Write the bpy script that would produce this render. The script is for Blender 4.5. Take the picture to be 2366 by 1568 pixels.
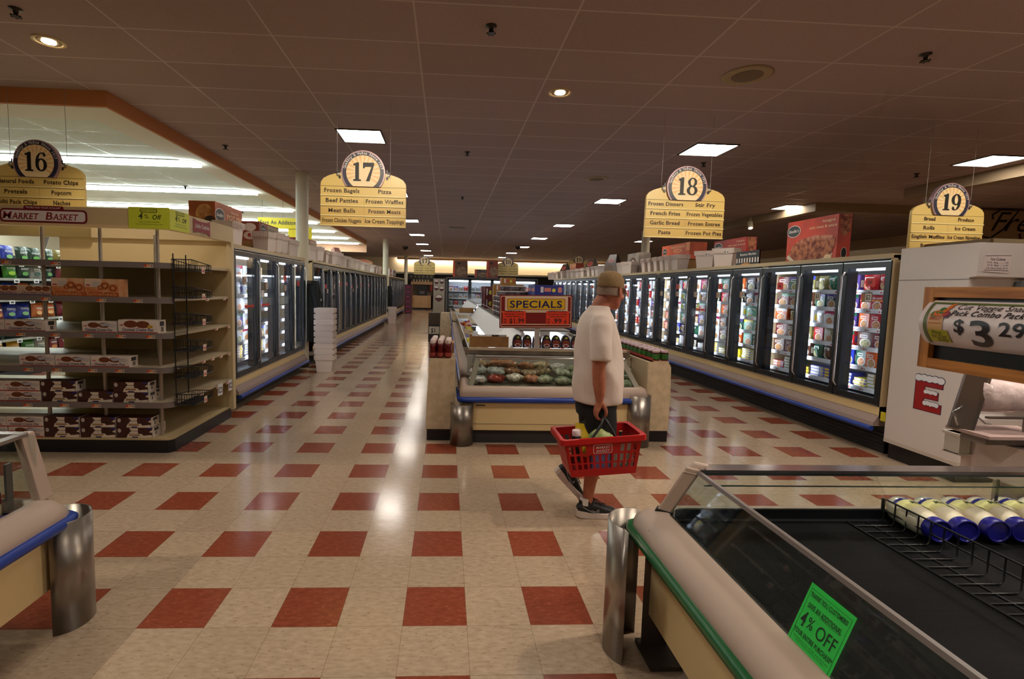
import bpy, bmesh, math, random
from mathutils import Vector, Matrix
R = random.Random(7)
for o in list(bpy.data.objects):
    bpy.data.objects.remove(o)
SC = bpy.context.scene
COL = SC.collection
V = Vector

# ---------------------------------------------------------------- camera
cam = bpy.data.cameras.new('camera')
cam.sensor_fit = 'HORIZONTAL'
cam.sensor_width = 36.0
cam.lens = 36.0 * 1146.26 / 2366
cam.shift_x = (1183 - 1086.33) / 2366
cam.shift_y = (760.39 - 784) / 2366
cam.clip_start = 0.02
cam.clip_end = 200
yaw, pitch, roll = .0498, .0831, -.0247
rx_ = V((math.cos(yaw), -math.sin(yaw), 0)); fw_ = V((math.sin(yaw), math.cos(yaw), 0)); up_ = V((0, 0, 1))
f2_ = fw_ * math.cos(pitch) - up_ * math.sin(pitch)
u2_ = up_ * math.cos(pitch) + fw_ * math.sin(pitch)
r3_ = rx_ * math.cos(roll) - u2_ * math.sin(roll)
u3_ = u2_ * math.cos(roll) + rx_ * math.sin(roll)
mm = Matrix((r3_, u3_, -f2_)).transposed().to_4x4()
mm.translation = V((.1746, -2.2281, 1.5971))
camo = bpy.data.objects.new('camera', cam)
camo.matrix_world = mm
COL.objects.link(camo)
SC.camera = camo

# ---------------------------------------------------------------- world, exposure, render limits
w = bpy.data.worlds.new('world')
w.use_nodes = True
w.node_tree.nodes['Background'].inputs[0].default_value = (1, .9, .8, 1)
w.node_tree.nodes['Background'].inputs[1].default_value = 0.0
SC.world = w
SC.view_settings.view_transform = 'Standard'
SC.view_settings.look = 'None'
SC.view_settings.exposure = 1.02
SC.view_settings.gamma = 1
SC.view_settings.use_curve_mapping = False
cy = SC.cycles
cy.max_bounces = 7
cy.diffuse_bounces = 3
cy.glossy_bounces = 3
cy.transmission_bounces = 4
cy.transparent_max_bounces = 12
cy.caustics_reflective = False
cy.caustics_refractive = False
cy.sample_clamp_indirect = 4.0
cy.use_denoising = True
TROFFER_E, STRIP_E, TUBE_E, COVE_E, CAN_W = 14.0, 13.0, 6.0, 22.0, 55.0

def lamp(name, kind, loc, energy, color=(1, .85, .68), size=.1, target=None, spot=None, blend=.4, parent=None, sy=None):
    d = bpy.data.lights.new(name, kind)
    d.energy = energy
    d.color = color
    if kind == 'AREA':
        d.size = size
        if sy:
            d.shape = 'RECTANGLE'; d.size_y = sy
    else:
        d.shadow_soft_size = size
    if spot:
        d.spot_size = math.radians(spot); d.spot_blend = blend
    o = bpy.data.objects.new(name, d)
    o.location = loc
    if target is not None:
        o.rotation_euler = (V(target) - V(loc)).to_track_quat('-Z', 'Y').to_euler()
    COL.objects.link(o)
    if parent is not None:
        o.parent = parent
    return o

# ---------------------------------------------------------------- materials
def lin(c):
    return tuple((x / 255 / 12.92) if x / 255 <= .04045 else ((x / 255 + .055) / 1.055) ** 2.4 for x in c)
_MC = {}
def M(c, rough=.5, metal=0.0, emit=0.0, noise=None, name=None, spec=.5, coat=0.0, bump=None):
    """flat or noise-varied surface; c in 0-255 sRGB; noise = (scale, second colour, stretch)"""
    key = (c, rough, metal, emit, noise, name, spec, coat, bump)
    if key in _MC:
        return _MC[key]
    m = bpy.data.materials.new(name or 'paint_%02x%02x%02x' % c)
    m.use_nodes = True
    nt = m.node_tree
    b = nt.nodes['Principled BSDF']
    b.inputs['Base Color'].default_value = (*lin(c), 1)
    b.inputs['Roughness'].default_value = rough
    b.inputs['Metallic'].default_value = metal
    b.inputs['Specular IOR Level'].default_value = spec
    b.inputs['Coat Weight'].default_value = coat
    if emit:
        b.inputs['Emission Color'].default_value = (*lin(c), 1)
        b.inputs['Emission Strength'].default_value = emit
    if noise or bump:
        tc = nt.nodes.new('ShaderNodeTexCoord')
        mp = nt.nodes.new('ShaderNodeMapping')
        nt.links.new(tc.outputs['Object'], mp.inputs[0])
        if noise:
            sc, c2 = noise[0], noise[1]
            if len(noise) > 2:
                mp.inputs['Scale'].default_value = noise[2]
            n = nt.nodes.new('ShaderNodeTexNoise')
            n.inputs['Scale'].default_value = sc
            n.inputs['Detail'].default_value = 4
            nt.links.new(mp.outputs[0], n.inputs['Vector'])
            r = nt.nodes.new('ShaderNodeValToRGB')
            r.color_ramp.elements[0].position = .38
            r.color_ramp.elements[1].position = .62
            r.color_ramp.elements[0].color = (*lin(c), 1)
            r.color_ramp.elements[1].color = (*lin(c2), 1)
            nt.links.new(n.outputs[0], r.inputs[0])
            nt.links.new(r.outputs[0], b.inputs['Base Color'])
        if bump:
            n2 = nt.nodes.new('ShaderNodeTexNoise')
            n2.inputs['Scale'].default_value = bump[0]
            nt.links.new(mp.outputs[0], n2.inputs['Vector'])
            bp = nt.nodes.new('ShaderNodeBump')
            bp.inputs['Strength'].default_value = bump[1]
            bp.inputs['Distance'].default_value = .01
            nt.links.new(n2.outputs[0], bp.inputs['Height'])
            nt.links.new(bp.outputs[0], b.inputs['Normal'])
    _MC[key] = m
    return m

def glass(tint=(.93, .96, .95), refl=1.0, name='clear_glass', rough=.02):
    key = ('glass', tint, refl, name)
    if key in _MC:
        return _MC[key]
    m = bpy.data.materials.new(name)
    m.use_nodes = True
    nt = m.node_tree
    nt.nodes.remove(nt.nodes['Principled BSDF'])
    out = nt.nodes['Material Output']
    t = nt.nodes.new('ShaderNodeBsdfTransparent'); t.inputs[0].default_value = (*tint, 1)
    g = nt.nodes.new('ShaderNodeBsdfGlossy'); g.inputs['Roughness'].default_value = rough
    lw = nt.nodes.new('ShaderNodeLayerWeight'); lw.inputs[0].default_value = .5
    f = nt.nodes.new('ShaderNodeMath'); f.operation = 'POWER'; f.inputs[1].default_value = 5.0
    nt.links.new(lw.outputs['Facing'], f.inputs[0])
    mu = nt.nodes.new('ShaderNodeMath'); mu.operation = 'MULTIPLY_ADD'; mu.inputs[1].default_value = .85 * refl; mu.inputs[2].default_value = .035 * refl
    mx = nt.nodes.new('ShaderNodeMixShader')
    nt.links.new(f.outputs[0], mu.inputs[0]); nt.links.new(mu.outputs[0], mx.inputs[0])
    nt.links.new(t.outputs[0], mx.inputs[1]); nt.links.new(g.outputs[0], mx.inputs[2])
    nt.links.new(mx.outputs[0], out.inputs[0])
    _MC[key] = m
    return m

BLACK = M((14, 14, 17), .5)
WHITE = M((232, 230, 226), .5)
CREAM = M((222, 198, 146), .45)
STEEL = M((168, 160, 152), .32, .9, noise=(6, (140, 132, 124), (1, 1, .05)), name='brushed_steel')
DARKM = M((38, 42, 48), .35, .5, name='charcoal_metal')
WIRE = M((16, 16, 18), .35, name='black_wire')
CARD = M((150, 108, 62), .8, noise=(9, (136, 96, 54)), name='cardboard')

# ---------------------------------------------------------------- mesh builder
def frame(o, r, u):
    r = V(r).normalized(); u = V(u).normalized()
    return Matrix((r, u, r.cross(u))).transposed().to_4x4() if False else (V(o), r, u, r.cross(u))

WM = {}
class MB:
    def __init__(s):
        s.v = []; s.f = []; s.fm = []; s.mats = []; s.sm = []
    def mi(s, m):
        if m not in s.mats:
            s.mats.append(m)
        return s.mats.index(m)
    def add(s, vs, fs, m, smooth=False):
        n = len(s.v); k = s.mi(m)
        s.v += [tuple(p) for p in vs]
        for f in fs:
            s.f.append(tuple(i + n for i in f)); s.fm.append(k); s.sm.append(smooth)
    def box(s, lo, hi, m):
        x0, y0, z0 = lo; x1, y1, z1 = hi
        s.add([(x0, y0, z0), (x1, y0, z0), (x1, y1, z0), (x0, y1, z0), (x0, y0, z1), (x1, y0, z1), (x1, y1, z1), (x0, y1, z1)],
              [(0, 3, 2, 1), (4, 5, 6, 7), (0, 1, 5, 4), (1, 2, 6, 5), (2, 3, 7, 6), (3, 0, 4, 7)], m)
    def hexa(s, b, t, m):
        """b, t: four bottom and four top corners, counter-clockwise seen from above"""
        s.add(list(b) + list(t), [(3, 2, 1, 0), (4, 5, 6, 7), (0, 1, 5, 4), (1, 2, 6, 5), (2, 3, 7, 6), (3, 0, 4, 7)], m)
    def prism(s, pts, a, b, m, ax='y', smooth=False):
        """2-D outline extruded along an axis from a to b"""
        n = len(pts)
        def P(p, t):
            return {'y': (p[0], t, p[1]), 'x': (t, p[0], p[1]), 'z': (p[0], p[1], t)}[ax]
        vs = [P(p, a) for p in pts] + [P(p, b) for p in pts]
        fs = [tuple(range(n)), tuple(range(2 * n - 1, n - 1, -1))]
        s.add(vs, fs, m)
        s.add(vs, [(i, n + i, n + (i + 1) % n, (i + 1) % n) for i in range(n)], m, smooth)
    def rings(s, rr, m, cap=True, closed=True, smooth=True):
        n = len(rr[0]); vs = [p for r in rr for p in r]; fs = []
        for k in range(len(rr) - 1):
            for i in range(n if closed else n - 1):
                j = (i + 1) % n
                fs.append((k * n + i, k * n + j, (k + 1) * n + j, (k + 1) * n + i))
        s.add(vs, fs, m, smooth)
        if cap and closed:
            e = (len(rr) - 1) * n
            s.add(rr[0], [tuple(range(n - 1, -1, -1))], m)
            s.add(rr[-1], [tuple(range(n))], m)
    def tube(s, pts, r, m, n=8, cap=True, smooth=True, flat=None):
        pts = [V(p) for p in pts]
        rs = r if isinstance(r, (list, tuple)) else [r] * len(pts)
        d0 = (pts[1] - pts[0]).normalized()
        a = d0.cross(V((0, 0, 1)))
        if a.length < .05:
            a = d0.cross(V((0, 1, 0)))
        a.normalize(); out = []
        for i, p in enumerate(pts):
            d = (pts[min(i + 1, len(pts) - 1)] - pts[max(i - 1, 0)]).normalized()
            a = (a - d * a.dot(d)).normalized(); b = d.cross(a)
            ra, rb = (rs[i] if isinstance(rs[i], (list, tuple)) else (rs[i], rs[i]))
            out.append([p + a * ra * math.cos(t * 2 * math.pi / n) + b * rb * math.sin(t * 2 * math.pi / n) for t in range(n)])
        s.rings(out, m, cap, True, smooth)
    def lathe(s, prof, c, m, n=20, axis=None, smooth=True):
        ax = V(axis or (0, 0, 1)).normalized(); a = ax.orthogonal().normalized(); b = ax.cross(a); c = V(c)
        s.rings([[c + ax * z + (a * math.cos(t * 2 * math.pi / n) + b * math.sin(t * 2 * math.pi / n)) * max(r, 1e-4) for t in range(n)] for r, z in prof], m, True, True, smooth)
    # flat artwork on a frame F = (origin, right, up, normal)
    def poly(s, F, pts, m, n=.001):
        o, r, u, nn = F
        s.add([o + r * p[0] + u * p[1] + nn * n for p in pts], [tuple(range(len(pts)))], m)
    def rect(s, F, x0, y0, x1, y1, m, n=.001):
        s.poly(F, [(x0, y0), (x1, y0), (x1, y1), (x0, y1)], m, n)
    def rrect(s, F, x0, y0, x1, y1, rad, m, n=.001):
        pts = []
        for cx_, cy_, a0 in ((x1 - rad, y0 + rad, -90), (x1 - rad, y1 - rad, 0), (x0 + rad, y1 - rad, 90), (x0 + rad, y0 + rad, 180)):
            pts += [(cx_ + rad * math.cos(math.radians(a0 + k * 22.5)), cy_ + rad * math.sin(math.radians(a0 + k * 22.5))) for k in range(5)]
        s.poly(F, pts, m, n)
    def ell(s, F, cx_, cy_, rx, ry, m, n=.001, seg=20, a0=0, a1=360):
        k = seg if a1 - a0 >= 360 else seg + 1
        s.poly(F, [(cx_ + rx * math.cos(math.radians(a0 + (a1 - a0) * i / seg)), cy_ + ry * math.sin(math.radians(a0 + (a1 - a0) * i / seg))) for i in range(k)], m, n)
    def text(s, F, t, x, y, h, m, n=.0015, w=None, bold=0, serif=0, shear=0.0, al='c', rot=0.0):
        o, r, u, nn = F
        items = []; pen = 0.0
        for ch in t:
            g = glyph(ch, bold, serif)
            items.append((pen, g)); pen += g[2] + (.03 if bold else 0)
        tot = max(pen, 1e-3)
        sx = h / CAPH
        if w:
            sx = w / tot
        sy = h / CAPH
        off = {'c': -tot / 2, 'l': 0, 'r': -tot}[al]
        ca, sa = math.cos(rot), math.sin(rot)
        for p0, (gv, gf, _) in items:
            if not gf:
                continue
            vs = []
            for (a, b) in gv:
                X = (p0 + off + a) * sx + shear * b * sy; Y = b * sy
                X, Y = x + X * ca - Y * sa, y + X * sa + Y * ca
                vs.append(o + r * X + u * Y + nn * n)
            s.add(vs, gf, m)
    def build(s, name, parent=None, world=True, bevel=0.0, seg=2, mesh_name=None):
        me = bpy.data.meshes.new(mesh_name or name)
        vs = s.v
        if world and parent is not None:
            iv = WM[parent.name].inverted()
            vs = [tuple(iv @ V(p)) for p in vs]
        me.from_pydata(vs, [], s.f)
        for m in s.mats:
            me.materials.append(m)
        me.polygons.foreach_set('material_index', s.fm)
        me.polygons.foreach_set('use_smooth', s.sm)
        me.update()
        o = bpy.data.objects.new(name, me)
        COL.objects.link(o)
        if parent is not None:
            o.parent = parent
            WM[o.name] = WM[parent.name].copy()
        else:
            WM[o.name] = Matrix.Identity(4)
        if bevel:
            b = o.modifiers.new('soft_edges', 'BEVEL'); b.width = bevel; b.segments = seg; b.limit_method = 'ANGLE'
        return o

def tag(o, label, cat, group=None, kind=None):
    if label: o['label'] = label
    if cat: o['category'] = cat
    if group: o['group'] = group
    if kind: o['kind'] = kind
    return o
def place(o, loc, rz=0.0, tilt=None):
    o.location = loc
    o.rotation_euler = tilt if tilt else (0, 0, rz)
    WM[o.name] = Matrix.Translation(V(loc)) @ o.rotation_euler.to_matrix().to_4x4()
    return o
def thing(name, label, cat, loc=(0, 0, 0), rz=0.0, group=None):
    o = bpy.data.objects.new(name, None)
    o.empty_display_size = .1
    COL.objects.link(o)
    place(o, loc, rz)
    return tag(o, label, cat, group)
def solo(mb, name, label, cat, loc=None, rz=0.0, group=None, bevel=0.0, kind=None, tilt=None):
    """a thing that is one mesh; its mesh is in local coordinates when loc is given"""
    o = mb.build(name, None, False, bevel)
    if loc is not None:
        place(o, loc, rz, tilt)
    return tag(o, label, cat, group, kind)
def struct(mb, name, label=None, cat=None):
    o = mb.build(name, None, False)
    return tag(o, label, cat, None, 'structure')
def dup(root, loc, rz=0.0, label=None, group=None, tilt=None):
    r = root.copy(); COL.objects.link(r)
    place(r, loc, rz, tilt)
    if label: r['label'] = label
    if group: r['group'] = group
    for ch in list(root.children):
        c = ch.copy(); COL.objects.link(c); c.parent = r
        for g in list(ch.children):
            d = g.copy(); COL.objects.link(d); d.parent = c
    return r
ORD = ['first', 'second', 'third', 'fourth', 'fifth', 'sixth', 'seventh', 'eighth', 'ninth', 'tenth', 'eleventh', 'twelfth', 'thirteenth',
       'fourteenth', 'fifteenth', 'sixteenth', 'seventeenth', 'eighteenth', 'nineteenth', 'twentieth']
def ordn(i):
    return ORD[i] if i < 20 else '%dth' % (i + 1)

# ---------------------------------------------------------------- lettering: glyph outlines of the built-in font, once
CHARS = "ABCDEFGHIJKLMNOPQRSTUVWXYZabcdefghijklmnopqrstuvwxyz0123456789$%&.,'!\"-*"
CAPH = .7
_GL = {}
def make_glyphs():
    tmp = []
    for bold in (0, 1):
        for ch in list(CHARS) + ['|', '||']:
            for wrap in (0, 1):
                if ch in ('|', '||') and wrap: continue
                cu = bpy.data.curves.new('glyph', 'FONT')
                cu.body = ('|' + ch + '|') if wrap else ch
                cu.resolution_u = 3
                if ch.isdigit(): cu.resolution_u = 5
                if bold and not wrap: cu.offset = .004 if ch in 'MW%&@' else .017
                ob = bpy.data.objects.new('glyph', cu); COL.objects.link(ob)
                tmp.append((bold, ch, wrap, ob))
    dg = bpy.context.evaluated_depsgraph_get(); dg.update()
    raw = {}
    for bold, ch, wrap, ob in tmp:
        e = ob.evaluated_get(dg); me = e.to_mesh()
        vs = [(v.co.x, v.co.y) for v in me.vertices]; fs = [tuple(p.vertices) for p in me.polygons]
        raw[(bold, ch, wrap)] = (vs, fs); e.to_mesh_clear()
    for *_, ob in tmp:
        cu = ob.data; bpy.data.objects.remove(ob); bpy.data.curves.remove(cu)
    ext = lambda k: (max([p[0] for p in raw[k][0]] or [0]) - min([p[0] for p in raw[k][0]] or [0]))
    bar = ext((0, '||', 0))
    cap = max(p[1] for p in raw[(0, 'H', 0)][0]); xh = max(p[1] for p in raw[(0, 'x', 0)][0])
    for bold in (0, 1):
        for ch in CHARS:
            vs, fs = raw[(bold, ch, 0)]
            adv = ext((0, ch, 1)) - bar
            for serif in (0, 1):
                v2, f2 = list(vs), list(fs)
                if serif and ch.isalnum():
                    cnt = {}
                    for f in fs:
                        for i in range(len(f)):
                            k = tuple(sorted((f[i], f[(i + 1) % len(f)]))); cnt[k] = cnt.get(k, 0) + 1
                    for (i, j), c in cnt.items():
                        if c > 1: continue
                        (xa, ya), (xb, yb) = vs[i], vs[j]
                        if abs(ya - yb) > .004: continue
                        L = abs(xa - xb)
                        if not .03 < L < .24: continue
                        lo, hi = min(xa, xb), max(xa, xb); t = .032 if not bold else .045
                        if abs(ya) < .04: y0, y1 = ya, ya + t
                        elif abs(ya - cap) < .04 or abs(ya - xh) < .04 or (ya > cap and ch in 'bdhkl'): y0, y1 = ya - t, ya
                        else: continue
                        sx = .05 if L < .2 else .03
                        n = len(v2)
                        v2 += [(lo - sx, y0), (hi + sx, y0), (hi + sx, y1), (lo - sx, y1)]; f2.append((n, n + 1, n + 2, n + 3))
                _GL[(ch, bold, serif)] = (v2, f2, adv)
    return cap
def glyph(ch, bold=0, serif=0):
    return _GL.get((ch, bold, serif), ([], [], .28))
CAPH = make_glyphs()
# ================================================================ the setting
T = .3048
def node_mat(name):
    m = bpy.data.materials.new(name); m.use_nodes = True
    nt = m.node_tree; b = nt.nodes['Principled BSDF']
    def N(t, **kw):
        n = nt.nodes.new(t)
        for k, v in kw.items(): setattr(n, k, v)
        return n
    def L(a, b_): nt.links.new(a, b_)
    def math_(op, a, b_=None, c=None):
        n = N('ShaderNodeMath', operation=op)
        for i, x in enumerate((a, b_, c)):
            if x is None: continue
            if isinstance(x, (int, float)): n.inputs[i].default_value = x
            else: L(x, n.inputs[i])
        return n.outputs[0]
    def mix(f, a, b_):
        n = N('ShaderNodeMix', data_type='RGBA')
        for i, x in ((0, f), (6, a), (7, b_)):
            if isinstance(x, (int, float)): n.inputs[i].default_value = x
            elif isinstance(x, tuple): n.inputs[i].default_value = (*x, 1)
            else: L(x, n.inputs[i])
        return n.outputs[2]
    return m, nt, b, N, L, math_, mix

def floor_material():
    m, nt, b, N, L, ma, mix = node_mat('vinyl_floor_tiles')
    g = N('ShaderNodeNewGeometry'); sx = N('ShaderNodeSeparateXYZ'); L(g.outputs['Position'], sx.inputs[0])
    tx = ma('DIVIDE', sx.outputs[0], T); ty = ma('DIVIDE', sx.outputs[1], T)
    ix = ma('FLOOR', tx); iy = ma('FLOOR', ty)
    ex = ma('LESS_THAN', ma('FLOORED_MODULO', ix, 2.0), .5); ey = ma('LESS_THAN', ma('FLOORED_MODULO', iy, 2.0), .5)
    red = ma('MULTIPLY', ex, ey)
    cb = N('ShaderNodeCombineXYZ'); L(ix, cb.inputs[0]); L(iy, cb.inputs[1])
    wn = N('ShaderNodeTexWhiteNoise', noise_dimensions='2D'); L(cb.outputs[0], wn.inputs['Vector'])
    # chips: short stretched flecks
    mp = N('ShaderNodeMapping'); mp.inputs['Scale'].default_value = (1, 2.6, 1); mp.inputs['Rotation'].default_value = (0, 0, .35)
    L(g.outputs['Position'], mp.inputs[0])
    n1 = N('ShaderNodeTexNoise'); n1.inputs['Scale'].default_value = 34; n1.inputs['Detail'].default_value = 2.5; L(mp.outputs[0], n1.inputs['Vector'])
    fl = N('ShaderNodeMapRange'); fl.inputs[1].default_value = .62; fl.inputs[2].default_value = .68; L(n1.outputs[0], fl.inputs[0])
    n3 = N('ShaderNodeTexNoise'); n3.inputs['Scale'].default_value = 21; n3.inputs['Detail'].default_value = 3; L(mp.outputs[0], n3.inputs['Vector'])
    fl3 = N('ShaderNodeMapRange'); fl3.inputs[1].default_value = .3; fl3.inputs[2].default_value = .7; L(n3.outputs[0], fl3.inputs[0])
    cream = mix(fl3.outputs[0], lin((164, 142, 118)), lin((184, 162, 138)))
    cream = mix(ma('MULTIPLY', fl.outputs[0], .5), cream, lin((112, 84, 60)))
    redc = mix(fl3.outputs[0], lin((124, 60, 40)), lin((142, 72, 50)))
    redc = mix(ma('MULTIPLY', fl.outputs[0], .35), redc, lin((190, 110, 84)))
    col = mix(red, cream, redc)
    vary = ma('MULTIPLY_ADD', wn.outputs[0], .12, .94)
    hs = N('ShaderNodeHueSaturation'); L(col, hs.inputs['Color']); L(vary, hs.inputs['Value'])
    fx = ma('FRACT', tx); fy = ma('FRACT', ty)
    ed = ma('MINIMUM', ma('MINIMUM', fx, ma('SUBTRACT', 1.0, fx)), ma('MINIMUM', fy, ma('SUBTRACT', 1.0, fy)))
    seam = ma('LESS_THAN', ed, .005)
    col2 = mix(ma('MULTIPLY', seam, .4), hs.outputs[0], lin((70, 55, 42)))
    L(col2, b.inputs['Base Color'])
    n2 = N('ShaderNodeTexNoise'); n2.inputs['Scale'].default_value = 1.3; n2.inputs['Detail'].default_value = 3; L(g.outputs['Position'], n2.inputs['Vector'])
    L(ma('MULTIPLY_ADD', n2.outputs[0], .12, .10), b.inputs['Roughness'])
    b.inputs['Specular IOR Level'].default_value = .55
    n4 = N('ShaderNodeTexNoise'); n4.inputs['Scale'].default_value = 9; n4.inputs['Detail'].default_value = 3; L(g.outputs['Position'], n4.inputs['Vector'])
    bp = N('ShaderNodeBump'); bp.inputs['Strength'].default_value = .06; bp.inputs['Distance'].default_value = .01
    L(n4.outputs[0], bp.inputs['Height']); L(bp.outputs[0], b.inputs['Normal'])
    return m

def ceiling_material(name, tile, bar, x0, y0, dx, dy, lw=.012):
    m, nt, b, N, L, ma, mix = node_mat(name)
    g = N('ShaderNodeNewGeometry'); sx = N('ShaderNodeSeparateXYZ'); L(g.outputs['Position'], sx.inputs[0])
    def line(o, p0, d):
        f = ma('FRACT', ma('DIVIDE', ma('SUBTRACT', o, p0), d))
        return ma('LESS_THAN', ma('MULTIPLY', ma('MINIMUM', f, ma('SUBTRACT', 1.0, f)), d), lw)
    ln = ma('MAXIMUM', line(sx.outputs[0], x0, dx), line(sx.outputs[1], y0, dy))
    n = N('ShaderNodeTexNoise'); n.inputs['Scale'].default_value = 60; n.inputs['Detail'].default_value = 3; L(g.outputs['Position'], n.inputs['Vector'])
    ix = ma('FLOOR', ma('DIVIDE', ma('SUBTRACT', sx.outputs[0], x0), dx)); iy = ma('FLOOR', ma('DIVIDE', ma('SUBTRACT', sx.outputs[1], y0), dy))
    cb = N('ShaderNodeCombineXYZ'); L(ix, cb.inputs[0]); L(iy, cb.inputs[1])
    wn = N('ShaderNodeTexWhiteNoise', noise_dimensions='2D'); L(cb.outputs[0], wn.inputs['Vector'])
    t2 = tuple(c * .82 for c in lin(tile))
    base = mix(n.outputs[0], t2, lin(tile))
    hs = N('ShaderNodeHueSaturation'); L(base, hs.inputs['Color']); L(ma('MULTIPLY_ADD', wn.outputs[0], .1, .95), hs.inputs['Value'])
    L(mix(ln, hs.outputs[0], lin(bar)), b.inputs['Base Color'])
    L(mix(ln, (.9, .9, .9), (.28, .28, .28)), b.inputs['Roughness'])
    bp = N('ShaderNodeBump'); bp.inputs['Strength'].default_value = .35; bp.inputs['Distance'].default_value = .012
    L(ma('SUBTRACT', n.outputs[0], ma('MULTIPLY', ln, 1.4)), bp.inputs['Height']); L(bp.outputs[0], b.inputs['Normal'])
    return m

mb = MB(); mb.box((-16, -9, -.1), (15, 40, 0), floor_material()); struct(mb, 'floor')
CZ, LZ = 3.66, 3.49
FX, FY, FE = -3.605, 3.62, 21.5
cm = ceiling_material('dark_ceiling_tiles', (172, 152, 148), (188, 172, 168), -2.5458, 2.19, 1.2192, .6096, .008)
mb = MB()
mb.box((FX, -9, CZ), (15, 40, CZ + .05), cm); mb.box((-16, -9, CZ), (FX, FY, CZ + .05), cm); mb.box((-16, FE, CZ), (FX, 40, CZ + .05), cm)
struct(mb, 'ceiling')
lm = ceiling_material('pale_ceiling_tiles', (226, 236, 226), (212, 220, 212), -2.5458, 2.19, 1.2192, .6096, .008)
mb = MB(); mb.box((-16, FY + .02, LZ + .005), (FX - .02, FE, LZ + .06), lm); struct(mb, 'ceiling_left')
FASC = M((196, 128, 78), .7); SOFF = M((224, 222, 208), .75)
mb = MB(); mb.box((-16, FY, LZ), (FX, FY + .03, CZ), FASC); struct(mb, 'trim_1')
mb = MB(); mb.box((FX - .03, FY + .03, LZ), (FX, FE, CZ), FASC); struct(mb, 'trim_2')
mb = MB(); mb.box((-16, FE, LZ - .35), (FX - .0, FE + .05, CZ), M((206, 160, 130), .7)); struct(mb, 'trim_3')
mb = MB(); mb.box((-16, FY + .03, LZ - .004), (FX - .03, FY + .5, LZ + .004), SOFF); mb.box((FX - .45, FY + .5, LZ - .004), (FX - .03, FE, LZ + .004), SOFF); struct(mb, 'trim_4')
BEAM = M((150, 128, 100), .7)
mb = MB(); mb.box((8.75, -9, 3.47), (8.95, 6.9, CZ), BEAM); struct(mb, 'trim_5')
mb = MB(); mb.box((8.25, 8.5, 3.47), (8.45, 15, CZ), BEAM); mb.box((8.45, 8.5, 3.47), (15, 8.62, CZ), BEAM); struct(mb, 'trim_6')
WL = M((226, 214, 186), .8)
mb = MB(); mb.box((-16, 34.2, 0), (15, 34.4, CZ), WL); struct(mb, 'wall_back')
mb = MB(); mb.box((-16.2, -9, 0), (-16, 40, CZ), M((214, 206, 186), .8)); struct(mb, 'wall_left')
mb = MB(); mb.box((15, -9, 0), (15.2, 40, CZ), M((170, 140, 108), .8)); struct(mb, 'wall_right')
mb = MB(); mb.box((-16, -9.2, 0), (15, -9, CZ), M((190, 165, 130), .8)); struct(mb, 'wall_rear')
mb = MB(); mb.box((-3.6, 33.4, 2.5), (15, 34.2, 2.62), M((214, 204, 176), .6)); mb.box((-3.6, 33.9, 0), (15, 34.2, 2.5), M((40, 34, 30), .7)); struct(mb, 'trim_7')

def column(x, y, r, name, z1=CZ):
    mb = MB(); mb.lathe([(r, 0), (r, z1)], (x, y, 0), M((212, 206, 184), .55), 28)
    mb.lathe([(r + .015, 0), (r + .015, .1)], (x, y, 0), M((60, 52, 46), .6), 28)
    return struct(mb, name)
column(-2.57, 7.42, .115, 'trim_8'); column(-2.56, 20.25, .12, 'trim_9'); column(-2.62, 32.2, .12, 'trim_10')
mb = MB(); mb.box((9.1, 6.6, 0), (9.36, 6.86, CZ), M((212, 200, 176), .6)); struct(mb, 'trim_11')
mb = MB(); mb.lathe([(.14, 0), (.14, CZ)], (6.9, 14.5, 0), M((212, 200, 176), .6), 24); struct(mb, 'trim_12')

# ---------------------------------------------------------------- ceiling lamps
def diffuser(name, c, e, frac=(0, 0), x=0):
    return M(c, .5, 0, e, name=name)
TRO = diffuser('troffer_diffuser', (255, 246, 234), TROFFER_E)
def make_troffer():
    t = thing('ceiling_light', '', 'ceiling light')
    mb = MB()
    for a in ((-.305, -.305, .305, -.285), (-.305, .285, .305, .305), (-.305, -.285, -.285, .285), (.285, -.285, .305, .285)):
        mb.box((a[0], a[1], -.014), (a[2], a[3], 0), M((60, 48, 42), .5))
    mb.build('frame', t)
    mb = MB(); mb.box((-.285, -.285, -.008), (.285, .285, -.002), TRO); mb.build('diffuser', t)
    return t
proto = make_troffer(); first = True
rows = (.62, 4.92, 9.2, 13.7, 17.9, 22.2, 26.5, 30.8)
for ci, (cx_, cn) in enumerate(((-1.04, 'over the left aisle'), (3.88, 'over the right freezer aisle'), (8.17, 'over the bread aisle'))):
    for ri, y_ in enumerate(rows):
        if ci == 2 and ri > 4: continue
        lb = '%s square ceiling light from the front in the row %s' % (ordn(ri), cn)
        if first: o = place(proto, (cx_, y_, CZ)); o['label'] = lb; first = False
        else: o = dup(proto, (cx_, y_, CZ), 0, lb)
        o['group'] = 'square ceiling lights'
for x_, y_ in ((-1.04, -3.7), (3.88, -3.7), (8.17, -3.7)):
    dup(proto, (x_, y_, CZ), 0, 'square ceiling light behind the photographer', 'square ceiling lights')
STR = M((236, 250, 244), .5, 0, STRIP_E, name='strip_lamp')
mb = MB(); mb.box((-6.0, -.13, -.05), (0, .13, -.001), STR); mb.box((-6.02, -.15, -.012), (.02, .15, 0), WHITE)
for i in range(7):
    y_ = 6.12 + 2.42 * i
    o = mb.build('strip_light', None, False) if i == 0 else o.copy()
    if i: COL.objects.link(o)
    place(o, (-3.85, y_, LZ))
    tag(o, '%s long white strip light from the front on the pale left ceiling' % ordn(i), 'strip light', 'strip lights on the left ceiling')
mb = MB(); mb.box((-6.0, -.13, -.05), (0, .13, -.001), STR)
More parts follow.
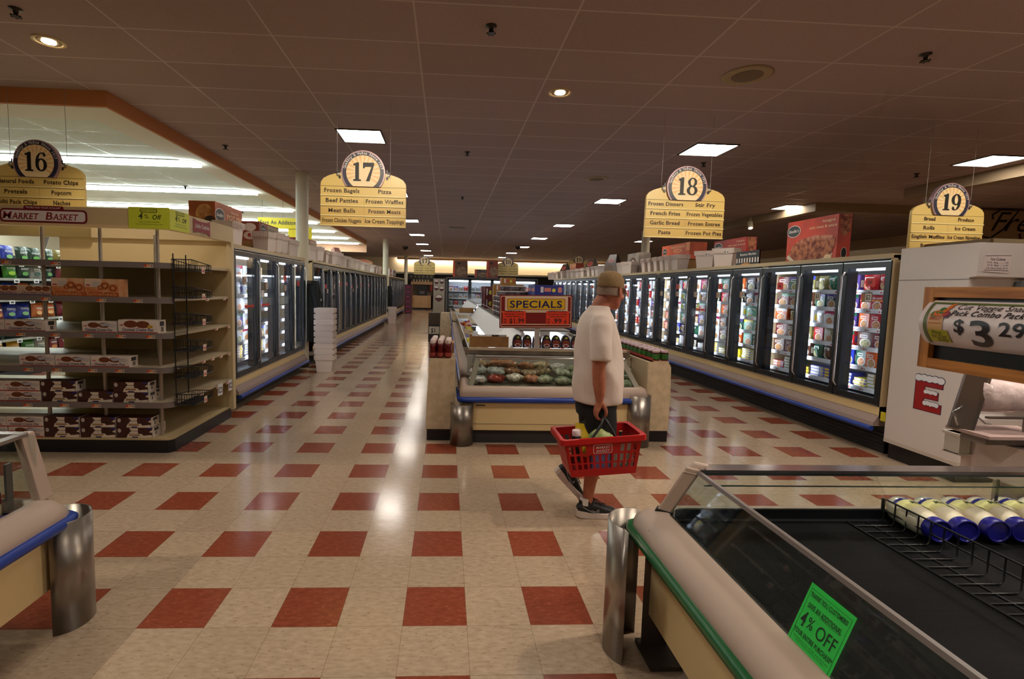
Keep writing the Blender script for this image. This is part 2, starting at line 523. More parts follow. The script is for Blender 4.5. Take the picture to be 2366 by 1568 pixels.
for i in range(3):
    o2 = mb.build('strip_light', None, False) if i == 0 else o2.copy()
    if i: COL.objects.link(o2)
    place(o2, (-9.85, 6.12 + 4.84 * i, LZ)); tag(o2, '%s strip light of the farther line deep in the left area' % ordn(i), 'strip light', 'strip lights on the left ceiling')
# lamps washing the back wall
mb = MB(); mb.box((-3.4, 33.98, 3.56), (14.5, 34.03, 3.6), M((255, 244, 222), .5, 0, COVE_E, name='wall_wash_lamp'))
mb.box((-3.4, 33.9, 3.52), (14.5, 33.96, 3.66), M((190, 150, 110), .6))
solo(mb, 'wall_wash_light', 'long warm lamp behind a valance washing the back wall', 'wall light')

def make_can():
    t = thing('recessed_light', '', 'recessed light')
    mb = MB(); n = 28
    mb.lathe([(.125, 0), (.125, -.008), (.10, -.010), (.088, .0)], (0, 0, 0), M((214, 190, 140), .35), n); mb.build('trim_ring', t)
    mb = MB(); mb.lathe([(.085, -.006), (.085, -.002)], (0, 0, 0), M((120, 96, 60), .3, .3), n); mb.build('reflector', t)
    mb = MB(); mb.lathe([(.052, -.012), (.05, -.004)], (0, 0, 0), M((255, 240, 214), .5, 0, 30.0, name='can_bulb'), 20); mb.build('bulb', t)
    return t
can = make_can()
cans = [((-3.349, 2.488), 'round recessed light near the orange bulkhead corner'), ((1.321, 3.105), 'round recessed light over the middle freezer island'),
        ((-3.0, -1.7), 'round recessed light behind the photographer on the left'), ((3.6, -1.35), 'round recessed light behind the photographer on the right'),
        ((1.32, -1.9), 'round recessed light directly above the photographer'), ((2.9, .35), 'round recessed light above the right foreground case'),
        ((-.45, 1.05), 'round recessed light aimed at sign 17'), ((3.3, 1.05), 'round recessed light aimed at sign 18'), ((6.4, 1.05), 'round recessed light aimed at sign 19')]
for i, ((x_, y_), lb) in enumerate(cans):
    if i == 0: o = place(can, (x_, y_, CZ)); o['label'] = lb
    else: o = dup(can, (x_, y_, CZ), 0, lb)
    o['group'] = 'recessed lights'
    if i > 5: lamp('recessed_lamp', 'SPOT', (x_, y_, CZ - .03), 150, (1, .84, .62), .05, ((-.79, 2.96, 6.21)[i - 6], 3.58, 2.75), 36, .8)
    else: lamp('recessed_lamp', 'SPOT', (x_, y_, CZ - .03), CAN_W * (1.6 if i in (2, 3) else 1.5 if i == 5 else 1), (1, .87, .72), .05, (x_, y_, 0), 110, .6)

def make_sprinkler():
    mb = MB()
    mb.lathe([(.045, 0), (.045, -.006), (.02, -.012), (.014, -.05), (.03, -.055), (.03, -.06)], (0, 0, 0), M((52, 46, 42), .3, .7), 14)
    for a in range(6):
        c_, s_ = math.cos(a * math.pi / 3), math.sin(a * math.pi / 3)
        mb.box((c_ * .03 - .006, s_ * .03 - .006, -.062), (c_ * .03 + .006, s_ * .03 + .006, -.052), M((52, 46, 42), .3, .7))
    return mb
spr = [(-3.195, 1.965, CZ), (.486, 1.863, CZ), (4.181, 1.958, CZ), (-3.221, 5.686, CZ), (.453, 5.531, CZ), (4.202, 5.634, CZ), (7.9, 5.8, CZ), (.5, 9.3, CZ), (4.2, 9.4, CZ), (-6.9, 5.5, LZ), (-5.1, 8.2, LZ), (-5.3, 11.5, LZ)]
sn = ['first on the left of the dark ceiling', 'first above the middle of the photo', 'first on the right of the dark ceiling', 'second beside the sloping bulkhead', 'second in the middle above the island', 'second behind the hanging sign 18', 'beside the light above sign 19', 'third in the middle of the dark ceiling', 'third over the right freezers', 'first on the pale left ceiling above sign 16', 'second on the pale left ceiling', 'third on the pale left ceiling']
for i, p in enumerate(spr):
    o = make_sprinkler().build('sprinkler_head', None, False) if i == 0 else o.copy()
    if i: COL.objects.link(o)
    place(o, p); tag(o, 'ceiling sprinkler head, ' + sn[i], 'sprinkler', 'ceiling sprinklers')
for x_, y_, lb in ((2.963, 2.502, 'large round ceiling speaker with pale grille near the camera'), (2.9, 7.0, 'farther round ceiling speaker beyond sign 18')):
    t = thing('ceiling_speaker', lb, 'speaker', (x_, y_, CZ), 0, 'ceiling speakers')
    mb = MB(); mb.lathe([(.22, 0), (.22, -.01), (.19, -.016), (.135, -.012)], (0, 0, 0), M((158, 140, 104), .5), 36); mb.build('rim', t, False)
    mb = MB(); mb.lathe([(.135, -.014), (.13, -.016), (.01, -.017)], (0, 0, 0), M((128, 110, 84), .7, noise=(240, (90, 78, 60))), 30); mb.build('grille', t, False)
mb = MB(); mb.box((.2, 14.9, CZ - .012), (.8, 15.2, CZ), M((150, 138, 126), .5))
for k in range(6): mb.box((.23, 14.93 + k * .042, CZ - .018), (.77, 14.945 + k * .042, CZ - .012), M((110, 98, 90), .5))
solo(mb, 'air_vent', 'rectangular air vent in the ceiling above the middle aisle', 'vent')
mb = MB(); mb.lathe([(.15, 0), (.15, -.03), (.13, -.1), (.08, -.16), (.02, -.18)], (-2.0, 24.0, CZ), M((30, 18, 16), .15), 20)
solo(mb, 'camera_dome', 'dark security camera dome on the ceiling beside the far column', 'camera dome')
mb = MB(); mb.lathe([(.13, 0), (.13, -.03), (.11, -.09), (.06, -.14), (.02, -.15)], (3.6, 22.0, CZ), M((20, 16, 16), .15), 20)
solo(mb, 'camera_dome', 'small dark camera dome on the ceiling right of the vent', 'camera dome')
# track heads in the produce corner
def track_head(p, aim, lb, on):
    t = thing('track_light', lb, 'spotlight', p, 0, 'track spotlights')
    d = (V(aim) - V(p)).normalized()
    mb = MB(); mb.lathe([(.012, 0), (.012, -.12)], (0, 0, 0), M((196, 184, 160), .4), 10); mb.build('stem', t, False)
    mb = MB(); mb.lathe([(.06, -.1), (.065, .12), (.055, .12), (.05, .1)], V((0, 0, -.2)), M((206, 192, 160), .4), 18, d); mb.build('head', t, False)
    mb = MB(); mb.lathe([(.05, .1), (.05, .105)], V((0, 0, -.2)), M((255, 240, 214), .5, 0, 14.0 if on else 1.5, name='track_bulb' if on else 'track_bulb_dim'), 16, d); mb.build('bulb', t, False)
track_head((8.1, 10.6, 3.62), (7.0, 8.0, 0), 'white track spotlight left of the big red lasagna box', 0)
track_head((9.2, 10.5, 3.3), (6.0, 5.0, .6), 'lit track spotlight just right of the big red lasagna box', 1)
track_head((10.2, 10.0, 3.3), (7.0, 5.0, .6), 'lit track spotlight beside the square column at right', 1)
track_head((9.5, 15.5, 3.3), (6.0, 6.0, .6), 'lit track spotlight above the black striped brand sign', 1)
track_head((6.2, 12.2, 3.62), (5.5, 9.0, 0), 'white track spotlight half hidden behind sign 18', 0)
track_head((4.6, 30.5, 3.5), (3.5, 20.0, 1), 'small lit spotlight far back over the middle aisle', 1)
for p_ in ((9.0, 1.5), (10.5, 7.5)):
    lamp('produce_lamp', 'SPOT', (p_[0], p_[1], 3.3), 120, (1, .8, .58), .08, (p_[0] - 2, p_[1] - .5, 0), 120, .6)
# ================================================================ left: bakery shelf unit
BEI = M((206, 184, 138), .5); BEI2 = M((196, 176, 136), .55); LIP = M((126, 116, 112), .4, .2); KICK = M((12, 14, 20), .35)
GX, GY, GB = -2.34, 2.40, 3.68       # right edge, front, back panel
LV = [.133, .466, .792, 1.109, 1.432, 1.75]
t = thing('bakery_shelf_unit', 'beige open shelf unit with grey shelf lips and a black base in the left foreground', 'shelf unit', (-3.6, 3.0, 0))
def outline(x0, x1, y0, y1, c):      # rounded right front corner
    return [(x0, y0), (x1 - c, y0)] + [(x1 - c + c * math.sin(a), y0 + c - c * math.cos(a)) for a in (.4, .8, 1.2)] + [(x1, y0 + c), (x1, y1), (x0, y1)]
mb = MB(); mb.prism(outline(-5.6, GX + .0, GY, GB, .06), 0, .118, KICK, 'z'); mb.build('base', t)
mb = MB(); mb.prism(outline(-5.6, GX - .005, GY + .005, GB, .06), .118, .133, M((196, 174, 130), .4), 'z'); mb.build('deck', t)
mb = MB(); mb.box((-4.22, GB, .1), (GX + .03, GB + .045, 2.06), BEI); mb.box((GX - .02, GB - .02, .1), (GX + .035, GB + .05, 2.06), M((210, 190, 148), .5)); mb.build('back_panel', t)
for i, z in enumerate(LV[1:]):
    mb = MB()
    o_ = outline(-5.6, GX, GY + .005, GB, .09)
    mb.prism(o_, z - .028, z, M((188, 172, 142), .42), 'z')
    lip = o_[:-2]
    mb.rings([[(x, y, z - .046), (x, y, z + .006)] for x, y in [(p[0] + (.012 if p[0] > GX - .02 else 0), p[1] - .012) for p in lip]] , LIP, False, False, True)
    mb.rings([[(x, y, z - .046), (x, y, z + .006)] for x, y in reversed([(p[0] + (.004 if p[0] > GX - .02 else 0), p[1] - .004) for p in lip])], LIP, False, False, True)
    sh = mb.build('shelf', t)
    tags_ = {5: [(-3.72,), (-3.3,), (-2.5,)], 4: [(-3.4,), (-2.92,), (-2.6,)], 3: [(-3.63,), (-3.33,), (-3.04,), (-2.76,), (-2.5,)], 2: [(-3.58,), (-3.33,), (-3.02,), (-2.78,), (-2.5,)], 1: [(-3.6,), (-3.28,), (-3.0,), (-2.7,)]}[i + 1]
    for (x,) in tags_:
        m2 = MB(); F = (V((x, GY - .009, z - .042)), V((1, 0, 0)), V((0, 0, 1)), V((0, -1, 0)))
        m2.rect(F, -.04, 0, .04, .028, M((222, 206, 190), .5), .001); m2.rect(F, -.04, .006, -.015, .028, M((196, 74, 40), .5), .002); m2.rect(F, -.012, .01, .012, .026, M((226, 140, 60), .5), .002)
        m2.rect(F, .018, .008, .036, .022, M((120, 100, 96), .5), .002); m2.build('price_tag', sh)
    if i < 4:
        for y in ((2.62, 2.95, 3.3, 3.55), (3.0, 3.2, 3.4, 3.6), (3.3, 3.6), (3.1, 3.5))[i]:
            m2 = MB(); F = (V((GX + .017, y, z - .04)), V((0, 1, 0)), V((0, 0, 1)), V((1, 0, 0)))
            m2.rect(F, -.035, 0, .035, .028, M((216, 200, 190), .5)); m2.rect(F, -.03, .01, 0, .024, M((190, 90, 70), .5), .002); m2.build('price_tag', sh)
for y in (3.35, 3.62):
    m2 = MB(); F = (V((GX + .02, y, LV[1] - .13)), V((0, 1, -.08)), V((0, .08, 1)), V((1, 0, 0)))
    m2.rect(F, -.06, 0, .06, .13, M((224, 224, 226), .4)); m2.rect(F, -.045, .03, .045, .09, M((60, 56, 60), .5), .002); m2.rect(F, -.03, .04, .03, .08, M((210, 208, 210), .5), .003); m2.build('sale_card', t)
for x in (-3.508, -3.0, -2.49):
    mb = MB(); mb.tube([(x, 2.52, .133), (x, 2.52, 2.06)], .016, M((176, 166, 154), .3, .7), 10); mb.build('upright_rod', t)
for x in (-2.84,):
    mb = MB(); mb.tube([(x, 3.1, .133), (x, 3.1, 2.06)], .014, M((170, 160, 146), .3, .7), 10); mb.build('upright_rod', t)
mb = MB()
mb.prism(outline(-5.6, GX + .03, GY - .01, GY + .05, .02), 2.052, 2.225, M((204, 180, 136), .5), 'z')
mb.box((GX - .02, GY + .05, 2.052), (GX + .03, GB + .05, 2.225), M((200, 178, 138), .5))
mb.box((-5.6, GY - .022, 2.05), (GX + .03, GY - .008, 2.075), M((226, 196, 146), .35))
mb.box((-5.6, GB - .04, 2.06), (GX - .02, GB + .05, 2.2), BEI2)
mb.build('header', t)
HD = MB()
F = (V((-3.42, GY - .012, 2.14)), V((1, 0, 0)), V((0, 0, 1)), V((0, -1, 0)))
DR = M((120, 22, 36), .4); WH = M((228, 218, 210), .4)
HD.rrect(F, -.13, .04, .21, .085, .018, DR, .002)
HD.rrect(F, -.33, -.063, .41, .055, .035, DR, .004); HD.rrect(F, -.315, -.048, .395, .04, .026, WH, .006)
HD.text(F, '"MORE FOR YOUR DOLLAR"', .04, .058, .016, WH, .008, .30)
HD.text(F, 'M', -.27, -.035, .062, M((140, 26, 40), .4), .008, .085, 1, 1, .2); HD.text(F, 'ARKET', -.115, -.035, .05, M((140, 26, 40), .4), .008, .22, 1, 1, .2)
HD.text(F, 'B', .085, -.035, .062, M((140, 26, 40), .4), .008, .066, 1, 1, .2); HD.text(F, 'ASKET', .225, -.035, .05, M((140, 26, 40), .4), .008, .21, 1, 1, .2)
HD.build('store_sign', t)
# folded lime card on the header corner
YG = M((206, 214, 60), .35); DG = M((60, 74, 24), .5)
mb = MB()
FA = (V((GX + .03 - .34, GY - .028, 2.05)), V((1, 0, 0)), V((0, 0, 1)), V((0, -1, 0)))
FB = (V((GX + .045, GY - .026, 2.05)), V((0, 1, 0)), V((0, 0, 1)), V((1, 0, 0)))
mb.rect(FA, 0, 0, .355, .19, YG, 0); mb.rect(FB, 0, 0, .34, .18, YG, 0)
for F_ in (FA, FB):
    mb.rrect(F_, .1, .142, .25, .175, .012, DG, .002); mb.rrect(F_, .106, .147, .244, .17, .01, YG, .003); mb.text(F_, 'MARKET BASKET', .175, .153, .011, DG, .004, .125, 1, 1)
    mb.text(F_, '4', .105, .085, .052, DG, .002, .04, 1, 1, .15); mb.text(F_, '%', .155, .09, .036, DG, .002, .04); mb.text(F_, 'Off', .24, .083, .04, DG, .002, .075, 1, 0, .15)
    mb.text(F_, 'Thank You Dear Customer', .18, .055, .012, DG, .002, .18); mb.text(F_, 'Save an additional 4% off your entire purchase', .18, .036, .008, DG, .002, .24)
solo(mb, 'folded_sale_sign', 'lime green folded 4% Off card wrapped round the shelf header corner', 'sign')
mb = MB(); F = (V((GX + .036, 2.98, 2.05)), V((0, 1, 0)), V((0, 0, 1)), V((1, 0, 0)))
mb.poly(F, [(-.17, .02), (-.1, .035), (0, .04), (.1, .035), (.17, .0), (.17, .165), (.1, .145), (0, .14), (-.1, .145), (-.17, .165)], M((140, 26, 38), .4), .001)
mb.text(F, 'Little Debbie', 0, .075, .038, WH, .003, .30, 1, 1); mb.text(F, 'Snacks', 0, .012, .016, M((70, 60, 50), .5), .002, .1)
solo(mb, 'brand_plaque', 'dark red snack plaque with white script on the side of the shelf header', 'sign')

# ---------------------------------------------------------------- boxed cakes
def cake_box(kind, w, h, d=.13):
    """front faces -y, origin at the bottom centre of the front"""
    mb = MB(); F = (V((0, 0, 0)), V((1, 0, 0)), V((0, 0, 1)), V((0, -1, 0))); a = w / 2
    S = (V((a, 0, 0)), V((0, 1, 0)), V((0, 0, 1)), V((1, 0, 0)))
    if kind in ('oat', 'oatbig'):
        c = M((226, 210, 196), .4); mb.box((-a, 0, 0), (a, d, h), c)
        br = M((128, 66, 34), .5, noise=(60, (96, 44, 24)))
        mb.rect(F, -a, 0, a, h * .1, M((178, 48, 44), .4), .0006)
        if kind == 'oat':
            mb.ell(F, -.05, h * .68, .05, h * .25, br); mb.ell(F, .045, h * .68, .055, h * .24, br, .0012)
            mb.poly(F, [(.0, h * .78), (.075, h * .92), (.115, h * .7), (.03, h * .55)], M((176, 174, 180), .3), .0016); mb.ell(F, .115, h * .66, .04, h * .2, M((200, 190, 186), .4), .0014)
        else:
            mb.ell(F, -.065, h * .68, .062, h * .27, br); mb.ell(F, .04, h * .66, .062, h * .27, br, .0012); mb.rrect(F, .085, h * .42, .13, h * .62, .004, M((222, 176, 52), .4), .0016)
            mb.text(F, 'PACK', .107, h * .46, .01, M((130, 40, 30), .5), .002, .035)
        mb.text(F, 'Oatmeal Creme Pies', -.005, h * .16, h * .23, M((52, 28, 84), .4), .0016, w * .8, 1, 1, .2)
        mb.rect(F, -a + .012, h * .55, -a + .045, h * .66, M((190, 70, 80), .4), .001); mb.text(F, 'SNACKS', -a + .029, h * .58, .007, c, .002, .03)
        mb.rect(S, .03, h * .55, .1, h * .9, M((52, 44, 44), .5)); mb.rect(S, .05, h * .12, .09, h * .48, M((120, 104, 96), .5))
    elif kind == 'choc':
        mb.box((-a, 0, 0), (a, d, h), M((64, 26, 24), .4)); cr = M((224, 210, 190), .4)
        ck = M((74, 30, 22), .45, noise=(70, (46, 18, 14)))
        mb.rect(F, -a * .28, h * .42, a * .2, h * .98, cr, .0006); mb.text(F, 'Chocolate', -a * .04, h * .62, h * .16, M((70, 50, 60), .5), .0014, w * .2)
        mb.ell(F, -a * .5, h * .72, .05, h * .25, ck, .001); mb.ell(F, a * .52, h * .7, .055, h * .26, ck, .001)
        mb.poly(F, [(-a * .45, h * .02), (a * .98, h * .02), (a * .98, h * .3), (a * .5, h * .22), (a * .4, h * .4), (-a * .35, h * .4)], cr, .0012); mb.rect(F, -a * .3, h * .2, a * .3, h * .34, M((146, 110, 66), .4), .0018)
        mb.rect(F, -a * .14, h * .02, a * .2, h * .13, M((38, 40, 96), .4), .002); mb.poly(F, [(a * .82, h * .6), (a, h * .5), (a, h * .8)], cr, .0012); mb.rect(F, a * .7, h * .84, a, h, M((40, 40, 110), .4), .0012)
        mb.ell(F, -a * .84, h * .72, .016, h * .2, M((190, 180, 170), .4), .0014)
        mb.rect(S, 0, 0, d, h, M((216, 204, 190), .4), .0006); mb.rect(S, .03, h * .62, .1, h * .92, M((60, 52, 52), .5), .001); mb.rect(S, .05, h * .2, .07, h * .55, M((90, 80, 74), .5), .001)
    elif kind == 'spin':
        c = M((204, 130, 74), .45, noise=(5, (214, 178, 140))); mb.box((-a, 0, 0), (a, d, h), c); ob = M((188, 84, 34), .5)
        mb.rect(F, -a, h * .55, 0, h, M((222, 196, 168), .4), .0005); mb.rrect(F, -a * .55, h * .55, -a * .1, h * .85, .01, M((196, 186, 172), .4), .001)
        for (x, y, r) in ((.03, .62, .045), (.1, .5, .045), (-.01, .52, .03)):
            for k in range(3): mb.ell(F, x, h * y, r * (1 - k * .3), r * .85 * (1 - k * .3), M(((196, 120, 66), (150, 70, 36), (206, 140, 84))[k], .5), .001 + k * .0006)
        mb.rect(F, -a, 0, a, h * .26, ob, .0008); mb.text(F, 'Pecan', -a * .4, h * .3, h * .19, M((214, 120, 60), .4), .004, w * .42, 1, 1); mb.text(F, 'Spinwheels', 0, h * .08, h * .17, M((226, 168, 110), .4), .004, w * .9, 1, 1)
        mb.rect(F, -a + .012, h * .6, -a + .05, h * .68, M((178, 70, 90), .4), .0014)
    elif kind == 'chip':
        c = M((214, 186, 160), .4); mb.box((-a, 0, 0), (a, d, h), c)
        for x in (-.04, .03, .1): mb.ell(F, x, h * .72, .036, h * .26, M((158, 96, 54), .5, noise=(50, (110, 60, 34))), .001)
        mb.rect(F, -a, 0, a, h * .16, M((96, 84, 132), .4), .0006); mb.text(F, 'Chocolate Chip', -.01, h * .22, h * .24, M((120, 52, 60), .4), .0016, w * .75, 1, 0, .1); mb.rect(F, a * .72, h * .2, a * .96, h * .42, M((200, 150, 140), .4), .0012)
    return mb
BP = {}
DESC = {'oat': 'white oatmeal pie box', 'oatbig': 'larger white pie box with yellow badge', 'choc': 'dark brown cake box', 'spin': 'big orange pecan roll box', 'chip': 'tan cookie box'}
def pxx(px, y=2.44):
    return .1746 + (px - 1031.4) / 1146.3 * 1.0 * (y + 2.2281) * 1.0
from_left = {}
def put_box(kind, px0, px1, z, h, where, y=2.425, n=None):
    x0, x1 = _X(px0, y, z), _X(px1, y, z); w_ = round(abs(x1 - x0) - .004, 2)
    k = (kind, h, w_)
    lb = '%s, %s' % (DESC[kind], where)
    if k not in BP:
        o = solo(cake_box(kind, w_, h), 'cake_box', lb, 'box', ((x0 + x1) / 2, y, z), R.uniform(-.01, .01)); BP[k] = o
    else:
        o = dup(BP[k], ((x0 + x1) / 2, y, z), R.uniform(-.01, .01), lb)
    o['group'] = 'cake boxes on the bakery shelves'
def _X(px, y, z):
    # world x on the plane y at height z for a photo column
    o = mm.translation; best = None
    a, b = -6.0, 6.0
    for _ in range(40):
        m_ = (a + b) / 2
        v = V((m_, y, z)) - o
        u = 1086.33 + 1146.26 * v.dot(r3_) / v.dot(f2_)
        if u < px: a = m_
        else: b = m_
    return (a + b) / 2
put_box('chip', -34, 42, LV[4], .088, 'left one on the second shelf from top'); put_box('chip', 43, 117, LV[4], .088, 'right one on the second shelf from top')
put_box('spin', 119, 195, LV[4], .165, 'left one on the second shelf from top'); put_box('spin', 195.5, 276, LV[4], .165, 'right one on the second shelf from top')
put_box('oat', -76, 10, LV[3], .098, 'cut by the photo edge on the third shelf'); put_box('oat', 12, 106, LV[3], .1, 'in front of the left rod on the third shelf')
put_box('oat', 189, 270, LV[3], .1, 'beside the larger box on the third shelf'); put_box('oatbig', 273, 366, LV[3], .122, 'rightmost on the third shelf')
for i, (a_, b_) in enumerate(((45, 125), (127, 208), (209, 300))): put_box('oat', a_, b_, LV[2], .1, '%s of three in a row on the fourth shelf' % ordn(i))
put_box('oat', -74, 11, LV[1], .092, 'lower one at photo edge, fifth shelf'); put_box('oat', -78, 8, LV[1] + .094, .092, 'upper one at photo edge, fifth shelf')
put_box('oat', 12, 95, LV[1], .092, 'lower of a pair by the left rod, fifth shelf'); put_box('oat', 9, 92, LV[1] + .094, .092, 'upper of a pair by the left rod, fifth shelf')
for i, (a_, b_) in enumerate(((97, 179), (180, 261), (262, 344))): put_box('choc', a_, b_, LV[1], .094, '%s in the lower row of the fifth shelf' % ordn(i))
put_box('choc', 93, 175, LV[1] + .096, .094, 'upper one at the left of the fifth shelf'); put_box('choc', 261, 343, LV[1] + .096, .094, 'upper one at the right of the fifth shelf'); put_box('choc', 275, 357, LV[1], .094, 'behind the lower right box on fifth shelf', 2.57)
put_box('oat', -70, 15, LV[0] + .096, .092, 'upper one at photo edge on the base deck'); put_box('oat', 16, 100, LV[0] + .096, .092, 'upper one left on the base deck'); put_box('oat', 20, 102, LV[0], .094, 'lower one behind the case, base deck'); put_box('oat', -66, 18, LV[0], .094, 'lower one at photo edge on the base deck')
for i, (a_, b_) in enumerate(((103, 185), (186, 268), (270, 352))): put_box('choc', a_, b_, LV[0], .094, '%s in the lower row on the base deck' % ordn(i))
for i, (a_, b_) in enumerate(((101, 183), (185, 267), (269, 350))): put_box('choc', a_, b_, LV[0] + .096, .094, '%s in the upper row on the base deck' % ordn(i))
put_box('choc', 283, 365, LV[0], .094, 'behind the lower right box on the base deck', 2.57)

# ---------------------------------------------------------------- black wire rack on the corner
t = thing('wire_rack', 'tall black wire rack of six hanging baskets on the shelf corner', 'wire rack', (GX + .1, 2.6, 0))
y0, y1, xa, xb = 2.42, 2.80, GX + .025, GX + .20
mb = MB()
for y in (2.40, 2.62): mb.tube([(GX + .05, y, .52), (GX + .05, y, 1.84)], .006, WIRE, 6)
mb.build('uprights', t)
for i, z in enumerate((1.69, 1.44, 1.2, .955, .705, .45)):
    mb = MB(); zb = z + .1
    pA = [(xa, y0, zb), (xb, y0, zb), (xb, y1, z + .06), (xa, y1, z + .06)]; pB = [(xa, y0, z), (xb, y0, z), (xb, y1, z), (xa, y1, z)]
    mb.tube([*pA, pA[0]], .0045, WIRE, 5); mb.tube([*pB, pB[0]], .0045, WIRE, 5)
    mb.tube([(xa, y0, z + .05), (xb, y0, z + .05)], .003, WIRE, 5)
    for k in range(9):
        x = xa + (xb - xa) * k / 8; mb.tube([(x, y0, zb), (x, y0, z), (x, y1, z), (x, y1, z + .06)], .0026, WIRE, 4)
    for k in range(1, 14):
        y = y0 + (y1 - y0) * k / 14; h_ = .1 - .04 * k / 14
        if k < 5 or k > 10: mb.tube([(xb, y, z), (xb, y, z + h_)], .0026, WIRE, 4); mb.tube([(xa, y, z), (xa, y, z + h_)], .0026, WIRE, 4)
    mb.box((xa + .01, y0 + .01, z), (xb - .01, y1 - .01, z + .004), M((22, 22, 24), .6))
    b_ = mb.build('basket', t)
    m2 = MB(); F = (V((xb + .004, 2.63, z - .02)), V((0, 1, 0)), V((0, 0, 1)), V((1, 0, 0))); m2.rect(F, -.03, 0, .03, .06, M((222, 200, 190), .5)); m2.rect(F, -.02, .012, .02, .034, M((200, 110, 90), .5), .002)
    m2.build('price_tag', b_)

# ================================================================ chip shelves in the next aisle
cx_ = -6.62
t = thing('snack_gondola', 'dark shelving of snack bags in the next aisle, seen behind the bakery shelves', 'shelving', (cx_ - .4, 7.0, 0))
mb = MB(); mb.box((cx_ - .9, 4.2, 0), (cx_ + .0, 12.5, .12), KICK); mb.build('base', t)
mb = MB(); mb.box((cx_ - .5, 4.2, .12), (cx_ - .46, 12.5, 1.95), M((70, 66, 60), .6)); mb.build('back_panel', t)
CLV = [.32, .62, .92, 1.24, 1.57, 1.83]
bag_p = {}
def bag_mesh(c, c2, w=.24, h=.255, d=.09, word=None):
    """pillow bag standing; front faces +x, origin at base centre"""
    mb = MB(); n, k = 8, 8; m_ = M(c, .28, 0, bump=(22, .6)); m2 = M(c2, .3)
    fr, bk = [], []
    for j in range(k + 1):
        v = j / k; zz = h * v
        rf, rb = [], []
        for i in range(n + 1):
            u = i / n; e = (4 * u * (1 - u)) ** .5 * min(1, (4 * v * (1 - v)) ** .45)
            y = (u - .5) * w * (1 - .06 * math.sin(math.pi * v)); rf.append((d * .5 * e, y, zz)); rb.append((-d * .5 * e, y, zz))
        fr.append(rf); bk.append(list(reversed(rb)))
    mb.rings(fr, m_, False, False, True); mb.rings(bk, m_, False, False, True)
    F = (V((d * .5 + .001, 0, 0)), V((0, 1, 0)), V((0, 0, 1)), V((1, 0, 0)))
    mb.ell(F, 0, h * .3, w * .24, h * .12, m2, .0)
    if word: mb.text(F, word, 0, h * .55, h * .11, M((214, 220, 214), .4), .002, w * .62, 1)
    else: mb.rect(F, -w * .25, h * .56, w * .25, h * .64, M((210, 206, 190), .4), .002)
    return mb
BAGC = {'blue': ((34, 52, 150), (120, 170, 110), 'POPPED'), 'green': ((54, 122, 30), (150, 190, 60), 'POPPED'), 'dark green': ((20, 46, 32), (90, 150, 70), 'DEEP'), 'olive': ((112, 96, 40), (70, 50, 56), None),
        'teal': ((22, 88, 88), (90, 150, 140), None), 'dark red': ((120, 24, 34), (190, 120, 60), None), 'orange': ((196, 104, 46), (220, 170, 110), None), 'yellow': ((214, 160, 28), (60, 50, 40), None), 'grey': ((150, 150, 140), (60, 90, 80), None)}
grid = [['yellow', 'yellow', 'yellow', 'green', 'grey', 'dark red', 'dark red', 'grey'], ['dark green', 'dark green', 'dark green', 'dark green', 'dark red', 'dark red', 'green', 'green'],
        ['blue', 'dark red', 'blue', 'blue', 'orange', 'orange', 'dark red', 'teal'], ['dark red', 'dark red', 'blue', 'orange', 'grey', 'dark red', 'dark red', 'teal'], ['blue', 'green', 'green', 'dark green', 'grey', 'dark green', 'dark red', 'dark red'], ['blue', 'blue', 'blue', 'dark green', 'dark green', 'dark green', 'olive', 'olive']]
gn = ['lowest', 'second lowest', 'third lowest', 'third highest', 'second highest', 'top']
for li, z in enumerate(CLV):
    mb = MB(); mb.box((cx_ - .46, 4.2, z - .03), (cx_ + .0, 12.5, z), M((52, 56, 50), .5)); mb.box((cx_, 4.2, z - .035), (cx_ + .012, 12.5, z + .004), M((150, 150, 142), .4))
    s_ = mb.build('shelf', t)
    for k in range(6):
        m2 = MB(); F = (V((cx_ + .014, 5.5 + k * .38 + .1 * (li % 3), z - .07)), V((0, 1, 0)), V((0, 0, 1)), V((1, 0, 0))); m2.rect(F, -.05, 0, .05, .06, M((222, 222, 224), .5)); m2.rect(F, -.03, .012, .03, .04, M((70, 70, 76), .5), .002); m2.build('price_tag', s_)
    for k, c in enumerate(grid[li]):
        for dpt in range(1):
            if c not in bag_p: o = bag_mesh(*BAGC[c][:2], word=BAGC[c][2]).build('snack_bag', None, False); bag_p[c] = o
            else: o = bag_p[c].copy(); COL.objects.link(o)
            place(o, (cx_ - .1 + R.uniform(-.02, .02), 5.45 + k * .262 + R.uniform(-.012, .012), z), 0, (R.uniform(-.08, .08), R.uniform(-.16, -.04), R.uniform(-.12, .12)))
            tag(o, '%s snack bag, %s from the left on the %s snack shelf' % (c, ordn(k), gn[li]), 'snack bag', 'snack bags in the next aisle')
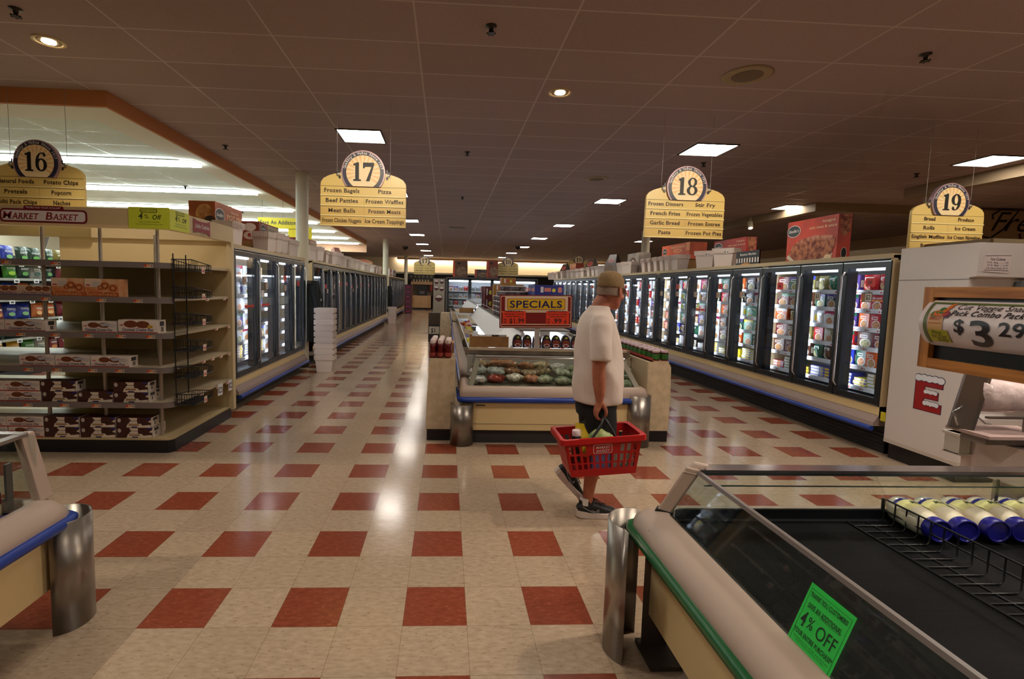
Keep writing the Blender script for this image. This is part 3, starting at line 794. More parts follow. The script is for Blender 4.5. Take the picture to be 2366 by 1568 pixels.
# rest of that aisle further on: one more stretch of shelving opposite and a hanging sign
t = thing('aisle_sign', 'small round 11 sign far off above the snack bags', 'sign', (-9.3, 12.6, 2.2))
mb = MB(); mb.lathe([(.26, 0), (.26, .02)], (-9.3, 12.6, 2.3), M((50, 52, 84), .4), 28, (0, -1, 0)); mb.lathe([(.22, .02), (.22, .024)], (-9.3, 12.6, 2.3), M((224, 206, 186), .4), 28, (0, -1, 0))
F = (V((-9.3, 12.575, 2.18)), V((1, 0, 0)), V((0, 0, 1)), V((0, -1, 0))); mb.text(F, '11', 0, 0, .24, BLACK, .003, .24, 1, 1); mb.build('number_disc', t)
mb = MB(); mb.tube([(-9.3, 12.6, 2.55), (-9.3, 12.6, LZ)], .004, M((120, 120, 120), .5), 5); mb.build('cord', t)
for i, (x, y) in enumerate(((-4.2, 6.2), (-5.05, 7.6), (-5.9, 9.0))):
    mb = MB(); mb.prism([(-.09, 0), (.09, 0), (0, -.26)], -.003, .003, M((220, 226, 236), .6), 'y'); mb.box((-.45, -.002, -.004), (.45, .002, .004), M((200, 200, 200), .5))
    solo(mb, 'pennant', 'white triangular pennant hanging in the next aisle, %s from the right' % ordn(i), 'pennant', ((-4.55, -5.2, -5.85)[i] , 4.9 + .35 * i, 2.28))

# ================================================================ freezer cases with glass doors
GL = glass((.90, .93, .95), .9, 'freezer_glass')
INN = M((196, 200, 204), .5); MAUVE = M((150, 130, 122), .5); BLUEB = M((24, 60, 150), .35); FRAME = M((40, 44, 50), .32, .3); CHROME = M((190, 192, 196), .2, .95)
TUB = M((238, 244, 255), .5, 0, TUBE_E, name='freezer_tube'); TUB2 = M((232, 238, 255), .5, 0, TUBE_E * .3, name='freezer_tube_weak')
def freezer(name, label, xd, sgn, ys, ztop, zbot, lit, shelves, tags, depth=.78, cat='freezer'):
    """sgn +1: faces +x (left run); -1: faces -x (right run). ys: door boundaries."""
    f = lambda a, y, z: (xd - sgn * a, y, z)           # a = distance behind the door face
    def bx(mb, a0, a1, y0, y1, z0, z1, m):
        xs = sorted((xd - sgn * a0, xd - sgn * a1)); mb.box((xs[0], y0, z0), (xs[1], y1, z1), m)
    ya, yb = ys[0], ys[-1]
    t = thing(name, label, cat, (xd - sgn * .4, (ya + yb) / 2, 0))
    mb = MB()
    bx(mb, depth, depth + .06, ya, yb, zbot - .1, ztop, INN); bx(mb, .05, depth + .06, ya, yb, ztop - .05, ztop, M((70, 66, 62), .5)); bx(mb, .0, depth, ya, yb, zbot - .12, zbot, INN)
    bx(mb, .0, depth + .06, ya, ya + .03, zbot - .12, ztop, M((200, 178, 138), .5)); bx(mb, .0, depth + .06, yb - .03, yb, zbot - .12, ztop, M((200, 178, 138), .5))
    bx(mb, .1, depth + .06, ya, yb, .0, zbot - .12, M((30, 30, 32), .6)); bx(mb, -.02, .1, ya, yb, ztop - .03, ztop + .015, M((186, 166, 128), .5))
    mb.build('cabinet', t)
    mb = MB(); bx(mb, -.005, .1, ya, yb, zbot - .09, zbot - .005, CREAM); mb.build('sill_panel', t)
    mb = MB(); P = [(xd - sgn * a, z) for a, z in ((.0, zbot - .09), (-.05, zbot - .16), (-.06, zbot - .2), (.1, zbot - .2), (.1, zbot - .09))]
    if sgn > 0: P = P[::-1]
    mb.prism(P, ya, yb, MAUVE, 'y'); mb.build('lower_panel', t)
    mb = MB(); mb.tube([f(-.07, ya, zbot - .225), f(-.07, yb, zbot - .225)], .026, BLUEB, 10); mb.build('bumper_rail', t)
    mb = MB(); bx(mb, .09, .12, ya, yb, 0, zbot - .2, M((18, 18, 20), .6))
    for k in range(5): bx(mb, .08, .09, ya, yb, .03 + k * .04, .045 + k * .04, M((26, 27, 30), .5))
    mb.build('toe_grille', t)
    for z in shelves:
        mb = MB(); bx(mb, .16, depth, ya + .03, yb - .03, z - .02, z - .012, M((190, 194, 200), .4, .3)); bx(mb, .155, .165, ya + .03, yb - .03, z - .032, z + .016, M((226, 228, 234), .4))
        s_ = mb.build('shelf', t)
        if abs(ya) < 8:
            for y in [ya + .1 + .155 * k for k in range(int((yb - ya - .15) / .155))]:
                if R.random() < .3: continue
                m2 = MB(); F = (V(f(.152, y, z - .012)), V((0, sgn, 0)), V((0, 0, 1)), V((sgn, 0, 0))); m2.rect(F, -.03, -.012, .03, .012, M((236, 232, 230), .5), .001)
                m2.rect(F, -.026, -.009, -.004, .009, M((190, 70, 60), .5), .002); m2.rect(F, .004, -.006, .024, .004, M((90, 90, 110), .5), .002); m2.build('price_tag', s_) if y < ya + 1.0 or R.random() < .35 else None
    for i in range(len(ys)):
        if lit == 0: continue
        y = ys[i]; y = min(max(y, ya + .06), yb - .06)
        if i < len(ys) - 1 or lit == 2:
            mb = MB(); bx(mb, .045, .06, y - .05, y + .05, zbot + .05, ztop - .1, FRAME); bx(mb, .06, .125, y - .05, y - .044, zbot + .05, ztop - .1, FRAME)
            bx(mb, .08, .105, y - .04, y - .016, zbot + .1, ztop - .16, TUB if lit == 2 else TUB2); bx(mb, .08, .105, y + .016, y + .04, zbot + .1, ztop - .16, TUB if lit == 2 else TUB2)
            mb.build('light_post', t)
    if lit == 2:
        mb = MB(); bx(mb, .1, .16, ya + .04, yb - .04, ztop - .14, ztop - .1, M((226, 232, 244), .5, 0, 1.2, name='canopy_light')); mb.build('canopy_light', t)
    for i in range(len(ys) - 1):
        y0, y1 = ys[i] + .006, ys[i + 1] - .006
        mb = MB(); fw = .062
        bx(mb, -.012, .03, y0, y0 + fw, zbot, ztop - .055, FRAME); bx(mb, -.012, .03, y1 - fw, y1, zbot, ztop - .055, FRAME)
        bx(mb, -.012, .03, y0 + fw, y1 - fw, zbot, zbot + .075, FRAME); bx(mb, -.012, .03, y0 + fw, y1 - fw, ztop - .12, ztop - .055, FRAME)
        bx(mb, -.014, -.011, y0 + .005, y1 - .005, ztop - .062, ztop - .056, CHROME); bx(mb, -.014, -.011, y0 + .005, y1 - .005, zbot + .002, zbot + .008, CHROME)
        d = mb.build('door', t)
        mb = MB(); bx(mb, .004, .012, y0 + fw - .004, y1 - fw + .004, zbot + .07, ztop - .115, GL); mb.build('glass', d)
        yh = (y1 - .03) if sgn < 0 else (y1 - .03)
        mb = MB(); mb.tube([f(-.012, yh, zbot + .12), f(-.045, yh, zbot + .16), f(-.045, yh, ztop - .2), f(-.012, yh, ztop - .16)], .011, CHROME, 8); mb.build('handle', d)
        for kind, dy, z in tags.get(i, ()):
            m2 = MB(); F = (V(f(-.001, (y0 + y1) / 2 + dy, z)), V((0, sgn, 0)), V((0, 0, 1)), V((sgn, 0, 0)))
            if kind == 'red':
                m2.rect(F, -.06, -.045, .06, .045, M((206, 44, 34), .45), .001); m2.rect(F, -.03, -.018, .02, .016, M((130, 24, 24), .5), .002); nm = 'red_sale_tag'
            elif kind == 'red_label':
                m2.rect(F, -.16, -.016, .16, .016, M((200, 40, 34), .45), .001); nm = 'red_strip'
            elif kind == 'white':
                m2.rect(F, -.05, -.05, .05, .05, M((214, 206, 200), .5), .001); nm = 'white_card'
            else:
                m2.rect(F, -.068, -.05, .068, .05, M((66, 56, 50), .45), .001); m2.rect(F, -.02, -.042, .06, .042, M((214, 204, 190), .45), .002); m2.rect(F, -.06, -.042, -.026, .042, M((168, 112, 66), .5), .002)
                m2.text(F, '$' + kind, .02, -.022, .05, BLACK, .003, .06, 1); nm = 'price_card'
            m2.build(nm, d)
    return t
XL, ZTL, ZBL = -2.46, 2.05, .38
freezer('freezer_case', 'left freezer case of four lit glass doors behind the bakery shelves', XL, 1, [4.06, 4.87, 5.65, 6.45, 7.15], ZTL, ZBL, 2, [.55, .77, .98, 1.2, 1.42, 1.64],
        {0: [('4', -.05, 1.62), ('red_label', .1, 1.28)], 1: [('5', -.05, 1.55), ('white', -.2, 1.44), ('red_label', -.1, 1.28)], 2: [('red', -.0, 1.68), ('3', .0, 1.52)], 3: [('red', -.02, 1.6)]})
ly = [7.72 + .755 * k for k in range(17)]
for u in range(4):
    a = ly[u * 4:u * 4 + 5]
    freezer('freezer_case', '%s dim freezer case in the long left row past the cream column' % ordn(u), XL, 1, a, ZTL, ZBL, 1, [.6, .85, 1.1, 1.35, 1.6],
            {0: [('red', 0, 1.62)], 1: [('red', -.05, 1.55), ('5', .1, 1.45)], 2: [('4', 0, 1.55)], 3: [('red', 0, 1.6)]} if u < 2 else {1: [('red', 0, 1.6)]})
fy = [20.75 + .755 * k for k in range(12)]
freezer('freezer_case', 'farthest left freezer case beyond the second cream column', XL, 1, fy, ZTL, ZBL, 1, [.6, .85, 1.1, 1.35, 1.6], {})
# ================================================================ frozen packages
FOODS = [M((150, 96, 56), .5, noise=(70, (206, 170, 118))), M((170, 70, 46), .5, noise=(80, (222, 178, 120))), M((96, 110, 52), .5, noise=(80, (196, 176, 120))), M((198, 150, 80), .5, noise=(60, (150, 90, 44)))]
PC = {'red': (176, 26, 34), 'dark red': (112, 24, 32), 'orange': (204, 92, 36), 'green': (34, 92, 66), 'mint green': (120, 176, 150), 'blue': (40, 58, 168), 'navy': (32, 34, 96), 'purple': (84, 60, 130), 'white': (214, 214, 216),
      'black': (32, 30, 34), 'yellow': (224, 204, 40), 'brown': (92, 52, 38), 'magenta': (168, 24, 74), 'olive': (136, 126, 76), 'grey': (140, 142, 150), 'tan': (196, 168, 124)}
PCN = list(PC)
def pack_mesh(c, w, h, d, style, seed=0):
    """front faces -y, origin bottom centre of the front"""
    rr = random.Random(seed * 31 + PCN.index(c)); mb = MB(); a = w / 2
    base = M(PC[c], .32); W_ = M((222, 220, 214), .4)
    F = (V((0, 0, 0)), V((1, 0, 0)), V((0, 0, 1)), V((0, -1, 0)))
    food = FOODS[rr.randrange(4)]
    if style == 'bag':
        n, k = 7, 7; fr = []
        for j in range(k + 1):
            v = j / k; row = []
            for i in range(n + 1):
                u = i / n; e = (4 * u * (1 - u)) ** .5 * min(1, (4 * v * (1 - v)) ** .4) * (1 + .25 * math.sin(7 * u + 5 * v + seed))
                row.append(((u - .5) * w, d * .4 - d * .45 * e, h * v))
            fr.append(row)
        mb.rings(fr, M(PC[c], .22, bump=(26, .7)), False, False, True)
        mb.box((-a * .95, d * .35, 0), (a * .95, d * .8, h * .98), base)
        mb.ell(F, 0, h * .38, a * .6, h * .24, food, .012 * 0 + .0); mb.rrect(F, -a * .55, h * .66, a * .55, h * .84, .006, W_, .002)
        mb.text(F, ('STEAM', 'FRESH', 'GARDEN')[seed % 3], 0, h * .7, h * .08, base, .004, a * .8, 1) if c != 'white' else None
        return mb
    mb.box((-a, 0, 0), (a, d, h), base)
    acc = M(((236, 226, 200), (200, 40, 40), (240, 200, 60), (70, 56, 120))[rr.randrange(4)], .4)
    if style == 'flat':
        mb.rect(F, -a * .96, h * .12, -a * .1, h * .88, W_, .0008); mb.rect(F, a * .5, h * .15, a * .94, h * .85, acc, .0008); mb.ell(F, a * .2, h * .5, a * .2, h * .4, food, .001)
        return mb
    if style == 'hm':
        mb.text(F, 'HUNGRY-MAN', 0, h * .62, h * .1, M((226, 200, 120), .4), .003, w * .86, 1); mb.rect(F, -a, h * .56, a, h * .6, M((190, 30, 40), .4), .001)
        for x, y, r in ((-.25, .26, .2), (.12, .22, .22), (.45, .3, .17)): mb.ell(F, a * x, h * y, a * r * 1.3, h * r * .9, FOODS[3], .0012)
        mb.ell(F, a * .1, h * .84, a * .5, h * .13, M((224, 214, 190), .5), .001); mb.ell(F, -a * .5, h * .82, a * .3, h * .12, FOODS[3], .0015)
        return mb
    if style == 'bq':
        mb.text(F, 'Banquet', 0, h * .76, h * .12, W_, .003, w * .8, 1, 0, .2); mb.ell(F, 0, h * .34, a * .78, h * .28, W_, .001); mb.ell(F, 0, h * .33, a * .64, h * .22, food, .002)
        mb.rect(F, -a, h * .62, a, h * .68, M((226, 180, 60), .4), .001); return mb
    mb.rect(F, -a, h * .78, a, h, M(PC[PCN[rr.randrange(len(PCN))]], .35), .0006) if seed % 2 else None
    mb.rrect(F, -a * .7, h * .66, a * .35, h * .84, .006, W_, .001)
    mb.rect(F, -a * .6, h * .71, a * .25, h * .79, base, .0016)
    mb.ell(F, a * .08, h * .34, a * .74, h * .28, W_, .001); mb.ell(F, a * .08, h * .34, a * .62, h * .23, food, .0018)
    mb.rect(F, -a * .92, h * .05, -a * .5, h * .12, acc, .001)
    S = (V((a, 0, 0)), V((0, 1, 0)), V((0, 0, 1)), V((1, 0, 0))); mb.rect(S, d * .2, h * .3, d * .8, h * .7, acc, .0008)
    S = (V((-a, 0, 0)), V((0, -1, 0)), V((0, 0, 1)), V((-1, 0, 0))); mb.rect(S, -d * .8, h * .3, -d * .2, h * .7, acc, .0008)
    return mb
_PK = {}
def pack(c, w, h, d, style, seed, loc, rz, label, group, tilt=None):
    k = (c, round(w, 3), round(h, 3), round(d, 3), style, seed)
    nm = {'bag': 'frozen_food_bag'}.get(style, 'frozen_meal_box')
    if k not in _PK:
        o = pack_mesh(c, w, h, d, style, seed).build(nm, None, False); _PK[k] = o
    else:
        o = _PK[k].copy(); COL.objects.link(o)
    place(o, loc, rz, tilt)
    return tag(o, label, 'frozen food', group)
SHN = ['bottom', 'second lowest', 'third lowest', 'third highest', 'second highest', 'top']
STF = MB()           # the many far packages nobody could count
def stuff_pack(c, x, y, z, w, h, d, sgn):
    xs = sorted((x, x - sgn * d)); STF.box((xs[0], y - w / 2, z), (xs[1], y + w / 2, z + h), M(PC[c], .35))
    F = (V((x, y, z)), V((0, sgn, 0)), V((0, 0, 1)), V((sgn, 0, 0))); STF.ell(F, 0, h * .35, w * .34, h * .26, FOODS[R.randrange(4)], .002, 8); STF.rect(F, -w * .36, h * .68, w * .3, h * .86, M((222, 220, 214), .4), .002)
def fill_door(xd, sgn, y0, y1, shelves, plan, dname, count, rowh=None, setb=.2):
    """plan: one list per shelf of (colour, style); sgn as for freezer()"""
    y0 += .012; y1 -= .012
    for li, row in enumerate(plan):
        n = len(row)
        if not n: continue
        z = shelves[li] - .012; top = (shelves[li + 1] if li + 1 < len(shelves) else shelves[li] + .26) - .035
        wcell = (y1 - y0) / n
        for k, (c, st) in enumerate(row):
            # counted from the left as one stands facing the door
            yc = (y1 - wcell * (k + .5)) if sgn < 0 else (y0 + wcell * (k + .5))
            ww = wcell * .955; hh = min(top - z - .005, .2); dd = .07 if st != 'bag' else .08
            x = xd - sgn * (setb + R.uniform(0, .02)); rz = (-math.pi / 2 if sgn < 0 else math.pi / 2)
            rot = rz + R.uniform(-.05, .05)
            if st == 'flat':
                m_ = R.randrange(3, 6)
                for q in range(m_):
                    if count: pack(c, round(ww, 2), .036, .16, 'flat', k % 2, (x + .0, yc + R.uniform(-.008, .008), z + q * .0365), rz + R.uniform(-.02, .02), '%s flat box, layer %d up in pile %d from left, %s' % (c, q + 1, k + 1, dname), 'flat boxes on freezer floors')
                    else: stuff_pack(c, x, yc, z + q * .036, ww, .034, .15, sgn)
            elif count:
                s_ = R.randrange(3)
                for q in range(1):
                    pack(c, round(ww, 2), round(hh, 2), dd, st, s_, (x, yc, z), rot, '%s frozen food %s, %s from left, %s shelf, %s' % (c, 'bag' if st == 'bag' else 'box', ordn(k), SHN[li], dname), 'frozen food behind glass doors')
            else: stuff_pack(c, x, yc, z, ww, hh, dd, sgn)
            if count and st not in ('flat',):   # deeper row standing behind
                stuff_pack(c, x - sgn * (dd + .03), yc, z, ww * .97, hh * .97, .2, sgn)
def rowp(s):
    ab = {'r': 'red', 'R': 'dark red', 'o': 'orange', 'g': 'green', 'm': 'mint green', 'b': 'blue', 'n': 'navy', 'p': 'purple', 'w': 'white', 'k': 'black', 'y': 'yellow', 'B': 'brown', 'M': 'magenta', 'v': 'olive', 'G': 'grey', 't': 'tan'}
    st = {'_': 'box', '~': 'bag', '=': 'flat', '#': 'hm', '*': 'bq'}
    return [(ab[s[i]], st[s[i + 1]]) for i in range(0, len(s), 2)]
SHZ_L = [.55, .77, .98, 1.2, 1.42, 1.64]
for di, (pl, nm) in enumerate(((['G=w=', 'w_v~G_', 'w~G~p_', 'w_w~w_', 'w~G_w~', 'B_b_w_'], 'first left freezer door'), (['G=w=', 'w_G~v_', 'w_w~', 'w~p_', 'G_w~', 'w_t_'], 'second left freezer door'), (['w_w~', 'w_v_', '', '', '', ''], 'third left freezer door'))):
    a = [4.06, 4.87, 5.65, 6.45, 7.15]
    fill_door(XL, 1, a[di], a[di + 1], SHZ_L, [rowp(x) for x in pl], nm, True)
for i in range(6):
    fill_door(XL, 1, ly[i], ly[i + 1], [.6, .85, 1.1, 1.35, 1.6], [rowp(x) for x in ('w_G_', 'r_w_', 'w~b_', 'G_t_', 'R_w_')], 'left row', False)
# ================================================================ right freezers
XR, ZTR, ZBR = 4.62, 2.03, .49
ry = [2.55, 3.16, 3.83, 4.58, 5.31, 5.99, 6.70, 7.40, 8.12, 8.85, 9.57] + [10.29 + .72 * k for k in range(13)]
SHZ_R = [.60, .83, 1.045, 1.255, 1.46, 1.665]
tg = {0: [('2', -.03, 1.6), ('red', -.06, 1.76)], 1: [('5', .05, 1.6)], 2: [('white', .0, 1.6), ('red', .0, 1.72)]}
freezer('freezer_case', 'nearest right freezer case of three bright glass doors beside the white ice chest', XR, -1, ry[0:4], ZTR, ZBR, 2, SHZ_R, tg)
freezer('freezer_case', 'second bright right freezer case of five doors under the black striped sign', XR, -1, ry[3:9], ZTR, ZBR, 2, SHZ_R, {0: [('5', .1, 1.6)], 1: [('5', .05, 1.58), ('red', .0, 1.72)], 2: [('4', .1, 1.58), ('red_label', -.1, 1.32)], 3: [('3', .1, 1.58), ('red', .1, 1.72)], 4: [('5', .1, 1.58)]})
freezer('freezer_case', 'third right freezer case, beyond the man with the basket', XR, -1, ry[8:14], ZTR, ZBR, 2, SHZ_R, {0: [('red', 0, 1.72)], 2: [('red', 0, 1.72)]})
freezer('freezer_case', 'far right freezer case beyond the stacked blue boxes', XR, -1, ry[13:19], ZTR, ZBR, 2, SHZ_R, {1: [('red', 0, 1.72)]})
freezer('freezer_case', 'farthest right freezer case near the back doors', XR, -1, ry[18:23], ZTR, ZBR, 2, SHZ_R, {})
plans = [['y=v=v=', 'g_o_n_b_', 'B_R_n#', 'o_r_p_n_', 'r*r*p_n#', 'r~r~w_'], ['b=b=', 'g~B~w_b_', 'r_v_g_r_', 'w~w_r*p_', 'g_k_r*p_', 'v~g~r*p_'], ['r=g=v=', 'B_R_B_', 'R_B_v_', 'o_v~w_', 'R_R_B_', 'R_g_v_'], ['y=y=w=', 'm_g_w_', 'm_m_w_', 'm~t_', 'k_w_r_', 'k_G_t_'],
         ['y=y=', 'B_g_o_', 'B_t_g_', 'o_w_', 'r_G~k_', 'g_w_o_'], ['w=w=', 'w_p_w_', 'p_w_w_', 'R_p_w_', 'B_k_', 'M_M_w_'], ['G=k=', 'B~g~', 'g_t_', 'g~v~', 'g~w_', 'r_r~w_'], ['b=w=', 'r_w_b_', 'r_R_w_', 'w_w_', 'w~w_', 'w_G_']]
for di, pl in enumerate(plans):
    fill_door(XR, -1, ry[di], ry[di + 1], SHZ_R, [rowp(x) for x in pl], '%s right freezer door' % ordn(di), True)
for di in range(8, 22):
    pl = [R.choice(('w=G=', 'r=w=')), R.choice(('r_r~w_', 'w_w_r_')), R.choice(('R_w_', 'w~w_')), R.choice(('w_r_', 'p_w_')), R.choice(('w_r~', 'G_w_')), R.choice(('w_w_', 'r_w_'))]
    fill_door(XR, -1, ry[di], ry[di + 1], SHZ_R, [rowp(x) for x in pl], '', False)
st_ = STF.build('frozen_packages', None, False); tag(st_, 'rows of frozen packages packed deep behind the front ones in the freezers', 'frozen food', None, 'stuff')
# ================================================================ coffin cases
LAM = M((214, 194, 162), .4, noise=(14, (196, 176, 142)), name='speckled_laminate'); LAMK = M((20, 20, 24), .4); TAUPE = M((186, 164, 148), .42); TAUPE2 = M((164, 146, 132), .42); RUB = M((22, 22, 24), .5)
CG = glass((.90, .94, .92), 1.0, 'case_glass')
LINER = M((26, 28, 32), .3)
def bump_can(loc, a0, a1, h, label, r=.118):
    """bent steel sheet standing on the floor round a case corner; angles in degrees, open elsewhere"""
    mb = MB(); n = 40; out, inn = [], []
    for k in range(n + 1):
        a = math.radians(a0 + (a1 - a0) * k / n); c, s = math.cos(a), math.sin(a)
        dip = .012 * max(0, (abs(k / n - .5) * 2 - .9) / .1)
        out.append([(c * r, s * r, 0), (c * r, s * r, h - dip)]); inn.append([(c * (r - .006), s * (r - .006), h - dip), (c * (r - .006), s * (r - .006), 0)])
    mb.rings([[*o_, *i_] for o_, i_ in zip(out, inn)], STEEL, True, True, True)
    return solo(mb, 'corner_guard', label, 'corner guard', loc, 0, 'steel corner guards')

# front low case: faces the camera
x0, x1, y0, y1 = .335, 2.29, 2.74, 3.30
t = thing('freezer_chest', 'low cream freezer chest with blue bumper and sloped glass in front of the man', 'freezer chest', ((x0 + x1) / 2, 3.0, 0))
mb = MB(); mb.box((x0 + .06, y0 + .06, 0), (x1 - .06, y1, .14), M((44, 42, 42), .6)); mb.build('toe_base', t)
mb = MB(); mb.box((x0 + .03, y0 + .03, .14), (x1 - .03, y1, .43), CREAM); mb.box((x0 + .03, y0 + .026, .205), (x1 - .03, y0 + .03, .21), M((150, 132, 96), .5)); mb.box((x0 + .165, y0 + .024, .395), (x0 + .26, y0 + .031, .405), M((40, 40, 40), .5)); mb.build('front_panel', t, bevel=.004)
mb = MB(); mb.tube([(x0, y1 + .0, .46), (x0, y0 + .04, .46), (x0 + .012, y0 + .012, .46), (x0 + .04, y0, .46), (x1 - .04, y0, .47), (x1 - .012, y0 + .012, .47), (x1, y0 + .04, .47), (x1, y1, .47)], .03, BLUEB, 12); mb.build('bumper_rail', t)
mb = MB()
prof = [(0, .49), (.0, .53), (.02, .585), (.05, .597), (.1, .597), (.1, .49)]
def rim_ring(a, z): return [(x0 + a, y1, z), (x0 + a, y0 + .03 + a, z), (x0 + .03 + a, y0 + a, z), (x1 - .03 - a, y0 + a, z + .008), (x1 - a, y0 + .03 + a, z + .008), (x1 - a, y1, z + .008)]
mb.rings([rim_ring(a, z) for a, z in prof], TAUPE, False, False, True); mb.build('rim', t)
def coffin_top(t, bl, tl, posts=True, postw=.055):
    """bl, tl: bottom and top corners front-left, front-right, back-right, back-left; sloped glass on front and both sides"""
    bl = [V(p) for p in bl]; tl = [V(p) for p in tl]
    for i, nm in ((0, 'front_glass'), (1, 'side_glass'), (3, 'side_glass')):
        a, b, c, d = bl[i], bl[(i + 1) % 4], tl[(i + 1) % 4], tl[i]
        m = MB(); n_ = ((b - a).cross(d - a)).normalized() * .005
        m.hexa([a, b, b + n_, a + n_], [d, c, c + n_, d + n_], CG); m.build(nm, t)
    for i in range(4):
        m = MB(); a, b = bl[i], tl[i]; s = (1, -1, -1, 1)[i]; q = postw
        e1 = (bl[1] - bl[0]).normalized() * q * s; e2 = (bl[2] - bl[1]).normalized() * .02 * (1 if i < 2 else -1)
        m.hexa(sorted_ccw([a, a + e1, a + e1 + e2, a + e2]), sorted_ccw([b, b + e1, b + e1 + e2, b + e2]), TAUPE2); m.build('corner_post', t)
    m = MB(); m.tube([tl[3], tl[0], tl[1], tl[2]], .012, CHROME, 8, True, False); m.build('top_rail', t)
def sorted_ccw(ps):
    c = sum(ps, V((0, 0, 0))) / 4
    return sorted(ps, key=lambda p: math.atan2(p.y - c.y, p.x - c.x))
coffin_top(t, [(.42, 2.79, .597), (2.21, 2.79, .605), (2.21, 3.26, .605), (.42, 3.26, .597)], [(.50, 3.0, .855), (2.11, 3.0, .872), (2.11, 3.28, .872), (.50, 3.28, .855)])
mb = MB(); mb.box((x0 + .1, y0 + .1, .40), (x1 - .1, y1 - .03, .42), M((150, 152, 150), .5)); mb.box((x0 + .09, y1 - .05, .42), (x1 - .09, y1 - .02, .85), M((176, 172, 164), .5)); mb.build('well', t)
mb = MB(); mb.box((1.24, 2.92, .60), (1.26, 2.94, .85), CHROME); mb.build('divider_clip', t)
# bags of rolls heaped in it
def lump(w, d, h, c, seed, nr=.35, m=None):
    rr = random.Random(seed); mb = MB(); nu, nv = 14, 8; ph = [rr.uniform(0, 6.28) for _ in range(6)]
    rows = []
    for j in range(nv + 1):
        th = math.pi * j / nv; row = []
        for i in range(nu):
            a = 2 * math.pi * i / nu
            k = 1 + nr * .35 * (math.sin(3 * a + ph[0]) * math.sin(2 * th + ph[1]) + .6 * math.sin(5 * a + ph[2] + 3 * th))
            row.append((w / 2 * math.sin(th) * math.cos(a) * k, d / 2 * math.sin(th) * math.sin(a) * k, h / 2 * (1 - math.cos(th) * k)))
        rows.append(row[::-1])
    mb.rings(rows, m or M(c, .2, bump=(40, .8)), True, True, True); return mb
TW = [(206, 190, 150), (196, 196, 176), (176, 150, 116), (150, 60, 46), (206, 206, 200), (150, 160, 130), (170, 120, 84)]
TN = ['pale tan', 'whitish', 'light brown', 'red printed', 'clear white', 'greenish', 'brown']
protos = [lump(.2, .15, .085, c, i, .5, M(c, .14, noise=(30, tuple(int(x * .72) for x in c)), bump=(34, .9))) for i, c in enumerate(TW)]
LP = {}
k = 0
for row in range(3):
    for col in range(10):
        i = R.randrange(7) if col < 5 else R.choice((1, 4, 5, 5))
        lb = '%s bag of rolls, %s from left, %s row of the low front chest' % (TN[i], ordn(col), ('front', 'middle', 'back')[row])
        p_ = (.54 + col * .175 + R.uniform(-.02, .02), 2.89 + row * .115, .60 + .055 * row + R.uniform(0, .03) - (.03 if col > 5 else 0))
        if i not in LP: o = solo(protos[i], 'frozen_roll_bag', lb, 'frozen food', p_, R.uniform(-.6, .6)); LP[i] = o
        else: o = dup(LP[i], p_, R.uniform(-.6, .6), lb, tilt=(R.uniform(-.2, .2), R.uniform(-.2, .2), R.uniform(-.6, .6)))
        o['group'] = 'bags of rolls in the low front chest'
bed = MB(); bed.box((x0 + .11, y0 + .12, .42), (x1 - .11, y1 - .06, .61), M((168, 160, 136), .4, noise=(24, (120, 112, 96)), bump=(30, 1.0)))
tag(bed.build('frozen_rolls', None, False), 'lower layer of bagged rolls filling the low front chest', 'frozen food', None, 'stuff')
bump_can((.36, 2.765, 0), 150, 388, .42, 'steel corner guard at the left corner of the low front chest')
bump_can((2.205, 2.775, 0), -215, 35, .53, 'steel corner guard at the right corner of the low front chest, behind the basket')

# side shelves wrapping the island ends, with jars on top
def end_shelf(name, label, xa, xb, y0, y1, side):
    t = thing(name, label, 'shelf unit', ((xa + xb) / 2, (y0 + y1) / 2, 0))
    h = .86
    P = [(xa, .12), (xb, .12), (xb, h), (xa, h)]
    if side < 0: P = [(xa - .012, .12), (xb, .12), (xb, h), (xa + .05, h), (xa + .025, h - .02), (xa + .015, h - .05), (xa - .004, .5)]
    else: P = [(xa, .12), (xb + .0, .12), (xb + .012, .5), (xb - .0, h - .05), (xb - .014, h - .02), (xb - .04, h), (xa, h)]
    mb = MB(); mb.prism(P, y0, y0 + .03, LAM, 'y'); mb.build('end_panel', t); mb = MB(); mb.prism(P, y1 - .03, y1, LAM, 'y'); mb.build('end_panel', t)
    mb = MB(); mb.box((xa, y0 + .005, 0), (xb, y1, .12), LAMK); mb.build('base', t)
    for z in (.125, .48, h - .03):
        mb = MB(); mb.box((xa + .02, y0 + .03, z), (xb - .01, y1 - .03, z + .025), M((190, 172, 142), .5)); mb.build('shelf', t)
    xk = xb - .02 if side < 0 else xa
    mb = MB(); mb.box((xk, y0 + .03, .12), (xk + .02, y1 - .03, h), M((180, 160, 130), .5)); mb.build('back_panel', t)
    return t
end_shelf('end_shelf', 'speckled cream end shelf at left of the low front chest, sauce bottles on top', .0, .285, 2.86, 3.75, -1)
end_shelf('end_shelf', 'speckled cream end shelf at right of the low front chest, jars on top', 2.33, 2.575, 2.88, 4.45, 1)
def bottle():
    t = thing('sauce_bottle', '', 'bottle')
    mb = MB(); mb.lathe([(.033, 0), (.036, .01), (.036, .06), (.03, .085), (.034, .11), (.03, .14), (.018, .155)], (0, 0, 0), M((92, 14, 14), .15), 14); mb.build('body', t)
    mb = MB(); mb.lathe([(.037, .018), (.037, .055)], (0, 0, 0), M((150, 60, 50), .4), 14); mb.build('label_band', t)
    mb = MB(); mb.lathe([(.026, .15), (.027, .155), (.027, .185), (.024, .19)], (0, 0, 0), M((226, 206, 200), .4), 14); mb.build('cap', t)
    return t
b0 = bottle(); k = 0
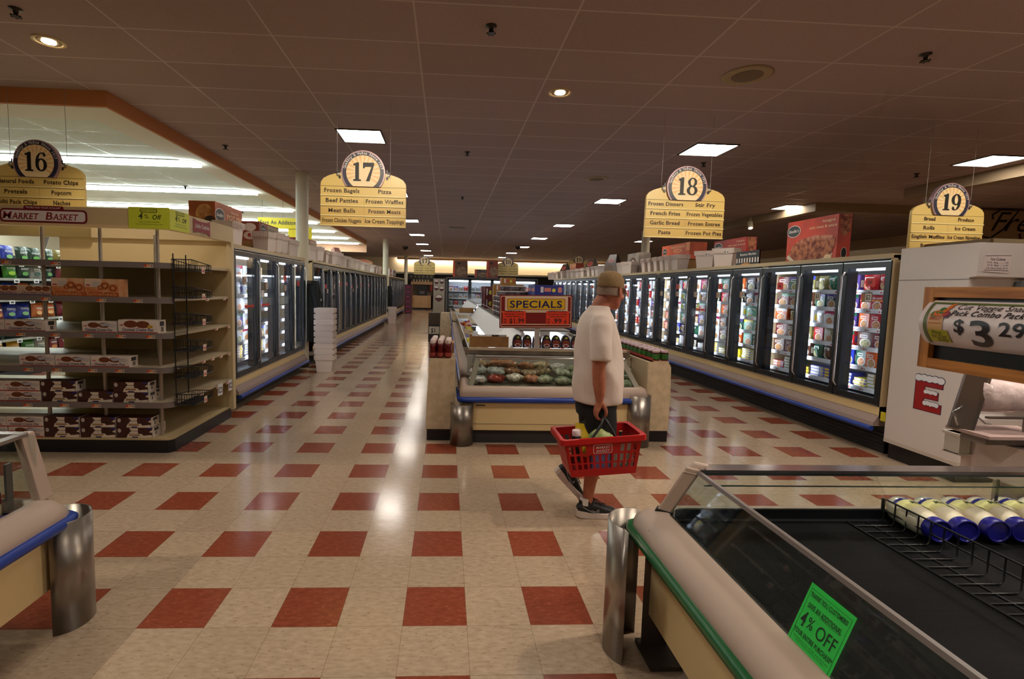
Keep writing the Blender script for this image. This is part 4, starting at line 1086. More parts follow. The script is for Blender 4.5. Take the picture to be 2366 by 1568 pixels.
for col in range(3):
    for row in range(6 if col < 2 else 4):
        p_ = (.045 + col * .08 + .004 * row, 2.96 + row * .085, .86); lb = 'red sauce bottle with pale cap, column %d from left, %s from the front' % (col + 1, ordn(row))
        o = place(b0, p_) if k == 0 else dup(b0, p_, 0, lb); o['label'] = lb; o['group'] = 'sauce bottles on the left end shelf'; k += 1
mb = MB(); mb.box((.2, 3.36, .86), (.275, 3.7, .97), CARD); solo(mb, 'cardboard_tray', 'small cardboard tray behind the sauce bottles', 'box')
def jar():
    t = thing('sauce_jar', '', 'jar')
    mb = MB(); mb.lathe([(.036, 0), (.04, .008), (.04, .075), (.034, .09)], (0, 0, 0), M((64, 18, 16), .15), 16); mb.build('body', t)
    mb = MB(); mb.lathe([(.0405, .014), (.0405, .07)], (0, 0, 0), M((54, 112, 42), .4, noise=(18, (40, 88, 34))), 16); mb.build('label_band', t)
    mb = MB(); mb.lathe([(.036, .086), (.038, .09), (.038, .106), (.034, .11)], (0, 0, 0), M((206, 180, 186), .35), 16); mb.build('lid', t)
    return t
j0 = jar(); k = 0
for col in range(2):
    for row in range(11):
        p_ = (2.44 + col * .092, 2.96 + row * .125, .872); lb = 'sauce jar with green label, %s column, %s from the front' % (('left', 'right')[col], ordn(row))
        o = place(j0, p_) if k == 0 else dup(j0, p_, R.uniform(0, 6), lb); o['label'] = lb; o['group'] = 'sauce jars on the right end shelf'; k += 1
mb = MB(); mb.box((2.38, 2.9, .86), (2.56, 4.36, .87), M((190, 150, 120), .6)); mb.box((2.38, 2.9, .86), (2.385, 4.36, .9), M((140, 40, 36), .5)); solo(mb, 'jar_tray', 'shallow printed carton tray under the sauce jars', 'tray')

# ---------------------------------------------------------------- long islands behind it
def island(label, y0, y1, near):
    t = thing('freezer_island', label, 'freezer island', (1.36, (y0 + y1) / 2, 0))
    xa, xb = .36, 2.36
    mb = MB(); mb.box((xa + .05, y0 + .02, 0), (xb - .05, y1, .14), M((40, 38, 38), .6)); mb.build('toe_base', t)
    mb = MB(); mb.box((xa + .03, y0, .14), (xb - .03, y1, .46), CREAM); mb.build('panel', t)
    mb = MB()
    for x in (xa, xb): mb.tube([(x, y0, .5), (x, y1, .5)], .03, BLUEB, 10)
    mb.build('bumper_rail', t)
    mb = MB(); mb.box((xa, y0, .53), (xa + .09, y1, .62), TAUPE); mb.box((xb - .09, y0, .53), (xb, y1, .62), TAUPE); mb.build('rim', t)
    for sx, x in ((1, xa), (-1, xb)):
        n = max(1, int((y1 - y0) / 2.4))
        for q in range(n):
            a, b = y0 + (y1 - y0) * q / n + .01, y0 + (y1 - y0) * (q + 1) / n - .01
            mb = MB(); X = lambda o_: x + sx * o_
            ps = [V((X(.06), a, .62)), V((X(.06), b, .62)), V((X(.10), b, .87)), V((X(.10), a, .87))]; nn = V((sx * .006, 0, 0))
            mb.add(ps + [p + nn for p in ps], [(0, 1, 2, 3), (7, 6, 5, 4), (0, 4, 5, 1), (1, 5, 6, 2), (2, 6, 7, 3), (3, 7, 4, 0)], CG); mb.build('side_glass', t)
        mb = MB(); mb.tube([(x + sx * .1, y0, .875), (x + sx * .1, y1, .875)], .014, CHROME, 8); mb.build('top_rail', t)
    mb = MB(); mb.box((xa + .09, y0, .5), (xb - .09, y1, .53), M((200, 204, 206), .5)); mb.build('well_floor', t)
    # central spine: sloped white canopies with a lamp under each, wire shelf on top
    C_ = M((236, 236, 236), .45)
    mb = MB(); mb.box((1.30, y0 + .25, .53), (1.42, y1 - .05, 1.1), M((210, 210, 206), .5)); mb.build('spine', t)
    for s_ in (-1, 1):
        mb = MB(); c = 1.36
        P = [(c + s_ * .50, .80), (c + s_ * .48, .78), (c + s_ * .24, 1.06), (c + s_ * .26, 1.10)]
        if s_ > 0: P = P[::-1]
        mb.prism(P, y0 + .25, y1 - .05, C_, 'y'); mb.build('canopy', t)
        mb = MB(); xs = sorted((c + s_ * .30, c + s_ * .36)); mb.box((xs[0], y0 + .5, .90), (xs[1], y1 - .3, .915), M((240, 246, 255), .5, 0, 16.0, name='island_lamp')); mb.build('lamp', t)
    mb = MB(); mb.box((1.06, y0 + .25, 1.1), (1.66, y1 - .05, 1.12), M((150, 146, 140), .4, .4))
    for x in (1.08, 1.64): mb.tube([(x, y0 + .26, 1.2), (x, y1 - .06, 1.2)], .006, CHROME, 6)
    mb.build('top_shelf', t)
    mb = MB(); mb.box((xa + .04, y0 - .02, .845), (xb - .06, y0 + .02, .92), STEEL) if near else mb.box((xa, y0, .5), (xb, y0 + .03, .9), LAM)
    if near: mb.box((xa + .08, y0 - .035, .90), (xb - .1, y0 + .03, .925), M((214, 196, 170), .3, .3)); mb.box((xa + .08, y0, .53), (xb - .08, y0 + .02, .86), M((186, 176, 160), .5)); mb.box((1.12, y0 - .045, .925), (1.26, y0 + .0, .937), M((200, 196, 190), .3))
    mb.build('front_rail', t)
    return t
island('long lit freezer island behind the low front chest, red specials sign at its end', 3.36, 11.9, True)
island('second freezer island farther back along the middle aisle', 12.4, 19.2, False)
end_shelf('end_shelf', 'pale end shelf beside the second island, far down the left aisle', .02, .29, 12.0, 12.6, -1)
mb = MB(); mb.box((-.33, 12.4, .5), (.0, 12.9, .84), M((70, 54, 40), .6)); mb.box((-.33, 12.38, .0), (.0, 12.9, .5), M((44, 40, 38), .6)); F = (V((-.16, 12.375, .1)), V((1, 0, 0)), V((0, 0, 1)), V((0, -1, 0)))
mb.rect(F, -.15, .12, .15, .34, M((214, 206, 190), .5)); mb.text(F, "$1", -.02, .16, .13, BLACK, .004, .16, 1)
solo(mb, 'dump_bin', 'dark display bin with a white $1 card beside the far end shelf', 'display bin')
# goods in the wells
wn = {-1: 'left', 1: 'right'}
wcols = [('white', 'red'), ('white', 'orange'), ('red', 'white'), ('black', 'white'), ('white', 'blue'), ('tan', 'white'), ('orange', 'yellow'), ('white', 'white')]
cnt = {}
for s_ in (-1, 1):
    for j in range(16):
        y = 3.72 + j * .5
        for i in range(3):
            x = 1.36 + s_ * (.60 + i * .095)
            c = R.choice(R.choice(wcols)); st = R.choice(('flat', 'box', 'bag'))
            if j < 12:
                h_ = .24 if c != 'white' else .22
                o = pack(c, .36, h_, .085, 'bag' if st == 'bag' else 'box', R.randrange(3), (x, y, .60), s_ * math.pi / 2 * -1 + R.uniform(-.1, .1), '%s frozen package, %s from the front in the %s lane of the %s island well' % (c, ordn(j), ('inner', 'middle', 'outer')[i], wn[s_]), 'frozen food in the island wells', None)
                o.rotation_euler = (-.9 + R.uniform(-.15, .15), R.uniform(-.12, .12), math.pi + R.uniform(-.2, .2)) if False else (R.uniform(-.1, .1), R.uniform(-.1, .1), -s_ * math.pi / 2 + R.uniform(-.12, .12))
STI = MB()
for s_ in (-1, 1):
    for j in range(60):
        c = R.choice(R.choice(wcols)); y = 3.6 + j * .14
        if R.random() < .75: STI.box((1.36 + s_ * .74 - .17, y, .531), (1.36 + s_ * .74 + .17, y + .11, .66 + R.uniform(0, .1)), M(PC[c], .35))
    for j in range(44):
        c = R.choice(R.choice(wcols)); y = 12.6 + j * .145
        STI.box((1.36 + s_ * .74 - .17, y, .531), (1.36 + s_ * .74 + .17, y + .12, .66 + R.uniform(0, .14)), M(PC[c], .35))
tag(STI.build('frozen_packages', None, False), 'jumbled lower layer of packages filling the island wells', 'frozen food', None, 'stuff')
# meatball domes and the carton along the front rail
def dome_pack():
    mb = MB(); F = (V((0, 0, 0)), V((1, 0, 0)), V((0, 0, 1)), V((0, -1, 0))); NV = M((26, 24, 44), .35); mt = M((150, 62, 40), .5, noise=(60, (96, 36, 26)))
    arch = lambda a, h_: [(-a, 0), (a, 0), (a * 1.05, h_ * .35)] + [(a * math.cos(th), h_ * .5 + h_ * .5 * math.sin(th)) for th in [k * math.pi / 10 for k in range(11)]] + [(-a * 1.05, h_ * .35)]
    mb.prism(arch(.052, .15), 0, .05, NV, 'y')
    mb.poly(F, [(-.044, .04), (.044, .04), (.044, .075), (.02, .095), (-.03, .09)], mt, .002); mb.ell(F, .0, .118, .034, .022, M((40, 44, 30), .4), .002); mb.ell(F, .006, .12, .014, .01, M((196, 200, 90), .4), .003)
    mb.ell(F, .004, .028, .036, .02, M((226, 214, 214), .4), .003); mb.ell(F, .004, .029, .026, .013, M((120, 30, 30), .4), .004)
    return mb
d0 = None
for i in range(11):
    p_ = (1.005 + i * .112, 3.42, .926); lb = 'dark domed meatball pack on the front rail, %s from left' % ordn(i)
    if d0 is None: d0 = solo(dome_pack(), 'meatball_pack', lb, 'frozen food', p_); o = d0
    else: o = dup(d0, p_, R.uniform(-.06, .06), lb)
    o['group'] = 'meatball packs on the front rail'
mb = MB(); mb.box((.46, 3.40, .926), (.90, 3.408, 1.05), CARD); mb.box((.46, 3.62, .926), (.90, 3.628, 1.05), CARD); mb.box((.46, 3.41, .926), (.467, 3.62, 1.03), CARD); mb.box((.893, 3.41, .926), (.90, 3.62, 1.03), CARD); mb.box((.46, 3.41, .926), (.90, 3.62, .932), CARD)
solo(mb, 'cardboard_carton', 'open brown cardboard carton on the left of the island front rail', 'carton')
for i in range(5):
    p_ = (.52 + i * .08, 3.52, .933); pack(R.choice(('white', 'black', 'grey')), .075, .125, .03, 'bag', i % 3, p_, R.uniform(-.2, .2), 'small foil pack standing in the brown carton, %s from left' % ordn(i), 'packs in the brown carton')
mb = MB(); mb.box((.55, 11.55, .9), (.95, 11.75, 1.04), CARD); solo(mb, 'cardboard_carton', 'small far cardboard carton at the back of the left island well', 'carton')
for i in range(4): pack('purple', .1, .13, .05, 'box', 1, (1.02 + i * .115, 11.62, .9), 0, 'purple and white pack beside the far carton, %s from left' % ordn(i), 'purple packs at the island end')
mb = MB(); mb.box((.42, 11.5, .86), (2.3, 11.8, .9), M((190, 190, 188), .4)); solo(mb, 'glass_cover', 'pale cover board across the far end of the long island', 'cover')
# ---------------------------------------------------------------- red specials sign on its post
t = thing('specials_sign', 'red SPECIALS price sign on a post in the middle island', 'sign', (1.19, 3.32, .93))
yS = 3.30; mb = MB(); mb.box((1.18, yS + .012, .93), (1.24, yS + .03, 1.2), M((186, 176, 170), .4)); mb.build('post', t)
mb = MB(); F = (V((1.185, yS, 1.35)), V((1, 0, .018)), V((-.018, 0, 1)), V((0, -1, 0))); RD = M((128, 18, 20), .4); CR = M((228, 206, 176), .4)
o_, r_, u_, n_ = F; r_.normalize(); u_.normalize()
for k in (1,):
    pts = [o_ + r_ * a + u_ * b for a, b in ((-.41, -.185), (.41, -.185), (.41, .185), (-.41, .185))]
    mb.hexa([pts[0], pts[1], pts[1] + V((0, .014, 0)), pts[0] + V((0, .014, 0))], [pts[3], pts[2], pts[2] + V((0, .014, 0)), pts[3] + V((0, .014, 0))], RD)
mb.rrect(F, -.40, -.175, .40, .175, .02, CR, .001); mb.rrect(F, -.393, -.168, .393, .168, .018, RD, .002)
mb.rect(F, -.35, .005, .36, .168, CR, .003); mb.rrect(F, -.325, .022, .33, .145, .014, M((178, 60, 40), .4), .004); mb.rrect(F, -.318, .028, .323, .139, .012, M((226, 186, 30), .4), .005)
mb.text(F, 'SPECIALS', .0, .045, .075, M((26, 20, 92), .4), .007, .60, 1)
mb.rect(F, -.385, -.01, .385, .004, CR, .004); mb.rect(F, -.385, -.148, .385, -.138, CR, .004); mb.build('board', t)
for x, l2, pr_ in ((-.245, 'BUTTER BALL WTR HSE', '$1.99'), (.245, 'BUTTER BALL DINNER', '.99*')):
    mb = MB(); mb.rect(F, x - .13, -.142, x + .13, .006, M((238, 66, 36), .4), .006); K = M((40, 14, 16), .5)
    mb.text(F, 'SPECIAL', x, -.006, .018, K, .008, .21, 1); mb.text(F, l2, x, -.036, .014, K, .008, .215, 1); mb.text(F, 'TURKEY MEATBALLS', x, -.062, .014, K, .008, .19, 1)
    if '*' in pr_: mb.text(F, '.99', x - .005, -.128, .05, K, .008, .11, 1); mb.text(F, 'c', x + .09, -.128, .042, K, .008, .032, 1); mb.rect(F, x + .089, -.138, x + .094, -.075, K, .0085)
    else: mb.text(F, pr_, x + .03, -.13, .052, K, .008, .175, 1)
    for q in range(3): mb.rect(F, x - .12, -.13 + q * .02, x - .085, -.122 + q * .02, K, .008)
    mb.build('price_card', t)
# ---------------------------------------------------------------- tubs and cartons on the island's top shelf
def tub(r, h, c, lidc):
    t = thing('ice_cream_tub', '', 'tub')
    mb = MB(); mb.lathe([(r * .88, 0), (r, h * .9)], (0, 0, 0), M(c, .4, noise=(20, tuple(min(255, int(x * 1.5) + 20) for x in c))), 18); mb.build('body', t)
    mb = MB(); mb.lathe([(r * 1.06, h * .86), (r * 1.06, h), (r * .9, h)], (0, 0, 0), M(lidc, .3), 18); mb.build('lid', t)
    return t
tp = tub(.1, .085, (66, 58, 62), (190, 186, 186)); used = False
for col, (x, y, n) in enumerate(((1.14, 5.6, 5), (1.36, 5.6, 5), (1.58, 5.6, 5), (1.16, 6.0, 6), (1.40, 6.0, 6), (1.62, 6.0, 5), (1.15, 6.4, 5), (1.4, 6.4, 6), (1.14, 6.9, 4), (1.38, 7.0, 6))):
    for q in range(n):
        lb = 'round tub, layer %d up in the %s stack on the island top shelf' % (q + 1, ordn(col)); p_ = (x + R.uniform(-.006, .006), y, 1.122 + q * .088)
        o = dup(tp, p_, 0, lb) if used else place(tp, p_); o['label'] = lb; o['group'] = 'tubs on the island top shelf'; used = True
def carton_row(c, c2, w, h, d, spots, nm, lab, grp, word=None):
    mb = MB(); mb.box((-w / 2, 0, 0), (w / 2, d, h), M(c, .45)); F = (V((0, 0, 0)), V((1, 0, 0)), V((0, 0, 1)), V((0, -1, 0)))
    mb.rect(F, -w * .3, h * .2, -w * .2, h * .8, M((214, 206, 214), .5)); mb.rect(F, -w * .17, h * .3, w * .06, h * .7, M(c2, .5)); mb.ell(F, w * .16, h * .45, h * .2, h * .2, M((200, 190, 60), .5)); mb.rrect(F, w * .3, h * .2, w * .44, h * .8, h * .2, M(c2, .5))
    S = (V((-w / 2, d, 0)), V((0, -1, 0)), V((0, 0, 1)), V((-1, 0, 0))); mb.rect(S, d * .1, h * .3, d * .9, h * .65, M(c2, .5))
    p0 = None
    for i, (x, y, z) in enumerate(spots):
        lb = lab % ordn(i)
        if p0 is None: p0 = solo(mb, nm, lb, 'box', (x, y, z)); o = p0
        else: o = dup(p0, (x, y, z), R.uniform(-.03, .03), lb)
        o['group'] = grp
carton_row((34, 46, 128), (196, 120, 110), .42, .135, .3, [(1.66, 4.9, 1.122), (1.66, 4.9, 1.258), (1.66, 4.9, 1.394), (1.66, 4.9, 1.53), (1.22, 4.95, 1.122), (1.22, 4.95, 1.258), (1.66, 5.22, 1.53), (1.66, 5.22, 1.394), (1.70, 8.6, 1.53), (1.70, 8.6, 1.394), (1.70, 8.6, 1.258), (1.70, 8.6, 1.122)], 'cone_box', 'blue cone box, %s counted in the stacks on the island top shelf', 'blue boxes on the island top shelf')
carton_row((150, 106, 36), (176, 70, 40), .3, .14, .25, [(1.30, 8.0, 1.122), (1.30, 8.0, 1.264), (1.30, 8.0, 1.406), (1.30, 8.0, 1.548), (1.62, 8.0, 1.122), (1.62, 8.0, 1.264), (1.62, 8.0, 1.406), (1.62, 8.0, 1.548), (1.46, 8.05, 1.69)], 'wafer_box', 'yellow brown wafer box, %s counted in the island stacks', 'yellow boxes on the island top shelf')
carton_row((88, 24, 28), (60, 44, 40), .22, .26, .3, [(1.2, 9.6, 1.122), (1.44, 9.6, 1.122), (1.2, 9.6, 1.384), (1.2, 10.4, 1.122), (1.44, 10.4, 1.122), (1.2, 10.4, 1.384)], 'cone_box', 'dark red display box, %s counted at the far end of the island shelf', 'dark red boxes on the island top shelf')
# ================================================================ far end: three-door freezer, tall panel, kiosk
freezer_x = None
yF = 20.0; t = thing('freezer_case', 'three-door freezer facing the camera at the far end of the middle aisle', 'freezer', (2.2, 20.4, 0))
mb = MB(); mb.box((.16, yF + .7, 0), (4.25, yF + .8, 2.06), INN); mb.box((.14, yF, 1.98), (4.27, yF + .8, 2.07), M((66, 60, 58), .5)); mb.box((.14, yF, 0), (4.27, yF + .8, .3), CREAM); mb.box((.14, yF - .02, 0), (.22, yF + .8, 2.0), M((90, 84, 78), .5)); mb.box((4.2, yF, 0), (4.27, yF + .8, 2.0), M((90, 84, 78), .5)); mb.build('cabinet', t)
for i in range(4):
    a = .22 + i * 1.0
    mb = MB(); mb.box((a, yF - .02, .3), (a + .07, yF + .03, 2.0), FRAME); mb.box((a + .93, yF - .02, .3), (a + 1.0, yF + .03, 2.0), FRAME); mb.box((a, yF - .02, 1.93), (a + 1, yF + .03, 2.0), FRAME); mb.box((a, yF - .02, .3), (a + 1, yF + .03, .38), FRAME)
    d = mb.build('door', t); mb = MB(); mb.box((a + .06, yF, .37), (a + .94, yF + .01, 1.94), GL); mb.build('glass', d)
    mb = MB(); mb.box((a + .07, yF + .1, 1.86), (a + .93, yF + .16, 1.93), M((240, 246, 255), .5, 0, 6.0, name='far_freezer_lamp')); mb.build('canopy_light', t)
    for z in (.45, .8, 1.12, 1.44):
        mb = MB(); mb.box((a + .05, yF + .2, z - .02), (a + .95, yF + .7, z), M((216, 220, 226), .4)); mb.box((a + .05, yF + .19, z - .03), (a + .95, yF + .2, z + .02), WHITE); mb.build('shelf', t)
        for q in range(4):
            pack(R.choice(('white', 'grey', 'white', 'red', 'purple', 'tan')), .2, .22, .08, R.choice(('bag', 'box')), R.randrange(3), (a + .16 + q * .225, yF + .24, z), 0, 'package %s from left at %.1f m height in the %s far freezer door' % (ordn(q), z, ordn(i)), 'packages in the far freezer')
for (x, w_, h_, c, lb) in ((.78, .65, .72, (96, 60, 44), 'tall orange-edged display box, left one on top of the far freezer'), (2.22, .5, .76, (120, 52, 40), 'tall red-brown display box, right one on top of the far freezer'), (1.72, .55, .36, (78, 66, 66), 'low grey display box between the tall ones on the far freezer')):
    mb = MB(); mb.box((-w_ / 2, 0, 0), (w_ / 2, .35, h_), M(c, .5)); F = (V((0, 0, 0)), V((1, 0, 0)), V((0, 0, 1)), V((0, -1, 0))); mb.ell(F, .05, h_ * .36, w_ * .36, h_ * .3, M((70, 50, 40), .5, noise=(14, (150, 120, 90)))); mb.ell(F, -w_ * .1, h_ * .84, w_ * .13, h_ * .06, BLACK); mb.rect(F, -w_ / 2, 0, -w_ * .36, h_, M((176, 70, 36), .5), .0005)
    solo(mb, 'display_box', lb, 'box', (x, yF + .1, 2.07))
mb = MB(); mb.box((-.40, 19.9, 0), (.10, 20.0, 1.97), M((150, 138, 122), .6)); MR = M((74, 26, 30), .5)
F = (V((-.15, 19.9, 0)), V((1, 0, 0)), V((0, 0, 1)), V((0, -1, 0)))
for x, z, s_ in ((-.12, 1.82, .09), (.12, 1.84, .09), (-.12, 1.55, .1), (.12, 1.52, .1), (.0, 1.12, .16)):
    mb.ell(F, x, z, s_, s_ * 1.0, MR, .002); mb.ell(F, x, z + .01, s_ * .85, s_ * .8, M((206, 190, 186), .5), .003, 16, 0, 180); mb.rect(F, x - s_, z - s_ * .5, x + s_, z - s_ * .1, MR, .004)
solo(mb, 'emblem_panel', 'tall grey panel with maroon and white dome emblems beside the far freezer', 'panel')
t = thing('coffee_kiosk', 'wooden coffee counter kiosk at the far end of the left aisle', 'kiosk', (-1.5, 33.0, 0))
TAN = M((190, 150, 104), .5); mb = MB(); mb.box((-2.3, 32.7, .12), (-.9, 33.3, .98), TAN); mb.box((-2.25, 32.72, 0), (-.95, 33.3, .12), BLACK); mb.build('counter', t)
for x in (-1.85, -1.37): 
    mb = MB(); mb.box((x - .22, 32.685, .16), (x + .22, 32.7, .94), M((202, 162, 116), .5)); mb.build('door', t)
mb = MB(); mb.box((-2.3, 33.25, .98), (-.8, 33.3, 2.1), M((110, 92, 74), .6)); mb.box((-2.3, 32.7, 1.75), (-.8, 33.3, 1.95), M((160, 120, 84), .5)); mb.build('back_board', t)
mb = MB(); mb.box((-1.85, 32.85, .98), (-1.2, 33.2, 1.7), M((30, 28, 28), .4)); mb.box((-1.7, 32.83, 1.1), (-1.35, 32.86, 1.3), M((110, 104, 100), .3, .6)); mb.build('coffee_machine', t)
mb = MB(); mb.box((-.95, 32.8, 1.3), (-.8, 33.2, 1.75), M((140, 30, 30), .5)); mb.build('red_panel', t)
mb = MB(); mb.box((-2.5, 32.9, 2.12), (-.7, 33.0, 2.5), M((34, 28, 24), .6)); F = (V((-1.6, 32.9, 2.2)), V((1, 0, 0)), V((0, 0, 1)), V((0, -1, 0)))
for k in range(6): mb.ell(F, -.7 + k * .28, .1, .08, .1, M((90, 74, 44), .6))
for k in range(6): mb.rect(F, -.55 + k * .2, -.3, -.45 + k * .2, -.1, M((170, 150, 120), .6))
mb.build('menu_board', t)
mb = MB(); mb.hexa([(-2.6, 32.3, .2), (-2.3, 32.3, .2), (-2.3, 32.6, .2), (-2.6, 32.6, .2)], [(-2.7, 32.2, .72), (-2.15, 32.2, .72), (-2.15, 32.7, .72), (-2.7, 32.7, .72)], M((120, 66, 36), .7)); solo(mb, 'waste_basket', 'brown woven basket bin in front of the coffee kiosk', 'basket', kind=None)
mb = None
for i in range(6):
    m_ = MB(); m_.box((-.22, 0, 0), (.22, .4, .28), M((110, 56, 40), .5)); F = (V((0, 0, 0)), V((1, 0, 0)), V((0, 0, 1)), V((0, -1, 0))); m_.ell(F, 0, .14, .18, .09, M((40, 50, 120), .5)); m_.rect(F, -.12, .1, .12, .18, M((180, 60, 50), .5), .002)
    if i == 0: sb = solo(m_, 'soda_case', '', 'case', (-2.05, 27.0, 0)); o = sb
    else: o = dup(sb, (-2.05, 27.0, .285 * i), R.uniform(-.05, .05))
    o['label'] = 'printed soda case, %s from the floor in the far stack by the last column' % ordn(i); o['group'] = 'stacked soda cases'
# ================================================================ hanging aisle signs
SY = M((228, 200, 122), .35); SY2 = M((216, 184, 108), .35); SYL = M((244, 224, 160), .35); SN = M((44, 42, 66), .4); SRIM = M((176, 146, 156), .35, .2); INK = M((44, 22, 16), .5); SO = M((240, 196, 132), .4); SC_ = M((246, 224, 180), .4)
NINE = [(.95, .66), (.94, .45), (.85, .22), (.66, .06), (.4, 0), (.2, .04), (.12, .14), (.2, .24), (.32, .2), (.34, .1), (.45, .06), (.58, .12), (.68, .3), (.70, .5), (.70, .66)]
def numeral(mb, F, ch, x, y, h, w):
    def ring(cx_, cy_, a, b, a2, b2, flip=False, n=.032):
        for q in range(24):
            t0, t1 = 2 * math.pi * q / 24, 2 * math.pi * (q + 1) / 24
            P = [(cx_ + a * math.cos(t0), cy_ + b * math.sin(t0)), (cx_ + a * math.cos(t1), cy_ + b * math.sin(t1)), (cx_ + a2 * math.cos(t1), cy_ + b2 * math.sin(t1)), (cx_ + a2 * math.cos(t0), cy_ + b2 * math.sin(t0))]
            mb.poly(F, [(x + w * (1 - p if flip else p), y + h * (1 - q_ if flip else q_)) for p, q_ in P], BLACK, n)
    def pg(P, flip=False, n=.0325): mb.poly(F, [(x + w * (1 - a if flip else a), y + h * (1 - b if flip else b)) for a, b in P], BLACK, n)
    if ch == '1': pg([(.12, .0), (.88, .0), (.88, .07), (.68, .09), (.68, 1.0), (.5, 1.0), (.12, .90), (.12, .83), (.32, .83), (.32, .09), (.12, .07)])
    elif ch == '7': pg([(.05, 1), (.98, 1), (.98, .93), (.60, 0), (.30, 0), (.76, .78), (.22, .78), (.15, .68), (.05, .68)])
    elif ch == '8': ring(.5, .74, .40, .26, .19, .20); ring(.5, .27, .47, .27, .22, .21, n=.0325)
    else:
        f = ch == '6'; ring(.5, .66, .45, .34, .19, .27, f); pg(NINE, f)
def aisle_sign(num, rows, cx, y, zb, w, label, lettered=True):
    t = thing('aisle_sign', label, 'sign', (cx, y, zb), 0, 'hanging aisle signs')
    hw = w / 2; k = w / .97; hb = .112 * k * 4 if len(rows) >= 4 else .112 * k * len(rows)
    F = (V((cx, y, zb)), V((1, 0, 0)), V((0, 0, 1)), V((0, -1, 0)))
    top = [(-hw, hb), (-hw * .99, hb + .045 * k), (-hw * .93, hb + .085 * k), (-hw * .82, hb + .115 * k), (-hw * .6, hb + .15 * k), (-hw * .4, hb + .165 * k)]
    out = [(-hw, 0), (hw, 0)] + [(-x, z) for x, z in top] + top[::-1]
    mb = MB(); mb.prism([(cx + x, zb + z) for x, z in out], y, y + .03, SY, 'y'); mb.build('board', t)
    n = len(rows)
    mb = MB()
    for i, (a, b) in enumerate(rows):
        z1 = hb - i * hb / n; z0 = hb - (i + 1) * hb / n
        mb.rect(F, -hw * .995, z0 + .003, hw * .995, z1 - .003, SY if i < 2 else SY2, .004); mb.rect(F, -hw, z0, hw, z0 + .012 * k, SYL, .012); mb.rect(F, -hw, z1 - .004 * k, hw, z1, M((120, 92, 44), .5), .006)
        if i: mb.rect(F, .008, z0 + .012 * k, .011, z1 - .006, M((176, 146, 84), .5), .006)
        if lettered:
            h_ = .043 * k
            for s_, x in ((a, -hw * .5), (b, hw * .5)):
                nat = len(s_) * h_ * .72; mb.text(F, s_, x, z0 + .042 * k, h_, INK, .008, min(nat, hw * .92), 1, 1)
        else:
            for s_, x in ((a, -hw * .5), (b, hw * .5)):
                mb.text(F, s_, x, z0 + .042 * k, .04 * k, INK, .008, min(len(s_) * .03 * k, hw * .9), 1, 1)
    mb.build('name_strips', t)
    r = .247 * k; cz = hb + .155 * k
    mb = MB()
    th0 = math.asin(-.155 * k / r); arc = [th0 + (math.pi - 2 * th0) * i / 30 for i in range(31)]
    mb.prism([(cx + r * math.cos(a), zb + cz + r * math.sin(a)) for a in arc], y - .022, y + .028, SRIM, 'y')
    def disc(rr, m, n_):
        t0 = math.asin(max(-1, -.155 * k / rr)); mb.poly(F, [(rr * math.cos(t0 + (math.pi - 2 * t0) * i / 30), cz + rr * math.sin(t0 + (math.pi - 2 * t0) * i / 30)) for i in range(31)], m, n_)
    disc(r * .945, SN, .024); disc(r * .775, SC_, .026)
    for i in range(-1, 14):
        a = math.radians(-22 + i * 17); b = a + math.radians(9); mb.poly(F, [(r * .3 * math.cos(a + .08), cz + r * .3 * math.sin(a + .08)), (r * .765 * math.cos(a), cz + max(-.15 * k, r * .765 * math.sin(a))), (r * .765 * math.cos(b), cz + max(-.15 * k, r * .765 * math.sin(b)))], SO, .0265)
    tx = 'Quality & Value Since 1917'; N_ = len(tx)
    for i, ch in enumerate(tx):
        a = math.radians(166 - i * (152 / (N_ - 1))); mb.text(F, ch, r * .82 * math.cos(a), cz + r * .82 * math.sin(a), .027 * k, M((226, 222, 220), .4), .027, .021 * k if ch not in 'WQ&V' else .027 * k, 1, 1, 0, 'c', a - math.pi / 2) if ch != ' ' else None
    mb.build('medallion', t)
    mb = MB(); numeral(mb, F, num[0], -.125 * k, cz - .095 * k, .205 * k, .115 * k); numeral(mb, F, num[1], -.008 * k, cz - .095 * k, .205 * k, .135 * k); mb.build('number', t)
    for s_ in (-1, 1):
        mb = MB(); ox = s_ * (r + .02 * k)
        for q in range(5): mb.poly(F, [(ox, cz - .02 * k), (ox + s_ * (.02 + .028 * math.cos(q * .8 - 1.6)) * k, cz + (-.02 + .04 * math.sin(q * .8 - 1.6)) * k), (ox + s_ * (.012 + .02 * math.cos(q * .8 - 1.1)) * k, cz + (-.02 + .03 * math.sin(q * .8 - 1.1)) * k)], M((30, 26, 30), .4), .01)
        mb.ell(F, ox + s_ * .012 * k, cz - .02 * k, .016 * k, .01 * k, M((200, 196, 196), .3), .012, 8); mb.ell(F, ox - s_ * .0 * k, cz - .055 * k, .012 * k, .02 * k, M((30, 26, 30), .4), .009, 8); mb.ell(F, ox, cz + .02 * k, .01 * k, .024 * k, M((30, 26, 30), .4), .009, 8)
        mb.build('ornament', t)
    mb = MB()
    for x in (-hw * .62, hw * .62): mb.tube([(cx + x, y + .015, zb + hb + .1), (cx + x, y + .015, CZ if cx > FX else LZ + .1)], .0025, M((150, 140, 134), .4), 5)
    mb.build('hanging_wire', t)
r17 = [('Frozen Bagels', 'Pizza'), ('Beef Patties', 'Frozen Waffles'), ('Meat Balls', 'Frozen Meats'), ('Frozen Chicken Nuggets', 'Ice Cream Toppings')]
r18 = [('Frozen Dinners', 'Stir Fry'), ('French Fries', 'Frozen Vegetables'), ('Garlic Bread', 'Frozen Entree'), ('Pasta', 'Frozen Pot Pies')]
r19 = [('Bread', 'Produce'), ('Rolls', 'Ice Cream'), ('English Muffins', 'Ice Cream Novelties'), ('Bagels', 'Pies')]
